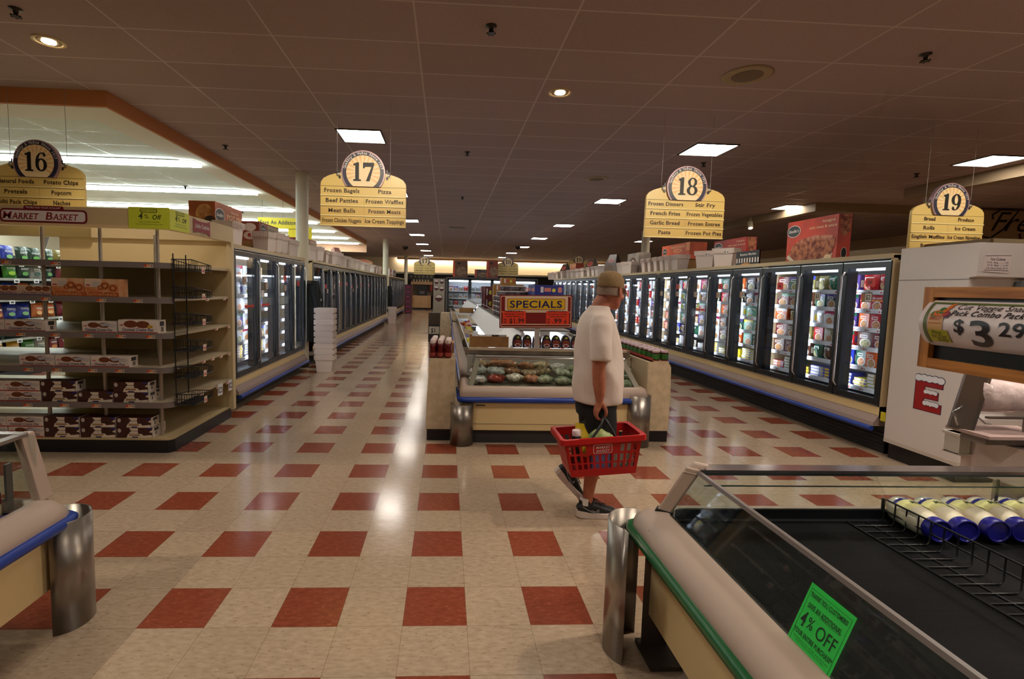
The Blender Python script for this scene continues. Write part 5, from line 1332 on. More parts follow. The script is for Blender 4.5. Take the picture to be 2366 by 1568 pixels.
r16 = [('Natural Foods', 'Potato Chips'), ('Pretzels', 'Popcorn'), ('Multi Pack Chips', 'Nachos'), ('Snacks', 'Juice')]
YS = 3.58
aisle_sign('17', r17, -.79, YS, 2.265, .965, 'yellow hanging aisle sign 17 listing frozen bagels and pizza, near the ceiling bulkhead')
aisle_sign('18', r18, 2.96, YS, 2.245, .945, 'yellow hanging aisle sign 18 listing frozen dinners and stir fry')
aisle_sign('19', r19, 6.21, YS, 2.185, .92, 'yellow hanging aisle sign 19 listing bread and produce above the white ice chest')
aisle_sign('16', r16, -4.26, YS - .1, 2.235, .95, 'unlit yellow hanging aisle sign 16 above the bakery shelf header')
aisle_sign('17', r17, -.82, 20.2, 2.15, .95, 'small dim back side aisle sign 17 at the far end of the left aisle')
aisle_sign('18', r18, 2.98, 20.6, 2.22, .95, 'small dim aisle sign 18 far off above the end freezer')
aisle_sign('19', r19, 6.25, 20.6, 2.4, .95, 'small dark round sign 19 far off above the white tubs on the right freezers')
# ================================================================ on top of the freezers
PL = M((214, 198, 188), .45); PLN = M((204, 212, 208), .45)
def bin_mesh(m=PL, L=.36, W_=.27, H=.30):
    """tapered white tub with a ribbed rim, open top; long side along y"""
    mb = MB()
    def rr(l, w_, z): return [(-w_ / 2, -l / 2, z), (w_ / 2, -l / 2, z), (w_ / 2, l / 2, z), (-w_ / 2, l / 2, z)]
    mb.rings([rr(L * .74, W_ * .74, 0), rr(L * .87, W_ * .87, H * .72), rr(L * .93, W_ * .93, H * .72), rr(L * .97, W_ * .97, H * .97), rr(L, W_, H * .97), rr(L, W_, H), rr(L * .9, W_ * .9, H), rr(L * .70, W_ * .70, .012)], m, True, True, False)
    for k in range(15):
        u = -.46 + .92 * k / 14
        for s_ in (-1, 1):
            x0, x1 = sorted((s_ * W_ * .46, s_ * W_ * .497)); mb.box((x0, u * L * .98 - .004, H * .73), (x1, u * L * .98 + .004, H * .965), m)
    for k in range(10):
        u = -.46 + .92 * k / 9
        for s_ in (-1, 1):
            y0_, y1_ = sorted((s_ * L * .46, s_ * L * .497)); mb.box((u * W_ * .98 - .004, y0_, H * .73), (u * W_ * .98 + .004, y1_, H * .965), m)
    return mb
def bin_tag(o):
    m2 = MB(); F = (V((.128, .06, .235)), V((0, 1, 0)), V((0, 0, 1)), V((1, 0, 0))); m2.rect(F, -.045, -.028, .045, .028, M((226, 222, 216), .5), .0); m2.ell(F, -.02, 0, .016, .018, M((60, 56, 60), .5), .002, 10); m2.rect(F, .004, -.012, .03, .012, M((80, 76, 80), .5), .002); m2.build('size_sticker', o, False)
BL = None
def put_bin(loc, rz, lb, grp, tilt=None):
    global BL
    if BL is None:
        BL = solo(bin_mesh(), 'plastic_bin', lb, 'bin', loc, rz); bin_tag(BL); o = BL; place(o, loc, rz, tilt)
    else: o = dup(BL, loc, rz, lb, None, tilt)
    o['group'] = grp
zL = 2.068
lb_ = 'white ribbed plastic bin on top of the left freezers, %s from the front'; gl_ = 'white bins on top of the left freezers'
i = 0
for y, s_ in ((4.42, 0), (5.62, 0), (5.9, .1), (6.05, .1), (6.2, .1), (6.36, .1), (6.75, 0), (8.05, 0), (8.35, .0), (8.6, .1), (8.9, .1), (9.4, 0), (9.9, 0), (10.25, .05), (10.6, .05), (10.95, .05), (11.4, 0), (11.9, 0), (12.6, 0), (13.1, 0), (13.7, 0), (14.6, 0), (15.0, 0), (15.5, 0), (16.8, 0), (17.4, 0), (18.0, 0), (18.6, 0)):
    big = (1.0 if i != 0 else 1.12)
    put_bin((XL - .20 + R.uniform(-.02, .02), y, zL + (.03 if s_ else 0)), R.uniform(-.06, .06), lb_ % ordn(i), gl_, (0, 0, R.uniform(-.05, .05)) if not s_ else (.10, 0, R.uniform(-.04, .04))); i += 1
for y, n in ((6.2, 1),):
    put_bin((XL - .22, 6.98, zL), 0, 'white ribbed plastic bin nearest the cream column on the first left freezer', gl_)
gs = 'stack of white bins on the floor by the left freezers'
for q in range(9):
    put_bin((-2.03, 6.98, .302 if False else .0 + q * .108), math.pi / 2 + R.uniform(-.03, .03), 'white bin, %s from the bottom of the tall floor stack by the left freezers' % ordn(q), gs)
put_bin((-2.03, 6.98, 1.17), math.pi / 2, 'upside down white bin on top of the tall floor stack', gs, (math.pi, 0, math.pi / 2))
BL_top = [o for o in COL.objects if o.get('label', '').startswith('upside down white bin')][0]; BL_top.location.z = 1.17
for q, z in enumerate((0, .108, .30)):
    put_bin((-2.12, 19.1, z + (.108 if q == 2 else 0)), math.pi / 2, 'white bin, %s from the floor in the small far stack' % ordn(q), 'small far stack of white bins', (0, 0, math.pi / 2) if q < 2 else (0, 0, math.pi / 2))
gr = 'white bins on top of the right freezers'; zR = 2.048
for i, (y, rz) in enumerate(((5.85, 1.2), (6.45, 1.4), (7.5, 0), (7.75, .1), (8.0, .1), (8.3, .1), (8.62, .1), (8.95, .1), (10.2, .9), (10.6, .3), (12.2, .5), (12.6, 0), (13.0, 0), (13.5, 0), (14.2, 0), (14.9, 0), (15.6, 0), (16.2, 0), (17.2, 0), (18.0, 0), (18.8, 0), (19.6, 0))):
    put_bin((XR + .17, y, zR), math.pi + (1.45 if rz == .1 else rz * .5) + R.uniform(-.04, .04), 'white ribbed plastic bin on top of the right freezers, %s from the near end' % ordn(i), gr, None)

def display_box(label, loc, w, d, h, sgn, base, kind, z=None):
    """brand display carton; main face looks along sgn*x; side face looks to the camera (-y)"""
    x, y, z = loc; mb = MB()
    xs = sorted((x, x - sgn * d)); mb.box((xs[0], y - w / 2, z), (xs[1], y + w / 2, z + h), M(base, .4, noise=(3, tuple(int(c * .8) for c in base))))
    F = (V((x, y, z)), V((0, sgn, 0)), V((0, 0, 1)), V((sgn, 0, 0))); G = (V(((xs[0] + xs[1]) / 2, y - w / 2, z)), V((1, 0, 0)), V((0, 0, 1)), V((0, -1, 0)))
    TX = M((232, 200, 150), .4); DK = M((26, 22, 26), .3); LW = M((222, 214, 206), .4)
    def oval(F_, cx_, cz, s_): mb.ell(F_, cx_, cz, s_, s_ * .62, LW, .002); mb.ell(F_, cx_, cz, s_ * .93, s_ * .56, DK, .003); mb.text(F_, "Stouffer's", cx_, cz - s_ * .13, s_ * .3, LW, .004, s_ * 1.5, 1, 0, .3)
    pasta = M((190, 116, 76), .55, noise=(16, (110, 44, 30)), bump=(26, 1.0)); pot = M((214, 160, 96), .5, noise=(9, (150, 80, 36)))
    if kind == 'lasagna':
        oval(F, -w * .36, h * .76, w * .145); mb.text(F, 'lasagna', w * .33, h * .87, h * .06, TX, .003, w * .24, 0, 0, 0); mb.text(F, 'with meat & sauce', w * .22, h * .75, h * .06, TX, .003, w * .52, 0, 0, 0)
        mb.ell(F, -w * .02, h * .14, w * .46, h * .15, M((216, 196, 170), .4), .002)
        mb.poly(F, [(-w * .44, h * .2), (-w * .3, h * .05), (w * .0, h * .0), (w * .4, h * .1), (w * .47, h * .34), (w * .46, h * .5), (w * .2, h * .58), (-w * .1, h * .54), (-w * .36, h * .42)], pasta, .004)
        mb.poly(F, [(-w * .3, h * .46), (w * .1, h * .5), (w * .44, h * .44), (w * .42, h * .55), (w * .1, h * .6), (-w * .2, h * .54)], M((204, 140, 108), .5, noise=(12, (150, 70, 50))), .006)
        mb.poly(G, [(-d * .4, h * .99), (d * .44, h * .99), (d * .4, h * .62), (0, h * .52), (-d * .3, h * .6)], pasta, .002); mb.ell(G, d * .05, h * .16, d * .22, h * .12, LW, .002); mb.ell(G, d * .05, h * .16, d * .19, h * .11, DK, .003); mb.ell(F, w * .36, h * .08, w * .07, h * .06, TX, .006)
    elif kind == 'potpie':
        oval(F, -w * .34, h * .72, w * .17); mb.text(F, 'CHICKEN', w * .2, h * .84, h * .05, TX, .003, w * .3, 0, 1); mb.text(F, 'POT PIE', w * .18, h * .68, h * .11, TX, .003, w * .56, 0, 1)
        mb.ell(F, w * .2, h * .25, w * .26, h * .2, pot, .002); mb.poly(F, [(w * .24, h * .5), (w * .5, h * .55), (w * .5, h * .2), (w * .3, h * .2)], M((60, 36, 30), .4), .003); mb.ell(G, d * .1, h * .7, d * .34, h * .24, pot, .002); mb.ell(G, d * .3, h * .58, d * .2, h * .1, M((50, 28, 20), .4), .003)
    elif kind == 'corner':
        oval(F, -w * .3, h * .68, w * .13); mb.text(F, 'CORNER BISTRO', w * .16, h * .62, h * .14, DK, .003, w * .56, 0, 1); mb.ell(F, w * .14, h * .2, w * .36, h * .2, M((198, 108, 56), .4), .002); mb.rect(F, -w * .1, h * .48, w * .5, h * .92, M((176, 150, 116), .4), .0015)
        mb.rect(G, -d * .5, 0, -d * .3, h, M((180, 40, 44), .4), .001); mb.ell(G, d * .1, h * .7, d * .28, h * .2, M((224, 206, 196), .4), .002); mb.ell(G, d * .1, h * .28, d * .28, h * .2, M((206, 180, 170), .4), .002); mb.ell(G, d * .1, h * .3, d * .1, h * .1, M((150, 40, 40), .4), .003)
    elif kind == 'pizza':
        oval(F, -w * .38, h * .62, w * .09); mb.text(F, 'FRENCH BREAD', w * .1, h * .74, h * .13, TX, .003, w * .5, 0, 1); mb.text(F, 'PIZZA', w * .1, h * .48, h * .2, TX, .003, w * .3, 0, 1); mb.rect(F, w * .38, h * .5, w * .5, h, M((206, 130, 80), .4), .001); mb.rect(F, -w * .5, 0, w * .5, h * .1, M((60, 110, 50), .4), .001)
    else:
        mb.ell(F, 0, h * .5, w * .3, h * .3, M((90, 30, 30), .4), .002); mb.ell(F, 0, h * .5, w * .2, h * .2, LW, .003)
    return solo(mb, 'display_box', label, 'display box', None)
display_box('tall orange CHICKEN POT PIE display carton behind the first white bin on left', (XL - .42, 4.98, zL), .86, .34, .58, 1, (186, 92, 40), 'potpie')
display_box('low red and tan display carton left of the cream column above white bins', (XL - .42, 6.55, zL + .2), .95, .36, .32, 1, (150, 60, 40), 'corner')
mb = MB(); mb.box((XL - .8, 6.05, zL), (XL - .42, 7.05, zL + .2), CARD); solo(mb, 'cardboard_carton', 'plain carton carrying the low red and tan display carton left of the column', 'carton')
display_box('low red and tan display carton right of the cream column above white bins', (XL - .42, 9.2, zL + .2), .95, .36, .32, 1, (150, 62, 40), 'corner')
mb = MB(); mb.box((XL - .8, 8.7, zL), (XL - .42, 9.7, zL + .2), CARD); solo(mb, 'cardboard_carton', 'plain carton carrying the low red and tan display carton right of the column', 'carton')
display_box('orange display carton far along on top of the left freezers', (XL - .4, 17.6, zL), 1.5, .36, .5, 1, (186, 84, 36), 'pizza')
def tent(label, p, rz, base, w=.34, h=.24):
    mb = MB(); c = M(base, .4); mb.hexa([(-w / 2, -.14, 0), (w / 2, -.14, 0), (w / 2, .14, 0), (-w / 2, .14, 0)], [(-w / 2 * .6, -.02, h), (w / 2 * .6, -.02, h), (w / 2 * .6, .02, h), (-w / 2 * .6, .02, h)], c)
    F = (V((0, -.14, 0)), V((1, 0, 0)), V((0, .12, h)).normalized(), V((0, -h, .12)).normalized()); F = (F[0], F[1], F[2], F[1].cross(F[2])); mb.ell(F, 0, h * .5, w * .26, h * .22, M((200, 110, 90), .4), .003); mb.ell(F, 0, h * .5, w * .2, h * .16, M((130, 40, 36), .4), .005)
    return solo(mb, 'tent_sign', label, 'sign', p, rz)
tent('small red tent-shaped brand sign above the white bins of the left freezers', (XL - .42, 11.7, zL + .3), 1.1, (186, 110, 90)); mb = MB(); mb.box((XL - .75, 11.4, zL), (XL - .38, 12.0, zL + .3), CARD); solo(mb, 'cardboard_carton', 'plain carton under the small tent sign on the left freezers', 'carton')
display_box('big red lasagna display carton at the near end of the right freezers', (XR + .30, 4.12, zR), .90, .17, .56, -1, (204, 58, 30), 'lasagna')
display_box('farther red lasagna display carton half behind sign 18', (XR + .46, 6.28, zR), .98, .18, .50, -1, (176, 34, 26), 'lasagna')
display_box('orange FRENCH BREAD PIZZA display carton above the row of white bins', (XR + .46, 8.35, zR + .25), 1.3, .36, .34, -1, (214, 86, 40), 'pizza'); mb = MB(); mb.box((XR + .46, 7.75, zR), (XR + .82, 8.95, zR + .25), CARD); solo(mb, 'cardboard_carton', 'plain carton carrying the orange pizza display on the right freezers', 'carton')
display_box('pale display carton with a round picture beside the man\'s cap on right freezers', (XR + .40, 10.6, zR), .8, .3, .55, -1, (196, 180, 166), 'plain')
display_box('small orange carton far along on top of the right freezers', (XR + .40, 16.8, zR + .3), .9, .3, .28, -1, (180, 70, 40), 'pizza'); mb = MB(); mb.box((XR + .4, 16.4, zR), (XR + .7, 17.2, zR + .3), CARD); solo(mb, 'cardboard_carton', 'plain carton under the small orange carton on the right freezers', 'carton')
for y, lb in ((12.4, 'dark tent sign above white bins just left of the man\'s cap'), (14.6, 'dark tent sign left of the far round sign 19'), (18.4, 'dark tent sign farthest along the right freezers')):
    tent(lb, (XR + .5, y, zR + .3), -1.2, (60, 44, 36), .5, .34); mb = MB(); mb.box((XR + .3, y - .3, zR), (XR + .7, y + .3, zR + .3), PL); solo(mb, 'plastic_box', 'plain white box carrying the ' + lb.replace('white bins ', ''), 'box')
# striped black brand sign
t = thing('brand_sign', 'black Boston Market sign with white awning stripes on the right freezers', 'sign', (XR + .12, 5.15, zR))
mb = MB(); F = (V((XR + .10, 5.13, zR)), V((0, -1, 0)), V((0, 0, 1)), V((-1, 0, 0)))
mb.box((XR + .10, 4.86, zR), (XR + .12, 5.44, zR + .21), M((20, 14, 16), .4)); mb.rrect(F, -.27, .12, .27, .205, .02, M((16, 12, 14), .4), .002); mb.text(F, 'Boston Market', .0, .145, .032, M((222, 214, 206), .4), .004, .40, 1, 1)
for k in range(9): mb.rect(F, -.29 + k * .066, .035, -.262 + k * .066, .105, M((224, 216, 208), .4), .003)
mb.ell(F, -.05, .0, .13, .028, M((214, 130, 40), .4), .003, 16, 0, 180); mb.build('board', t)
# magazine-like packs on the far left freezers
for i in range(7):
    mb = MB(); c = R.choice(((90, 40, 50), (206, 200, 196), (60, 60, 90), (150, 60, 60))); mb.box((XL - .3, 0, 0), (XL - .05, .24, .34), M(c, .5)); mb.box((XL - .049, .03, .06), (XL - .045, .21, .2), M((210, 200, 196), .5))
    solo(mb, 'cereal_box', 'tall printed box on the farthest left freezers, %s from the front' % ordn(i), 'box', (0, 21.3 + i * .45, zL), 0, 'tall boxes on the farthest left freezers')
# yellow hanging banners in the left area
YB = M((232, 214, 20), .45); NV_ = M((30, 34, 110), .5)
mb = MB(); mb.box((-4.2, 9.6, 2.86), (-3.2, 9.62, 3.1), YB); F = (V((-3.7, 9.6, 2.86)), V((1, 0, 0)), V((0, 0, 1)), V((0, -1, 0))); mb.text(F, 'Save An Additional', 0, .09, .09, M((40, 50, 60), .5), .003, .9, 1)
mb.box((-3.52, 9.63, 2.28), (-2.98, 9.65, 2.9), YB); F = (V((-3.25, 9.63, 2.3)), V((1, 0, 0)), V((0, 0, 1)), V((0, -1, 0))); mb.text(F, 'w', .06, .38, .16, NV_, .003, .2, 0, 0, .3); mb.text(F, 'up', .06, .1, .16, NV_, .003, .3, 0, 0, .3)
mb.tube([(-4.1, 9.61, 3.1), (-4.1, 9.61, LZ)], .004, M((120, 120, 120), .5), 5); mb.tube([(-3.63, 9.61, 3.1), (-3.63, 9.61, CZ)], .004, M((120, 120, 120), .5), 5)
solo(mb, 'sale_banner', 'bright yellow Save banner hanging behind the cream column', 'banner')
# jackets hanging at the gap
def jacket(loc, lb, seed):
    t = thing('jacket', lb, 'jacket', loc, 0, 'dark jackets hanging by the column')
    rr = random.Random(seed); rings = []; n = 22
    for z, w_, d_ in ((0, .17, .10), (-.08, .24, .13), (-.22, .30, .16), (-.5, .28, .15), (-.8, .26, .14), (-1.15, .24, .12)):
        ph = rr.uniform(0, 6)
        rings.append([(d_ * math.sin(2 * math.pi * k / n) * (1 + .12 * math.sin(5 * 2 * math.pi * k / n + ph)), w_ * .62 * math.cos(2 * math.pi * k / n) * (1 + .10 * math.sin(4 * 2 * math.pi * k / n + ph)), z) for k in range(n)])
    col = (16, 22, 24) if seed % 2 else (46, 12, 20)
    mb = MB(); mb.rings(rings[::-1], M(col, .8, noise=(7, tuple(int(c * .6) for c in col))), True, True, True); mb.build('body', t, False)
    mb = MB(); mb.tube([(.06, -.16, -.1), (.12, -.2, -.4), (.13, -.17, -.75)], [.06, .05, .045], M(col, .8), 10); mb.build('sleeve', t, False)
    mb = MB(); mb.tube([(.05, .16, -.1), (.1, .2, -.4), (.1, .18, -.72)], [.06, .05, .045], M(col, .8), 10); mb.build('sleeve', t, False)
    mb = MB(); F = (V((.15, -.02, -.36)), V((0, 1, 0)), V((0, 0, 1)), V((1, 0, 0))); mb.rect(F, -.05, -.02, .05, .02, M((190, 190, 190), .5), .012); mb.build('patch', t, False)
    return t
jacket((-2.36, 7.36, 1.66), 'black green jacket hanging in front on the cream column', 1); jacket((-2.44, 7.62, 1.55), 'dark maroon jacket hanging behind the black one at the column', 2)
jacket((-2.40, 20.3, 1.6), 'dark jacket hanging by the second cream column far back', 3)
mb = MB(); mb.box((-2.62, 7.2, 1.6), (-2.36, 7.78, 1.66), M((60, 50, 44), .6)); mb.box((-2.62, 20.0, 1.56), (-2.36, 20.5, 1.6), M((60, 50, 44), .6)) if False else None
solo(mb, 'coat_rail', 'short rail on the cream column carrying the jackets', 'rail')
# ================================================================ white ice chest and what stands behind it
t = thing('ice_chest', 'tall white ice merchandiser with red snow-capped letters on its side', 'ice chest', (5.2, 2.1, 0))
IW = M((206, 198, 194), .42); RE = M((150, 22, 26), .4); SNW = M((220, 222, 230), .4); OUT = M((30, 30, 60), .4)
X0, Y0, Y1, Z0, Z1 = 4.60, 1.735, 2.45, .2, 2.08
P = [(Y0 - .0, Z0), (Y1, Z0), (Y1, Z1), (Y0, Z1), (Y0, 1.80), (Y0 + .06, 1.79), (Y0 + .03, .62), (Y0, .58)]
mb = MB(); mb.prism(P[::-1], X0, 6.2, IW, 'x'); mb.build('body', t)
mb = MB(); mb.box((X0 + .06, Y0 + .06, 0), (6.2, Y1, .16), LAMK); mb.box((X0 - .002, Y0 - .002, .165), (6.2, Y1, .2), M((190, 180, 168), .5)); mb.build('base', t)
F = (V((X0, 2.04, 0)), V((0, -1, 0)), V((0, 0, 1)), V((-1, 0, 0)))
mb = MB(); mb.rect(F, -.41, 1.772, .31, 1.778, M((120, 112, 108), .6), .001)
def letter(pts, n): mb.poly(F, pts, RE, n)
E_ = [(-.125, .56), (.125, .56), (.125, .66), (-.02, .66)]
z = .575
mb.poly(F, [(-.136, z - .006), (.131, z - .006), (.131, z + .081), (-.034, z + .081), (-.034, z + .109), (.096, z + .109), (.096, z + .186), (-.034, z + .186), (-.034, z + .219), (.131, z + .219), (.131, z + .306), (-.136, z + .306)], OUT, .001); mb.poly(F, [(-.13, z), (.125, z), (.125, z + .075), (-.04, z + .075), (-.04, z + .115), (.09, z + .115), (.09, z + .18), (-.04, z + .18), (-.04, z + .225), (.125, z + .225), (.125, z + .30), (-.13, z + .30)], RE, .002)
for (a, b, zz, h_) in ((-.13, .13, z + .295, .05), (-.04, .08, z + .175, .03), (-.04, .1, z + .07, .035)):
    n = 5
    for q in range(n):
        cx_ = a + (b - a) * (q + .5) / n; mb.ell(F, cx_, zz + .004 * (q % 2), (b - a) / n * .78, h_ * .75, OUT, .0026 + .0001 * q, 12)
    for q in range(n):
        cx_ = a + (b - a) * (q + .5) / n; mb.ell(F, cx_, zz + .004 * (q % 2), (b - a) / n * .70, h_ * .62, SNW, .0044 + .0001 * q, 12)
# the C above, a thick ring open to the right
for k in range(22):
    a0, a1 = math.radians(50 + k * 260 / 22), math.radians(50 + (k + 1) * 260 / 22)
    mb.poly(F, [(.0 + .135 * math.cos(a0), 1.17 + .16 * math.sin(a0)), (.0 + .135 * math.cos(a1), 1.17 + .16 * math.sin(a1)), (.055 * math.cos(a1), 1.17 + .08 * math.sin(a1)), (.055 * math.cos(a0), 1.17 + .08 * math.sin(a0))], RE, .002)
for q in range(5): mb.ell(F, -.1 + q * .05, 1.31 - .012 * abs(q - 2), .045, .032, SNW, .003 + .0001 * q, 12)
mb.rect(F, -.04, 1.42, .04, 1.68, RE, .002); mb.rect(F, -.1, 1.42, .1, 1.48, RE, .002); mb.rect(F, -.1, 1.62, .1, 1.68, RE, .002)
for q in range(4): mb.ell(F, -.08 + q * .053, 1.685, .045, .03, SNW, .003 + .0001 * q, 12)
mb.build('ice_letters', t)
mb = MB(); mb.box((5.0, Y0 + .0, .66), (6.1, Y0 + .05, 1.76), M((90, 96, 96), .5)); mb.box((5.05, Y0 - .012, .68), (6.05, Y0 + .0, 1.74), M((150, 150, 148), .3, .6)); mb.build('door', t)
mb = MB(); mb.box((5.1, Y0 - .02, .72), (6.0, Y0 - .012, 1.70), M((120, 138, 136), .12, noise=(12, (150, 166, 162)))); F2 = (V((5.3, Y0 - .02, .8)), V((1, 0, 0)), V((0, 0, 1)), V((0, -1, 0)))
for q in range(4): mb.text(F2, 'Ice', -.1, .1 + q * .18, .03, BLACK, .004, .06, 1)
mb.build('window', t)
mb = MB(); F3 = (V((4.64, Y0 - .004, 1.83)), V((1, 0, 0)), V((0, 0, 1)), V((0, -1, 0))); mb.poly(F3, [(.0, .01), (.235, .0), (.25, .165), (.01, .155)], M((214, 200, 196), .5), .001); INKB = M((50, 44, 70), .5)
for a, b in (((.012, .02), (.228, .018)), ((.012, .138), (.24, .145))): mb.poly(F3, [(a[0], a[1]), (b[0], b[1]), (b[0], b[1] + .004), (a[0], a[1] + .004)], INKB, .002)
mb.text(F3, 'Ice Cubes', .125, .104, .021, INKB, .003, .13, 1); mb.text(F3, '5-lb. Bag ........99', .125, .08, .011, INKB, .003, .19, 1); mb.text(F3, '15-lb. Bag ......2.49', .125, .058, .011, INKB, .003, .19, 1); mb.text(F3, '5-lb. Natural Rocks .$1.29', .122, .034, .011, INKB, .003, .19, 1)
mb.build('price_notice', t)
# tall dark-topped bread gondola behind the freezers
t = thing('bread_gondola', 'tall drab shelving unit whose top edge shows above the right freezers', 'shelving', (6.2, 6.0, 0))
mb = MB(); mb.box((5.98, 2.9, 0), (6.06, 11.5, 2.24), M((112, 92, 62), .6)); mb.box((5.96, 2.86, 2.10), (6.1, 11.5, 2.26), M((128, 106, 74), .6)); mb.build('back_panel', t)
mb = MB(); mb.box((5.98, 2.84, 0), (6.6, 2.9, 2.26), M((138, 116, 78), .6)); mb.build('end_panel', t)
for i, (y, z) in enumerate(((2.62, 1.78),)):
    mb = MB()
    mb.box((4.93, 2.47, 0), (5.02, 2.55, 2.02), M((190, 168, 128), .5)); solo(mb, 'corner_post', 'beige post between the ice chest and the right freezers', 'post')
pack('orange', .16, .3, .06, 'bag', 1, (4.72, 2.5, 1.62), -1.2, 'hanging orange snack bag between the ice chest and freezer', 'hanging bag') if False else None
mb = MB(); F = (V((4.615, 2.5, .38)), V((0, -1, 0)), V((0, 0, 1)), V((-1, 0, 0))); mb.box((4.6, 2.458, .36), (4.615, 2.51, .45), M((200, 186, 40), .4)); mb.rect(F, -.004, .02, .02, .06, M((60, 70, 90), .5), .002); solo(mb, 'yellow_tag', 'small yellow hang tag low between freezer end and ice chest', 'tag')
# produce wall lettering
t = thing('produce_sign', 'large wall sign with script and maroon Fresh Produce lettering at the right edge', 'sign', (14.5, 9.5, 2))
mb = MB(); mb.box((11.95, 8.4, 1.2), (16.5, 8.46, 3.66) if False else (14.9, 8.46, 3.6), M((178, 150, 118), .7)); mb.build('board', t)
F = (V((11.95, 8.4, 2.4)), V((1, 0, 0)), V((0, 0, 1)), V((0, -1, 0))); MRN = M((86, 24, 40), .6); SK = M((30, 18, 18), .6)
mb = MB(); mb.text(F, 'Fresh', .25, .75, .42, SK, .003, 1.5, 0, 0, .5, 'l')
pts = [(.1, .62), (.3, .58), (.6, .8), (.9, 1.2), (.5, 1.22), (.3, 1.1), (.32, 1.0)]
mb.tube([F[0] + F[1] * a + F[2] * b + F[3] * .006 for a, b in pts], .018, SK, 6)
for i, ch in enumerate('Produce'):
    mb.text(F, ch, .12 + .30 * i, -.08 + .19 * i - .008 * i * i, .27, MRN, .003, .25, 1, 1, 0, 'c', .5 - .05 * i)
mb.build('lettering', t)
# ================================================================ wood-framed price sign, bag roll and stand at right foreground
t = thing('produce_price_sign', 'oak framed $3.29 veggie pack price sign over the right foreground case', 'sign', (2.2, -.6, 1.3))
xs, ya, yb, z0, z1 = 2.2, -.224, -1.02, 1.312, 1.648
OAK = M((190, 122, 48), .4, noise=(7, (150, 88, 28), (1, .4, 6)), name='oak'); OAKV = M((190, 122, 48), .4, noise=(7, (150, 88, 28), (1, 6, .4)), name='oak_upright')
fr = .042; mb = MB()
mb.box((xs - .012, yb, z1 - fr), (xs + .03, ya, z1), OAK); mb.box((xs - .012, yb, z0), (xs + .03, ya, z0 + fr), OAK); mb.box((xs - .0125, ya - fr, z0), (xs + .03, ya, z1), OAKV); mb.box((xs - .0125, yb, z0), (xs + .03, yb + fr, z1), OAKV)
mb.build('frame', t)
mb = MB(); mb.box((xs + .012, yb + fr, z0 + fr), (xs + .02, ya - fr, z1 - fr), M((14, 14, 18), .3)); mb.build('backing', t)
# bowed card
mb = MB(); CWH = M((222, 208, 208), .25); OLG = M((92, 104, 56), .4); card_top, card_bot = z1 - fr - .012, z0 + fr + .055; Lc = .70; nz = 16
ycs = ya - fr + .012
def cp(u, v, n=0.0):     # u along the card from its left edge (towards the camera), v 0..1 up
    a = math.pi * v; bow = .052 * math.sin(a) ** .8 if 0 < v < 1 else 0
    return V((xs - .002 - bow - n, ycs - u, card_bot + (card_top - card_bot) * v))
def card_patch(u0, u1, v0, v1, m, n):
    k0 = max(1, int(nz * (v1 - v0) + 1)); rows_ = [[cp(u0, v0 + (v1 - v0) * i / k0, n), cp(u1, v0 + (v1 - v0) * i / k0, n)] for i in range(k0 + 1)]
    mb.rings([r_ for r_ in rows_], m, False, False, True)
card_patch(0, Lc, 0, 1, CWH, 0)
for a in (.02, .40): card_patch(a, a + .014, .06, .94, OLG, .002)
card_patch(.02, .414, .92, .96, OLG, .002); card_patch(.44, .454, .06, .94, OLG, .002); card_patch(.44, Lc, .92, .96, OLG, .002)
mb.build('price_card', t)
class Bow:               # lettering bent onto the bowed card
    pass
def bow_text(s, u, v, h, w_, m, bold, shear=0, al='c', n=.003):
    tmp = MB(); F = (V((0, 0, 0)), V((1, 0, 0)), V((0, 1, 0)), V((0, 0, 1))); tmp.text(F, s, u, v, h, m, 0, w_, bold, 0, shear, al)
    vs = [cp(p[0], p[1] / (card_top - card_bot), n) for p in tmp.v]; mb.add(vs, tmp.f, m)
mb = MB(); K = M((22, 22, 30), .4); H_ = card_top - card_bot
bow_text('Cut Veggie Snack', .255, H_ * .82, .019, .25, K, 0, .3); bow_text('Pack Combo Pack', .245, H_ * .69, .019, .25, K, 1, .3)
bow_text('$', .165, H_ * .34, .05, .045, K, 1); bow_text('3', .243, H_ * .10, .092, .10, K, 1); bow_text('29', .345, H_ * .34, .048, .09, K, 1); bow_text('lb.', .385, H_ * .02, .02, .03, K, 0, .2)
mb.build('lettering', t)
mb = MB()
card_patch(.04, .10, .2, .72, M((206, 162, 110), .5), .003); card_patch(.04, .12, .1, .36, M((176, 170, 40), .5), .004); card_patch(.045, .1, .72, .88, M((214, 206, 200), .5), .003)
for u, v, c in ((.07, .72, (214, 100, 30)), (.085, .78, (60, 110, 50)), (.1, .74, (190, 60, 30)), (.06, .70, (70, 110, 40)), (.11, .70, (90, 40, 70))):
    pts = [cp(u + .014 * math.cos(k * math.pi / 6), v + .07 * math.sin(k * math.pi / 6), .005) for k in range(12)]; mb.add(pts, [tuple(range(12))], M(c, .5))
pts = [cp(a, b, .006) for a, b in ((.085, .76), (.105, .92), (.122, .95), (.115, .86), (.098, .74))]; mb.add(pts, [tuple(range(5))], M((206, 110, 40), .5))
card_patch(.044, .098, .50, .505 + .01, M((170, 60, 40), .5), .005); card_patch(.044, .098, .66, .675, M((170, 60, 40), .5), .005); bow_text('MARKET', .071, H_ * .575, .012, .05, M((170, 50, 40), .5), 1, 0, 'c', .005)
bow_text('More', .075, H_ * .27, .014, .04, M((50, 60, 20), .5), 0, .2, 'c', .006); bow_text('for Your', .082, H_ * .19, .014, .06, M((50, 60, 20), .5), 0, .2, 'c', .006); bow_text('Dollar', .092, H_ * .12, .014, .045, M((50, 60, 20), .5), 0, .2, 'c', .006)
mb.build('grocery_bag_picture', t)
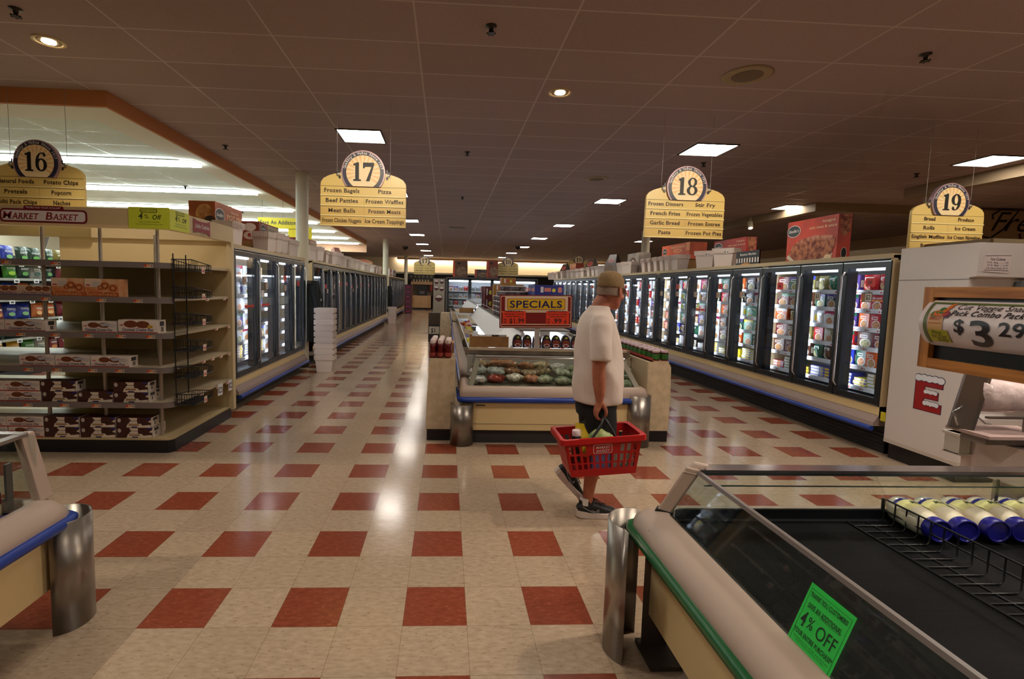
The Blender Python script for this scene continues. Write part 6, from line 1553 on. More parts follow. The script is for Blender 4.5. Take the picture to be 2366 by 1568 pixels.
# white corner stand that carries the bag roll
t = thing('corner_stand', 'white corner counter end with a crumpled black mat at the right edge', 'counter', (3.3, .1, 0))
CWT = M((206, 190, 184), .45)
def yz_(u): return u
mb = MB(); mb.hexa([(2.93, .22, .70), (3.0, -.25, .70), (3.9, -.3, .70), (3.9, .3, .70)], [(2.93, .22, .885), (3.0, -.25, .885), (3.9, -.3, .885), (3.9, .3, .885)], CWT); mb.box((3.1, -.2, 0), (3.8, .2, .70), M((150, 140, 134), .5)); mb.build('body', t)
mb = MB(); mb.box((2.87, .18, .79), (2.93, .26, .90), M((206, 200, 190), .4)); mb.box((2.86, .17, .885), (3.05, .27, .90), M((214, 206, 196), .4)); mb.box((2.87, .175, .785), (2.96, .265, .795), M((206, 200, 190), .4)); mb.build('price_channel', t)
mb = MB(); n = 12; rows_ = []
for j in range(7):
    rows_.append([(3.02 + .07 * i, .20 - .075 * j - .008 * i * (j / 7), .89 + .014 + .012 * math.sin(i * 1.3 + j * 1.1) + .010 * math.sin(j * 2.1 + i * .4)) for i in range(n)])
mb.rings(rows_, M((26, 24, 26), .85, noise=(40, (44, 40, 42))), False, False, True); rows2 = [[(p[0], p[1], p[2] - .012) for p in r_] for r_ in rows_]; mb.rings(rows2[::-1], M((20, 19, 20), .9), False, False, True); mb.build('mat', t)
t = thing('bag_dispenser', 'steel bag roll dispenser with a roll of clear produce bags by the price sign', 'bag dispenser', (2.85, .1, .98))
SS = M((150, 140, 134), .28, .85); mb = MB()
mb.hexa([(2.735, .12, .955), (2.785, .06, .95), (2.80, .085, .95), (2.75, .145, .955)], [(2.80, .12, 1.235), (2.85, .06, 1.23), (2.865, .085, 1.23), (2.815, .145, 1.235)], SS); mb.hexa([(2.785, .06, .95), (2.792, .05, .95), (2.81, .078, .95), (2.80, .085, .95)], [(2.85, .06, 1.23), (2.857, .05, 1.23), (2.875, .078, 1.23), (2.865, .085, 1.23)], CHROME); mb.build('side_plate', t)
mb = MB(); mb.lathe([(.018, -.01), (.078, 0), (.082, .02), (.082, .21), (.07, .235), (.02, .24)], (2.84, .1, 1.125), M((226, 206, 204), .18, noise=(18, (200, 180, 180)), bump=(30, .5)), 28, (1, -.12, 0)); mb.build('bag_roll', t)
mb = MB(); mb.tube([(2.76, .1, .97), (2.70, .05, .99), (2.64, .02, 1.06), (2.70, .04, 1.075), (2.76, .09, 1.07)], .004, CHROME, 6); mb.tube([(2.84, .1, 1.03), (2.88, .08, .985), (2.9, .07, .985)], .004, CHROME, 6); mb.box((2.84, .03, 1.02), (3.06, .05, 1.03), SS); mb.box((3.04, .02, .95), (3.07, .05, 1.03), SS); mb.build('wire_guide', t)
mb = MB(); rows_ = [[(2.645 + .1 * u, .03 + .05 * u, 1.055 + .012 * math.sin(u * 5 + v * 3) - .02 * v) for u in (0, .3, .6, 1)] for v in (0, .5, 1)]; mb.rings(rows_, glass((.95, .93, .93), 1.0, 'bag_film', .2), False, False, True); mb.build('bag_end', t)
mb = MB(); mb.hexa([(2.76, -.05, .94), (3.05, -.05, .94), (3.15, .16, .94), (2.76, .16, .94)], [(2.76, -.05, .955), (3.05, -.05, .955), (3.15, .16, .955), (2.76, .16, .955)], M((176, 150, 146), .4)); mb.box((2.80, .0, .90), (3.05, .12, .94), M((120, 110, 106), .5)); mb.build('base_plate', t)
mb = MB(); mb.box((2.84, -.02, .70), (2.90, .14, .905), SS) if False else mb.box((2.98, .02, .885), (3.04, .1, .94), SS); mb.build('foot', t)
# ================================================================ foreground case on the right
GRN = M((14, 92, 46), .28)
x0, yE = 1.035, -.055
t = thing('display_case', 'near empty chilled case with green bumper and black mat in the right foreground', 'display case', (2.2, -1.2, 0))
mb = MB(); mb.box((x0 + .075, -2.6, .16), (3.5, yE - .06, .50), CREAM); mb.build('side_panel', t)
mb = MB(); mb.box((x0 + .35, -2.6, 0), (3.4, yE - .25, .16), M((46, 44, 44), .6)); mb.build('toe_base', t)
mb = MB(); mb.tube([(x0, -2.6, .53), (x0, yE - .05, .53), (x0 + .014, yE - .014, .53), (x0 + .05, yE, .53), (3.5, yE, .53)], .027, GRN, 14); mb.build('bumper_rail', t)
prof = [(.012, .505), (-.006, .55), (.004, .585), (.03, .622), (.062, .645), (.10, .655), (.11, .655), (.11, .60)]
mb = MB(); mb.rings([[(x0 + a, -2.6, z), (x0 + a, yE - .07 - a, z), (x0 + .02 + a, yE - .022 - a, z), (x0 + .07 + a, yE - a, z), (3.5, yE - a, z)] for a, z in prof], TAUPE, False, False, True)
mb.box((x0 + .012, yE - .205, .56), (x0 + .020, yE - .203, .60), RUB); mb.build('rim', t)
mb = MB(); mb.box((x0 + .1, -2.6, .50), (3.5, yE - .1, .598), LINER); mb.box((x0 + .108, -2.6, .598), (x0 + .122, yE - .1, .652), RUB); mb.box((x0 + .12, yE - .118, .598), (3.5, yE - .105, .652), LINER); mb.box((x0 + .12, yE - .14, .598), (3.5, yE - .118, .612), M((52, 54, 58), .25, .4)); mb.build('well', t)
mb = MB(); mb.box((x0 + .14, -2.58, .598), (3.48, yE - .15, .604), M((18, 18, 21), .6, noise=(5, (24, 24, 27), (1, 14, 1)), bump=(160, .8), name='black_ribbed_mat', spec=.2)); mb.build('mat', t)
bl = [V((x0 + .115, -2.6, .652)), V((x0 + .115, yE - .16, .652))]; tl = [V((x0 + .195, -2.6, .865)), V((x0 + .195, yE - .205, .865))]
mb = MB(); q = V((.006, 0, 0)); mb.hexa([bl[0], bl[0] + q, bl[1] + q, bl[1]], [tl[0], tl[0] + q, tl[1] + q, tl[1]], glass((.86, .90, .88), 1.3, 'case_glass_near')); mb.build('side_glass', t)
mb = MB(); mb.hexa([bl[0] - q * .3 + V((.076, 0, .2)), bl[0] + q * 2 + V((.076, 0, .2)), bl[1] + q * 2 + V((.076, -.04, .2)), bl[1] - q * .3 + V((.076, -.04, .2))], [tl[0] - q * .3, tl[0] + q * 2, tl[1] + q * 2, tl[1] - q * .3], M((120, 110, 106), .3)); mb.build('glass_trim', t)
e0, e1 = V((x0 + .16, yE - .11, .652)), V((3.5, yE - .11, .652)); f0, f1 = V((x0 + .21, yE - .205, .862)), V((3.5, yE - .205, .862)); q = V((0, -.006, 0))
mb = MB(); mb.hexa([e0 + q, e1 + q, e1, e0], [f0 + q, f1 + q, f1, f0], CG); mb.build('end_glass', t)
mb = MB(); a_, b_ = V((x0 + .42, yE - .125, .652)), V((x0 + .42, yE - .195, .83))
mb.box((x0 + .24, yE - .2, .790), (3.5, yE - .194, .794), M((70, 96, 90), .1)); mb.build('glass_edge', t)
mb = MB(); mb.box((x0 + .20, yE - .235, .862), (3.5, yE - .165, .874), M((200, 190, 188), .18, .95)); mb.box((x0 + .20, yE - .235, .852), (3.5, yE - .23, .862), M((50, 60, 60), .3)); mb.build('top_rail', t)
# leaning corner post with rubber gasket
c = [V((x0 + .075, yE - .12, .645)), V((x0 + .12, yE - .16, .645)), V((x0 + .135, yE - .135, .645)), V((x0 + .09, yE - .095, .645))]; d = [p + V((.085, -.075, .225)) for p in c]
mb = MB(); mb.hexa(sorted_ccw(c), sorted_ccw(d), TAUPE); mb.hexa(sorted_ccw([p + V((.07, -.068, .20)) for p in c]), sorted_ccw([p + V((.115, -.072, .245)) for p in c]), TAUPE); mb.build('corner_post', t, bevel=.006)
mb = MB(); mb.hexa(sorted_ccw([p + (p - sum(c, V((0, 0, 0))) / 4) * .25 + V((0, 0, -.002)) for p in c]), sorted_ccw([p + (p - sum(c, V((0, 0, 0))) / 4) * .2 + V((.006, -.005, .014)) for p in c]), RUB); mb.build('gasket', t)
bump_can((1.035, -.165, 0), 62, 232, .60, 'tall steel corner guard at the green bumper of the right foreground case', .125)
mb = MB(); mb.box((1.07, -.30, 0), (1.21, -.12, .02), M((60, 52, 46), .6)); mb.box((1.085, -.16, .0), (1.2, -.15, .50), M((100, 90, 84), .35, .6)); solo(mb, 'guard_bracket', 'dark steel bracket inside the right foreground corner guard', 'bracket')
# black wire divider
mb = MB(); xa, xb, zf = 1.965, 2.145, .609
for k in range(26):
    y = -.18 - k * .0535
    mb.tube([(xa, y, zf), (xb - .012, y, zf), (xb, y, zf + .012), (xb, y, .705)], .0032, WIRE, 5)
for p, q_ in (((xa, -.17, zf), (xa, -1.6, zf)), ((xa + .09, -.17, zf - .002), (xa + .09, -1.6, zf - .002)), ((xb + .002, -.17, .705), (xb + .002, -1.6, .705)), ((xb + .002, -.17, .655), (xb + .002, -1.6, .655))): mb.tube([p, q_], .004, WIRE, 5)
mb.tube([(xa, -.17, zf), (xb, -.17, zf), (xb, -.17, .705)], .005, WIRE, 5)
solo(mb, 'wire_divider', 'long black wire divider lying on the black mat beside the dressing bottles', 'divider')
mb = MB(); mb.box((2.66, -.19, .655), (2.665, -.18, .80), M((24, 26, 26), .3)); mb.tube([(2.62, -.185, .665), (2.70, -.185, .665)], .008, CHROME, 6); mb.hexa([(2.60, -.2, .61), (2.64, -.2, .61), (2.64, -.185, .61), (2.60, -.185, .61)], [(2.655, -.2, .70), (2.67, -.2, .70), (2.67, -.185, .70), (2.655, -.185, .70)], M((30, 32, 32), .3)); solo(mb, 'glass_clip', 'small black clip holding the end glass behind the dressing bottles', 'clip')
# dressing bottles lying on the mat, caps to the camera
def dressing():
    t = thing('dressing_bottle', '', 'bottle')
    body = M((240, 234, 210), .12, noise=(9, (226, 214, 182)), name='creamy_dressing', coat=.6)
    mb = MB(); mb.lathe([(.03, 0), (.052, .006), (.058, .03), (.058, .13), (.054, .165), (.045, .19), (.043, .2)], (0, 0, 0), body, 28, (0, -1, 0)); mb.build('body', t)
    mb = MB(); mb.lathe([(.046, .192), (.0475, .195), (.0475, .228), (.045, .234), (.040, .234), (.038, .228)], (0, 0, 0), M((30, 30, 128), .3), 28, (0, -1, 0)); mb.lathe([(.038, .227), (.0, .227)], (0, 0, 0), M((16, 16, 26), .3), 28, (0, -1, 0)); mb.build('cap', t)
    def wrap(u0, u1, a0, a1, m, off, pts=None):
        n = 12; rows_ = []
        for j in range(n + 1):
            a = math.radians(a0 + (a1 - a0) * j / n); rows_.append([(math.sin(a) * (.058 + off), -u0, math.cos(a) * (.058 + off)), (math.sin(a) * (.058 + off), -u1, math.cos(a) * (.058 + off))])
        mb.rings(rows_, m, False, False, True)
    mb = MB(); LBc = M((226, 222, 156), .3); BL_ = M((34, 36, 130), .3)
    wrap(.055, .125, -75, 75, LBc, .0008); wrap(.04, .056, -80, 80, BL_, .0016); wrap(.05, .075, -20, 75, M((230, 222, 180), .3), .0016)
    tmp = MB(); F0 = (V((0, 0, 0)), V((1, 0, 0)), V((0, 1, 0)), V((0, 0, 1))); tmp.text(F0, "Marie's", .0, .07, .024, BLACK, 0, .075, 1, 1, .2)
    def bend(p, off): a = p[0] / .058 ; return (math.sin(a) * (.058 + off), -p[1], math.cos(a) * (.058 + off))
    # the word runs round the bottle
    mb.add([bend((-q_[0] if False else q_[0], .168 - q_[1]), .0024) for q_ in tmp.v], tmp.f, M((40, 60, 30), .4))
    tmp = MB(); tmp.text(F0, 'BLUE CHEESE', .0, .0, .009, WHITE, 0, .085, 1); mb.add([bend((q_[0], .053 - q_[1]), .0024) for q_ in tmp.v], tmp.f, M((206, 206, 226), .4))
    wrap(.10, .122, 15, 60, M((176, 70, 44), .4), .0018); wrap(.108, .128, -10, 20, M((120, 150, 60), .4), .002); mb.build('label', t)
    return t
db = None
for i in range(10):
    lb = 'creamy dressing bottle with blue cap, %s from left in the back row' % ordn(i); p_ = (2.215 + .1225 * i, -.165, .664)
    o = dressing() if db is None else dup(db, p_, 0, lb)
    if db is None: db = o
    o['label'] = lb; place(o, p_, 0, (0, R.uniform(.15, .6), R.uniform(-.05, .05) - .12)); o['group'] = 'dressing bottles on the black mat'
for i, p_ in enumerate(((2.50, -.47, .664), (2.625, -.45, .664), (2.75, -.44, .664))):
    o = dup(db, p_, 0, 'creamy dressing bottle with blue cap, %s from left in the front row' % ordn(i)); place(o, p_, 0, (0, .35, .42)); o['group'] = 'dressing bottles on the black mat'
# laminated green sheet on the sloped glass
def ray_plane(px, py, p0, n):
    o = mm.translation; d = f2_ + r3_ * ((px - 1086.33) / 1146.26) - u3_ * ((py - 760.39) / 1146.26)
    return o + d * ((p0 - o).dot(n) / d.dot(n))
gn_ = (bl[1] - bl[0]).cross(tl[0] - bl[0]).normalized()
if gn_.x > 0: gn_ = -gn_
pl0 = bl[0] + gn_ * .004
tlp, trp, blp = [ray_plane(a, b, pl0, gn_) for a, b in ((1877, 1344), (1981, 1428), (1767, 1511))]
R_ = (trp - tlp); U_ = (tlp - blp); wS, hS = R_.length, U_.length * 1.04; Rn = R_.normalized(); Un = (U_ - Rn * U_.dot(Rn)).normalized()
F = (tlp, Rn, Un, gn_); mb = MB(); GS = M((58, 226, 92), .25, coat=.5); GK = M((14, 40, 20), .5)
mb.rect(F, -.006, -hS, wS + .006, .004, glass((.97, .97, .97), .8, 'laminate_film'), .001) ; mb.rect(F, 0, -hS, wS, 0, GS, 0)
for y in (-.05, -.93):
    mb.rect(F, wS * .05, hS * y, wS * .95, hS * y + .0008, GK, .0006)
for x in (.05, .945): mb.rect(F, wS * x, -hS * .93, wS * x + .0008, -hS * .05, GK, .0006)
def gt(s, x, y, h, w_, serif=1, bold=0): mb.text(F, s, wS * x, hS * y, hS * h, GK, .0012, wS * w_, bold, serif)
gt('THANK YOU CUSTOMERS!', .5, -.12, .045, .84, 1, 1); gt('SAVE AN ADDITIONAL', .5, -.23, .05, .76, 1, 1); mb.rect(F, wS * .42, -hS * .243, wS * .88, -hS * .24, GK, .001)
gt('4', .16, -.42, .14, .12, 1, 1); gt('%', .32, -.40, .11, .14); gt('OFF', .68, -.42, .13, .44)
gt('YOUR ENTIRE PURCHASE*', .5, -.51, .045, .88, 1, 1); gt('*Excludes beer wine milk gift cards lottery and', .5, -.55, .014, .8); gt('tobacco. Cannot be combined with other offers', .5, -.575, .014, .66)
gt('NO CARD NEEDED', .5, -.68, .045, .62, 1, 1); gt('STARTS SATURDAY, JANUARY 11, 2014', .5, -.75, .03, .84, 1, 1); gt('THROUGH DECEMBER 27TH 2014', .5, -.81, .03, .7, 1, 1); gt('MORE FOR YOUR DOLLAR', .5, -.90, .045, .86, 1, 1)
solo(mb, 'sale_sheet', 'bright green laminated 4% OFF sheet taped to the sloping glass in the foreground', 'sign')
# ================================================================ foreground case on the left
xr, yE2 = -1.517, .08
t = thing('freezer_chest', 'chilled chest with blue bumper and sloped glass cut by the left edge of the photo', 'freezer chest', (-2.4, -1.0, 0))
mb = MB(); mb.box((-3.6, -2.4, .20), (xr - .06, yE2 - .03, .47), CREAM); mb.box((-3.6, -2.4, .17), (xr - .10, yE2 - .06, .2), CREAM); mb.build('side_panel', t)
mb = MB(); mb.box((-3.5, -2.4, 0), (xr - .22, yE2 - .2, .17), LAMK); mb.build('toe_base', t)
mb = MB(); mb.tube([(xr, -2.4, .5), (xr, yE2 - .05, .5), (xr - .014, yE2 - .014, .5), (xr - .05, yE2, .5), (-3.6, yE2, .5)], .026, BLUEB, 14); mb.build('bumper_rail', t)
prof = [(.012, .475), (-.004, .52), (.008, .56), (.035, .595), (.07, .612), (.10, .618), (.105, .56)]
mb = MB(); mb.rings([[(xr - a, -2.4, z), (xr - a, yE2 - .07 - a, z), (xr - .02 - a, yE2 - .022 - a, z), (xr - .07 - a, yE2 - a, z), (-3.6, yE2 - a, z)] for a, z in reversed(prof)], TAUPE, False, False, True); mb.build('rim', t)
mb = MB(); mb.box((-3.6, -2.4, .45), (xr - .1, yE2 - .1, .47), M((120, 122, 124), .5)); mb.build('well', t)
bl2 = [V((xr - .10, -2.4, .612)), V((xr - .10, yE2 - .06, .612))]; tl2 = [V((xr - .165, -2.4, .895)), V((xr - .165, yE2 - .06, .895))]; q = V((-.006, 0, 0))
mb = MB(); mb.hexa(sorted_ccw([bl2[0], bl2[0] + q, bl2[1] + q, bl2[1]]), sorted_ccw([tl2[0], tl2[0] + q, tl2[1] + q, tl2[1]]), CG); mb.build('side_glass', t)
mb = MB(); a_ = [V((xr - .085, yE2 - .09, .605)), V((xr - .085, yE2 - .02, .605)), V((xr - .125, yE2 - .02, .605)), V((xr - .125, yE2 - .09, .605))]; mb.hexa(sorted_ccw(a_), sorted_ccw([p + V((-.07, 0, .30)) for p in a_]), TAUPE); mb.build('corner_post', t, bevel=.004)
mb = MB(); mb.box((-3.6, yE2 - .07, .612), (xr - .12, yE2 - .06, .9), CG); mb.build('end_glass', t)
mb = MB(); mb.box((xr - .19, -2.4, .893), (xr - .15, yE2 - .06, .908), M((150, 140, 134), .3, .5)); mb.box((-3.6, yE2 - .09, .893), (xr - .16, yE2 - .05, .91), M((200, 190, 186), .25, .7)); mb.build('top_rail', t)
bump_can((-1.585, .065, 0), -72, 128, .51, 'steel corner guard at the blue bumper of the left foreground chest', .122)
for i in range(14):
    c = ('dark red', 'purple', 'tan', 'dark red', 'navy', 'tan', 'brown')[i % 7]
    pack(c, .2, .05, .14, 'flat', i % 2, (xr - .165 - .012 * (i % 7) - .006 * (i % 3), -.17 - .21 * (i // 7), .47 + .051 * (i % 7)), math.pi / 2, '%s flat box, %s up in the %s pile inside the left foreground chest' % (c, ordn(i % 7), ('far', 'near')[i // 7]), 'boxes in the left foreground chest')
mb = MB(); mb.box((xr - .125, -.14, .62), (xr - .115, -.11, .82), M((70, 72, 70), .3)); solo(mb, 'divider_post', 'thin grey divider post inside the left foreground chest', 'divider')
# ================================================================ the shopper
def fuse(mb, voxel, smooth=6, fac=.5):
    """one continuous surface out of overlapping closed shapes"""
    me = bpy.data.meshes.new('raw'); me.from_pydata(mb.v, [], mb.f); me.update()
    bm = bmesh.new(); bm.from_mesh(me); bmesh.ops.remove_doubles(bm, verts=bm.verts, dist=1e-5); bmesh.ops.recalc_face_normals(bm, faces=bm.faces); bm.to_mesh(me); bm.free()
    ob = bpy.data.objects.new('raw', me); COL.objects.link(ob)
    r = ob.modifiers.new('r', 'REMESH'); r.mode = 'VOXEL'; r.voxel_size = voxel
    s = ob.modifiers.new('s', 'SMOOTH'); s.factor = fac; s.iterations = smooth
    dg = bpy.context.evaluated_depsgraph_get(); dg.update(); e = ob.evaluated_get(dg); m2 = e.to_mesh()
    out = MB(); out.add([tuple(v.co) for v in m2.vertices], [tuple(p.vertices) for p in m2.polygons], SKIN, True)
    e.to_mesh_clear(); bpy.data.objects.remove(ob); bpy.data.meshes.remove(me)
    return out
def mat_all(mb, m):
    mb.mats = [m]; mb.fm = [0] * len(mb.f); return mb
SKIN = M((178, 108, 80), .5, noise=(16, (164, 94, 70)), name='skin')
ell = lambda c, a, b, n=18: [V(c) + V(a) * math.cos(2 * math.pi * k / n) + V(b) * math.sin(2 * math.pi * k / n) for k in range(n)]
man = thing('person', 'man in a tan cap, white T-shirt and black shorts walking right with a red basket', 'person', (1.25, 1.2, 0))
B = MB()
# trunk
B.rings([ell((x, 1.21, z), (a, 0, 0), (0, b, 0)) for x, z, a, b in ((1.255, .80, .12, .15), (1.255, .9, .145, .17), (1.262, 1.05, .15, .17), (1.25, 1.25, .13, .18), (1.235, 1.38, .10, .175), (1.235, 1.44, .07, .11), (1.24, 1.48, .055, .07))], SKIN)
# neck and head; the face is turned to the right and away
fd = V((.76, .62, -.10)).normalized(); sd = V((0, 0, 1)).cross(fd).normalized(); ud = fd.cross(sd); hc = V((1.325, 1.215, 1.598))
B.tube([(1.238, 1.205, 1.42), (1.262, 1.207, 1.50), (1.30, 1.212, 1.56)], [.07, .064, .062], SKIN, 18)
Hd = lambda f, s, u: hc + fd * f + sd * s + ud * u
hr = [(-.125, .052, .022, .026), (-.112, .045, .045, .044), (-.085, .03, .068, .058), (-.05, .012, .086, .069), (-.01, .002, .096, .075), (.03, -.004, .1, .077), (.065, -.006, .096, .074), (.095, -.008, .08, .062), (.118, -.01, .05, .04), (.128, -.01, .015, .015)]
B.rings([ell(Hd(f, 0, u), fd * a, sd * b, 20) for u, f, a, b in hr], SKIN)
B.tube([Hd(.09, 0, .028), Hd(.106, 0, .0), Hd(.122, 0, -.022), Hd(.108, 0, -.032)], [.010, .012, .016, .014], SKIN, 10)             # nose
for s_ in (-1, 1):
    B.tube([Hd(.085, s_ * .012, .036), Hd(.088, s_ * .035, .042), Hd(.075, s_ * .058, .036)], [.009, .011, .008], SKIN, 8)            # brow
    B.tube([Hd(.07, s_ * .05, -.02), Hd(.055, s_ * .058, -.05)], [.02, .018], SKIN, 8)                                                # cheek
B.tube([Hd(.088, -.026, -.066), Hd(.102, 0, -.063), Hd(.088, .026, -.066)], [.006, .009, .006], SKIN, 8); B.tube([Hd(.088, -.022, -.078), Hd(.1, 0, -.077), Hd(.088, .022, -.078)], [.006, .009, .006], SKIN, 8)   # lips
B.tube([Hd(.075, 0, -.105), Hd(.088, 0, -.112)], [.02, .016], SKIN, 8)
for s_ in (-1, 1):   # ears
    B.rings([ell(Hd(.0 - .012 * k / 4, s_ * (.066 + .024 * k / 4), -.004), ud * (.030 + .002 * k) + fd * -.006, fd * (.016 + .0018 * k) + sd * (s_ * -.006), 14) for k in range(5)], SKIN)
    B.tube([Hd(.004, s_ * .078, -.03), Hd(-.004, s_ * .078, -.038)], [.009, .008], SKIN, 8)
# arms
def limb(ps, rs, n=16): B.tube(ps, rs, SKIN, n)
limb([(1.215, 1.035, 1.40), (1.205, 1.01, 1.30), (1.198, .99, 1.14), (1.193, .985, 1.06), (1.203, .99, .98), (1.215, 1.0, .90), (1.218, 1.008, .865)], [.052, .055, .046, .041, .042, .033, (.024, .032)])
limb([(1.25, 1.385, 1.40), (1.255, 1.41, 1.28), (1.25, 1.43, 1.10), (1.29, 1.435, .98), (1.33, 1.42, .88)], [.052, .052, .043, .038, .028])
# right hand closed round the basket grip
B.rings([ell(c_, a_, b_, 14) for c_, a_, b_ in (((1.219, 1.01, .872), (.022, 0, .0), (0, .03, 0)), ((1.217, 1.015, .845), (.026, 0, .002), (0, .038, 0)), ((1.211, 1.02, .815), (.026, 0, .004), (0, .044, 0)), ((1.204, 1.022, .788), (.019, 0, .006), (0, .044, 0)))], SKIN)
for y, l, r_ in ((.984, .92, .0095), (1.007, 1.0, .0100), (1.031, .96, .0096), (1.054, .80, .0084)):
    k_ = V((1.200, y, .794)); B.tube([k_ + V((.004, 0, .02)), k_, k_ + V((-.004, 0, -.030 * l)), k_ + V((.010, 0, -.054 * l)), k_ + V((.030, 0, -.058 * l)), k_ + V((.046, 0, -.046 * l))], [r_ * 1.1, r_ * 1.15, r_ * 1.05, r_, r_ * .95, r_ * .8], SKIN, 10)
B.tube([(1.228, .995, .855), (1.247, .982, .825), (1.258, .978, .795), (1.257, .982, .770), (1.250, .986, .757)], [.015, .0145, .012, .011, .0085], SKIN, 10)
# left hand, loosely curled
B.rings([ell(c_, a_, b_, 12) for c_, a_, b_ in (((1.335, 1.42, .87), (.022, 0, 0), (0, .026, 0)), ((1.345, 1.42, .835), (.04, 0, 0), (0, .016, 0)), ((1.352, 1.42, .80), (.041, 0, 0), (0, .014, 0)))], SKIN)
for i_, l in enumerate((.85, 1, .95, .75)):
    k_ = V((1.322 + .021 * i_, 1.42, .80)); B.tube([k_ + V((0, 0, .01)), k_ + V((.002, -.004, -.03 * l)), k_ + V((.004, -.016, -.052 * l)), k_ + V((.004, -.030, -.062 * l))], [.0095, .009, .0085, .007], SKIN, 8)
B.tube([(1.32, 1.412, .85), (1.30, 1.40, .82), (1.298, 1.39, .79)], [.013, .011, .009], SKIN, 8)
# legs
limb([(1.262, 1.125, .86), (1.272, 1.125, .66), (1.272, 1.128, .50), (1.238, 1.13, .36), (1.218, 1.13, .26), (1.206, 1.13, .15), (1.212, 1.13, .07)], [.09, .075, .058, .055, .045, .037, .036])
limb([(1.25, 1.295, .86), (1.28, 1.295, .68), (1.293, 1.295, .53), (1.225, 1.297, .43), (1.165, 1.298, .365), (1.105, 1.30, .30), (1.075, 1.30, .25)], [.09, .075, .058, .055, .046, .037, .034])
fuse(B, .0052, 4, .5).build('body', man)
for s_ in (-1, 1):
    mb = MB(); mb.lathe([(.0, -.010), (.007, -.007), (.010, 0), (.007, .007), (.0, .010)], Hd(.083, s_ * .033, .016), M((226, 220, 214), .2), 12, fd); mb.lathe([(.005, .0088), (.0, .0108)], Hd(.083, s_ * .033, .016), M((40, 30, 24), .2), 10, fd); mb.build('eye', man)
HR = M((150, 128, 112), .8, noise=(120, (136, 112, 96)))
mb = MB(); n = 14
rows_ = []
for u in (-.034, -.018, .005, .05):
    rows_.append([Hd(0, 0, u) + fd * (-.004 + 1.025 * (.098 - (.013 if u < -.04 else .004 if u < -.02 else 0)) * math.cos(a)) + sd * (1.04 * (.0775 - (.008 if u < -.04 else .002 if u < -.02 else 0)) * math.sin(a)) for a in [math.radians(98 + 164 * k / n) for k in range(n + 1)]])
mb.rings(rows_, HR, False, False, True); mb.build('hair', man)
# cap
CAPM = M((150, 122, 84), .85, noise=(90, (134, 106, 70)), name='tan_cotton'); C_ = MB()
C_.rings([ell(Hd(f, 0, u), fd * a, sd * b, 24) for u, f, a, b in ((.022, -.004, .108, .086), (.05, -.004, .110, .088), (.085, -.006, .104, .084), (.115, -.01, .085, .07), (.134, -.012, .055, .046), (.141, -.012, .012, .012))], CAPM)
mb = mat_all(fuse(C_, .006, 3), CAPM); mb.build('cap', man)
mb = MB(); top, bot = [], []
for j in range(5):
    v = j / 4; row = []
    for k in range(13):
        a = math.radians(-62 + 124 * k / 12); row.append(Hd(.090 * math.cos(a) * .55 + .048 + .085 * v * math.cos(a * .9), .083 * math.sin(a) * (1 - .12 * v), .036 - .030 * v - .022 * (math.sin(a) ** 2)))
    top.append(row)
mb.rings(top, CAPM, False, False, True); mb.rings([[p - ud * .004 for p in r_] for r_ in reversed(top)], CAPM, False, False, True); mb.build('cap_brim', man)
mb = MB(); mb.lathe([(.0, .004), (.008, .0)], Hd(-.012, 0, .139), CAPM, 10, ud); mb.tube([Hd(-.108, -.03, .03), Hd(-.113, 0, .026), Hd(-.108, .03, .03)], .006, M((120, 94, 62), .8), 6); mb.build('cap_strap', man)
# T-shirt
S_ = MB()
S_.rings([ell((x, 1.21, z), (a, 0, 0), (0, b, 0), 28) for x, z, a, b in ((1.262, .822, .172, .205), (1.264, .86, .175, .21), (1.262, .98, .176, .208), (1.258, 1.10, .170, .203), (1.252, 1.22, .158, .202), (1.244, 1.32, .142, .205), (1.238, 1.39, .118, .20), (1.238, 1.435, .098, .155), (1.242, 1.462, .082, .105), (1.25, 1.492, .070, .080), (1.254, 1.498, .06, .07))], SKIN)
S_.tube([(1.222, 1.06, 1.42), (1.212, 1.03, 1.36), (1.208, .995, 1.24), (1.207, .985, 1.138)], [.058, .072, .070, .068], SKIN, 20)
S_.tube([(1.25, 1.36, 1.42), (1.252, 1.40, 1.36), (1.252, 1.43, 1.24), (1.25, 1.435, 1.15)], [.058, .07, .07, .068], SKIN, 20)
sh = fuse(S_, .009, 8, .5)
from mathutils import noise as _nz
def wr(p):
    v = V(p); f = min(1, max(0, (1.44 - v.z) / .2)); a = _nz.noise(V((v.x * 5 + v.z * 2.2, v.y * 5, v.z * 1.6))) * .022 + _nz.noise(V((v.x * 11 + v.z * 8, v.y * 11, v.z * 3))) * .012
    c_ = V((1.255, 1.21, v.z)); d_ = (v - c_); d_.z = 0
    return tuple(v + (d_.normalized() if d_.length > 1e-4 else d_) * a * f)
sh.v = [wr(p) for p in sh.v]
TEE = M((226, 208, 196), .85, noise=(200, (216, 198, 186)), bump=(300, .15), name='white_cotton')
mat_all(sh, TEE).build('t_shirt', man)
mb = MB(); mb.rings([ell((1.252, 1.21, 1.492), (.074 * q_, 0, .012), (0, .083 * q_, 0), 24) for q_ in (1.0, 1.03, .98)], TEE, False); mb.build('collar', man)
# shorts
S_ = MB(); S_.rings([ell((x, 1.21, z), (a, 0, 0), (0, b, 0), 24) for x, z, a, b in ((1.258, .72, .135, .17), (1.256, .80, .145, .178), (1.255, .90, .15, .18))], SKIN)
S_.tube([(1.258, 1.125, .82), (1.268, 1.122, .68), (1.272, 1.122, .52)], [.112, .112, .108], SKIN, 20); S_.tube([(1.256, 1.297, .82), (1.276, 1.298, .68), (1.284, 1.298, .53)], [.112, .112, .106], SKIN, 20)
mat_all(fuse(S_, .01, 6), M((13, 13, 15), .8)).build('shorts', man)
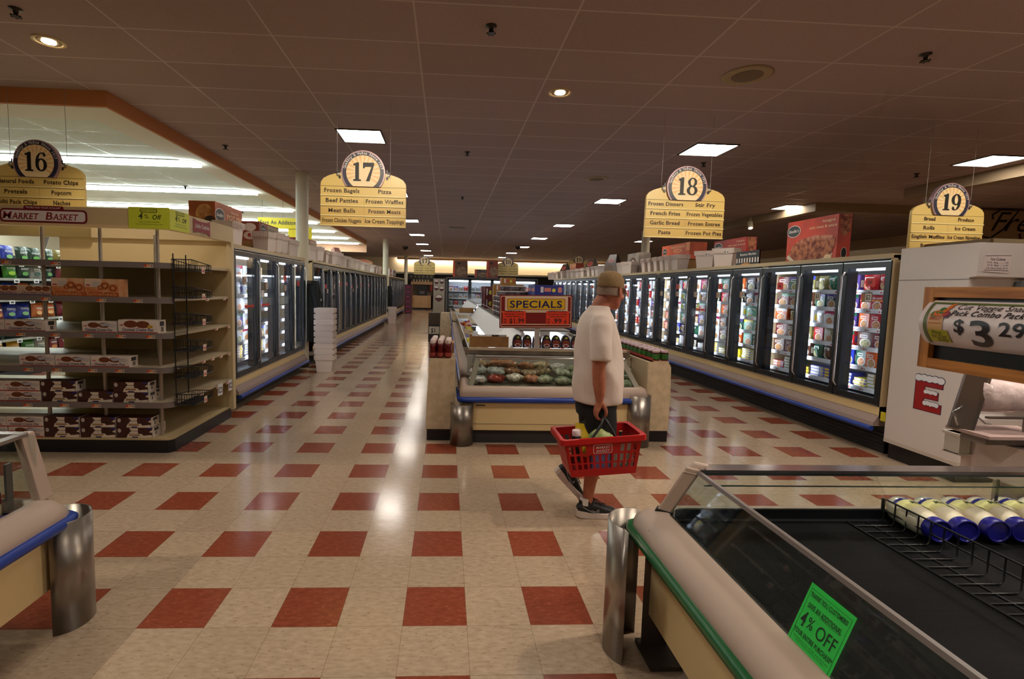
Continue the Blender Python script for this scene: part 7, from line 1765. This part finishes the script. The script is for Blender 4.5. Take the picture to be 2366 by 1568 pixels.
# shoes
SHB = M((16, 16, 18), .6, noise=(120, (26, 26, 28))); SOL = M((206, 190, 180), .5); SLV = M((170, 168, 170), .3)
def shoe(Mx, nm):
    T_ = lambda p: Mx @ V(p)
    U = MB(); sec = [(.004, .028, .085, .0), (.03, .036, .105, .0), (.07, .037, .112, .0), (.11, .038, .108, .0), (.15, .041, .097, .002), (.19, .046, .083, .004), (.23, .047, .070, .006), (.268, .042, .058, .006), (.29, .028, .045, .006), (.298, .012, .032, .004)]
    U.rings([[T_((x, w_ * math.copysign(abs(math.cos(a)) ** .7, math.cos(a)) + yo, .02 + (h - .02) * (.5 + .5 * math.copysign(abs(math.sin(a)) ** .8, math.sin(a))))) for a in [2 * math.pi * k / 20 for k in range(20)]] for x, w_, h, yo in sec], SKIN)
    U.rings([ell(T_((x, 0, z)), Mx.to_3x3() @ V((a, 0, 0)), Mx.to_3x3() @ V((0, b, 0)), 18) for x, z, a, b in ((.07, .06, .06, .036), (.072, .10, .058, .038), (.068, .125, .052, .037))], SKIN)
    up = mat_all(fuse(U, .0045, 3), SHB).build(nm, man)
    mb = MB(); foot = [(-.004, .012), (.0, .026), (.02, .038), (.07, .041), (.12, .040), (.17, .046), (.22, .051), (.265, .046), (.292, .03), (.304, .010)]
    pts = [(x, -w_) for x, w_ in foot] + [(x, w_ * .95) for x, w_ in reversed(foot)]
    lift = lambda x: .012 * max(0, (x - .2) / .1) ** 2 + .008 * max(0, (.04 - x) / .04)
    mb.rings([[T_((x, y, lift(x))) for x, y in pts], [T_((x, y * 1.03, .012 + lift(x))) for x, y in pts], [T_((x, y * 1.0, .034 + lift(x) + (.012 if x < .08 else 0))) for x, y in pts]], SOL, True, True, False); mb.build('sole', up)
    mb = MB()
    for k in range(5): mb.tube([T_((.115 + k * .02, -.022, .116 - k * .0075)), T_((.122 + k * .02, 0, .121 - k * .0075)), T_((.118 + k * .02, .022, .116 - k * .0075))], .0035, M((12, 12, 13), .7), 6)
    mb.tube([T_((.12, -.01, .122)), T_((.135, -.03, .138)), T_((.15, -.045, .118))], .003, M((12, 12, 13), .7), 5); mb.tube([T_((.12, .0, .122)), T_((.112, -.02, .146)), T_((.13, -.04, .13))], .003, M((12, 12, 13), .7), 5); mb.build('laces', up)
    mb = MB(); sw = [(.03, .088), (.06, .070), (.095, .052), (.125, .042), (.145, .046), (.148, .062), (.140, .070), (.138, .058), (.122, .052), (.095, .062)]
    yy = lambda x: -.0445 if x < .12 else -.0455
    mb.tube([T_((x, yy(x), z)) for x, z in sw] , .0022, SLV, 6); mb.build('side_emblem', up)
    mb = MB(); mb.rings([ell(T_((.062, 0, z)), Mx.to_3x3() @ V((a, 0, 0)), Mx.to_3x3() @ V((0, a * .9, 0)), 18) for z, a in ((.09, .043), (.125, .042), (.138, .041), (.140, .037))], M((214, 206, 200), .8)); mb.build('sock', up)
shoe(Matrix.Translation((1.128, 1.130, .002)), 'right_shoe')
lm_ = Matrix.Translation((.992, 1.30, .262)) @ Matrix.Rotation(math.radians(46), 4, 'Y')
shoe(lm_, 'left_shoe')
# ================================================================ red basket in his hand
rb = thing('shopping_basket', 'red plastic shopping basket with a white store emblem carried by the man', 'basket', (1.235, 1.04, .40))
tilt = Matrix.Translation((1.238, 1.04, .385)) @ Matrix.Rotation(math.radians(-4.6), 4, 'Y')
RDP = M((178, 14, 18), .38, name='red_plastic'); L0, L1, W0, W1, H_ = .215, .262, .125, .148, .262
def shell(u0, u1, z0, z1, side):   # a patch of wall between two fractions along the side
    pass
mb = MB()
def wallp(side, u, z):      # u -1..1 along the side, z 0..H_
    k_ = z / H_; L_, W_ = L0 + (L1 - L0) * k_, W0 + (W1 - W0) * k_
    p = {'f': (u * L_, -W_, z), 'b': (-u * L_, W_, z), 'r': (L_, u * W_, z), 'l': (-L_, -u * W_, z)}[side]
    return p
def wall_grid(side, ncol, rowsz, skip):
    """plastic wall with real slots: ribs between the slots, bands between the rows"""
    dn = {'f': (0, 1, 0), 'b': (0, -1, 0), 'r': (-1, 0, 0), 'l': (1, 0, 0)}[side]; th = V(dn) * .004
    def patch(u0, u1, z0, z1):
        a = [V(wallp(side, u, z)) for u, z in ((u0, z0), (u1, z0), (u1, z1), (u0, z1))]
        vs = [tilt @ p for p in a] + [tilt @ (p + th) for p in a]
        mb.add(vs, [(0, 1, 2, 3), (7, 6, 5, 4), (0, 4, 5, 1), (1, 5, 6, 2), (2, 6, 7, 3), (3, 7, 4, 0)], RDP)
    zprev = 0
    for ri, (za, zb) in enumerate(rowsz):
        patch(-1, 1, zprev, za); zprev = zb
        edges = []
        for c in range(ncol):
            uc = -.86 + 1.72 * c / (ncol - 1)
            if skip(ri, c): continue
            edges.append((uc - .052, uc + .052))
        u = -1
        for a, b in edges: patch(u, a, za, zb); u = b
        patch(u, 1, za, zb)
    patch(-1, 1, zprev, H_)
wall_grid('f', 11, ((.05, .085), (.095, .145), (.16, .21)), lambda r, c: r == 2 and 3 <= c <= 7); wall_grid('b', 11, ((.05, .085), (.095, .145), (.16, .21)), lambda r, c: False)
wall_grid('l', 6, ((.05, .085), (.095, .145), (.16, .21)), lambda r, c: False); wall_grid('r', 6, ((.05, .085), (.095, .145), (.16, .21)), lambda r, c: False)
a = [tilt @ V(p) for p in ((-L0, -W0, 0), (L0, -W0, 0), (L0, W0, 0), (-L0, W0, 0))]; b_ = [tilt @ V(p) for p in ((-L0, -W0, .004), (L0, -W0, .004), (L0, W0, .004), (-L0, W0, .004))]
mb.hexa(a, b_, RDP); mb.build('tub', rb)
mb = MB(); rc = lambda l, w_, z: [tilt @ V(p) for p in ((-l, -w_ + .02, z), (-l + .02, -w_, z), (l - .02, -w_, z), (l, -w_ + .02, z), (l, w_ - .02, z), (l - .02, w_, z), (-l + .02, w_, z), (-l, w_ - .02, z))]
mb.rings([rc(L1 - .004, W1 - .004, H_ - .01), rc(L1 + .018, W1 + .018, H_ - .032), rc(L1 + .024, W1 + .024, H_ - .03), rc(L1 + .022, W1 + .022, H_ + .004), rc(L1 + .012, W1 + .012, H_ + .006), rc(L1 - .006, W1 - .006, H_ + .002)], RDP, False, True, False); mb.build('rim', rb)
mb = MB(); Fb = (tilt @ V((-.005, -W1 + .009, .185)), tilt.to_3x3() @ V((1, 0, 0)), tilt.to_3x3() @ V((0, -.088, 1)).normalized(), tilt.to_3x3() @ V((0, -1, -.088)).normalized()); WP = M((226, 206, 204), .4)
mb.rrect(Fb, -.069, -.038, .060, .026, .012, WP, .002); mb.rrect(Fb, -.062, -.030, .064, .032, .011, WP, .003); mb.rrect(Fb, -.058, -.026, .060, .028, .009, RDP, .004)
mb.text(Fb, 'MARKET', .001, .004, .016, WP, .0055, .094, 1, 1, .25); mb.text(Fb, 'BASKET', .001, -.02, .016, WP, .0055, .09, 1, 1, .25); mb.build('store_emblem', rb)
for xo in (-1, 1):
    mb = MB(); HB = M((22, 24, 26), .45); piv = lambda s_: tilt @ V((xo * .085 - .0, s_ * (W1 + .004), H_ - .01)); g = 1.235 + .004 * xo
    mb.tube([piv(-1), V((g + xo * .018, .925, .725)), V((g + xo * .006, .945, .752)), V((g, .975, .757)), V((g, 1.085, .757)), V((g + xo * .006, 1.115, .752)), V((g + xo * .018, 1.135, .725)), piv(1)], [(.006, .011), (.006, .012), .009, .0095, .0095, .009, (.006, .012), (.006, .011)], HB, 10); mb.build('handle', rb)
# shopping in the basket
def tp(p): return tilt @ V(p)
mb = MB(); mb.lathe([(.034, 0), (.036, .01), (.036, .13), (.03, .16), (.022, .175)], tp((-.155, -.06, .09)), M((36, 26, 26), .12), 18, tilt.to_3x3() @ V((0, 0, 1))); mb.lathe([(.026, .172), (.027, .178), (.027, .205), (.024, .209)], tp((-.155, -.06, .09)), M((224, 204, 204), .4), 18, tilt.to_3x3() @ V((0, 0, 1))); solo(mb, 'sauce_bottle', 'dark bottle with pale cap standing in the red basket', 'bottle')
mb = bag_mesh((222, 186, 40), (120, 90, 30), .16, .24, .06); solo(mb, 'chip_bag', 'yellow foil bag leaning in the red basket', 'bag', tp((-.10, -.03, .10)), 0, tilt=(0, math.radians(38), math.radians(70)))
mb = lump(.16, .15, .14, (170, 176, 110), 5, .5, M((176, 180, 116), .4, noise=(22, (110, 140, 60)), bump=(30, .8))); solo(mb, 'lettuce_bag', 'pale green bag of lettuce in the red basket', 'bag', tp((.02, -.02, .14)))
mb = MB(); mb.box((-.06, -.05, 0), (.06, .05, .16), M((120, 120, 170), .4)); solo(mb, 'food_box', 'pale violet box at the bottom of the red basket', 'box', tp((-.01, -.04, .008)), .1)
mb = MB(); mb.box((-.07, -.05, 0), (.07, .05, .19), M((176, 166, 150), .4)); solo(mb, 'food_box', 'whitish box at the right end of the red basket', 'box', tp((.14, -.04, .008)), -.1)
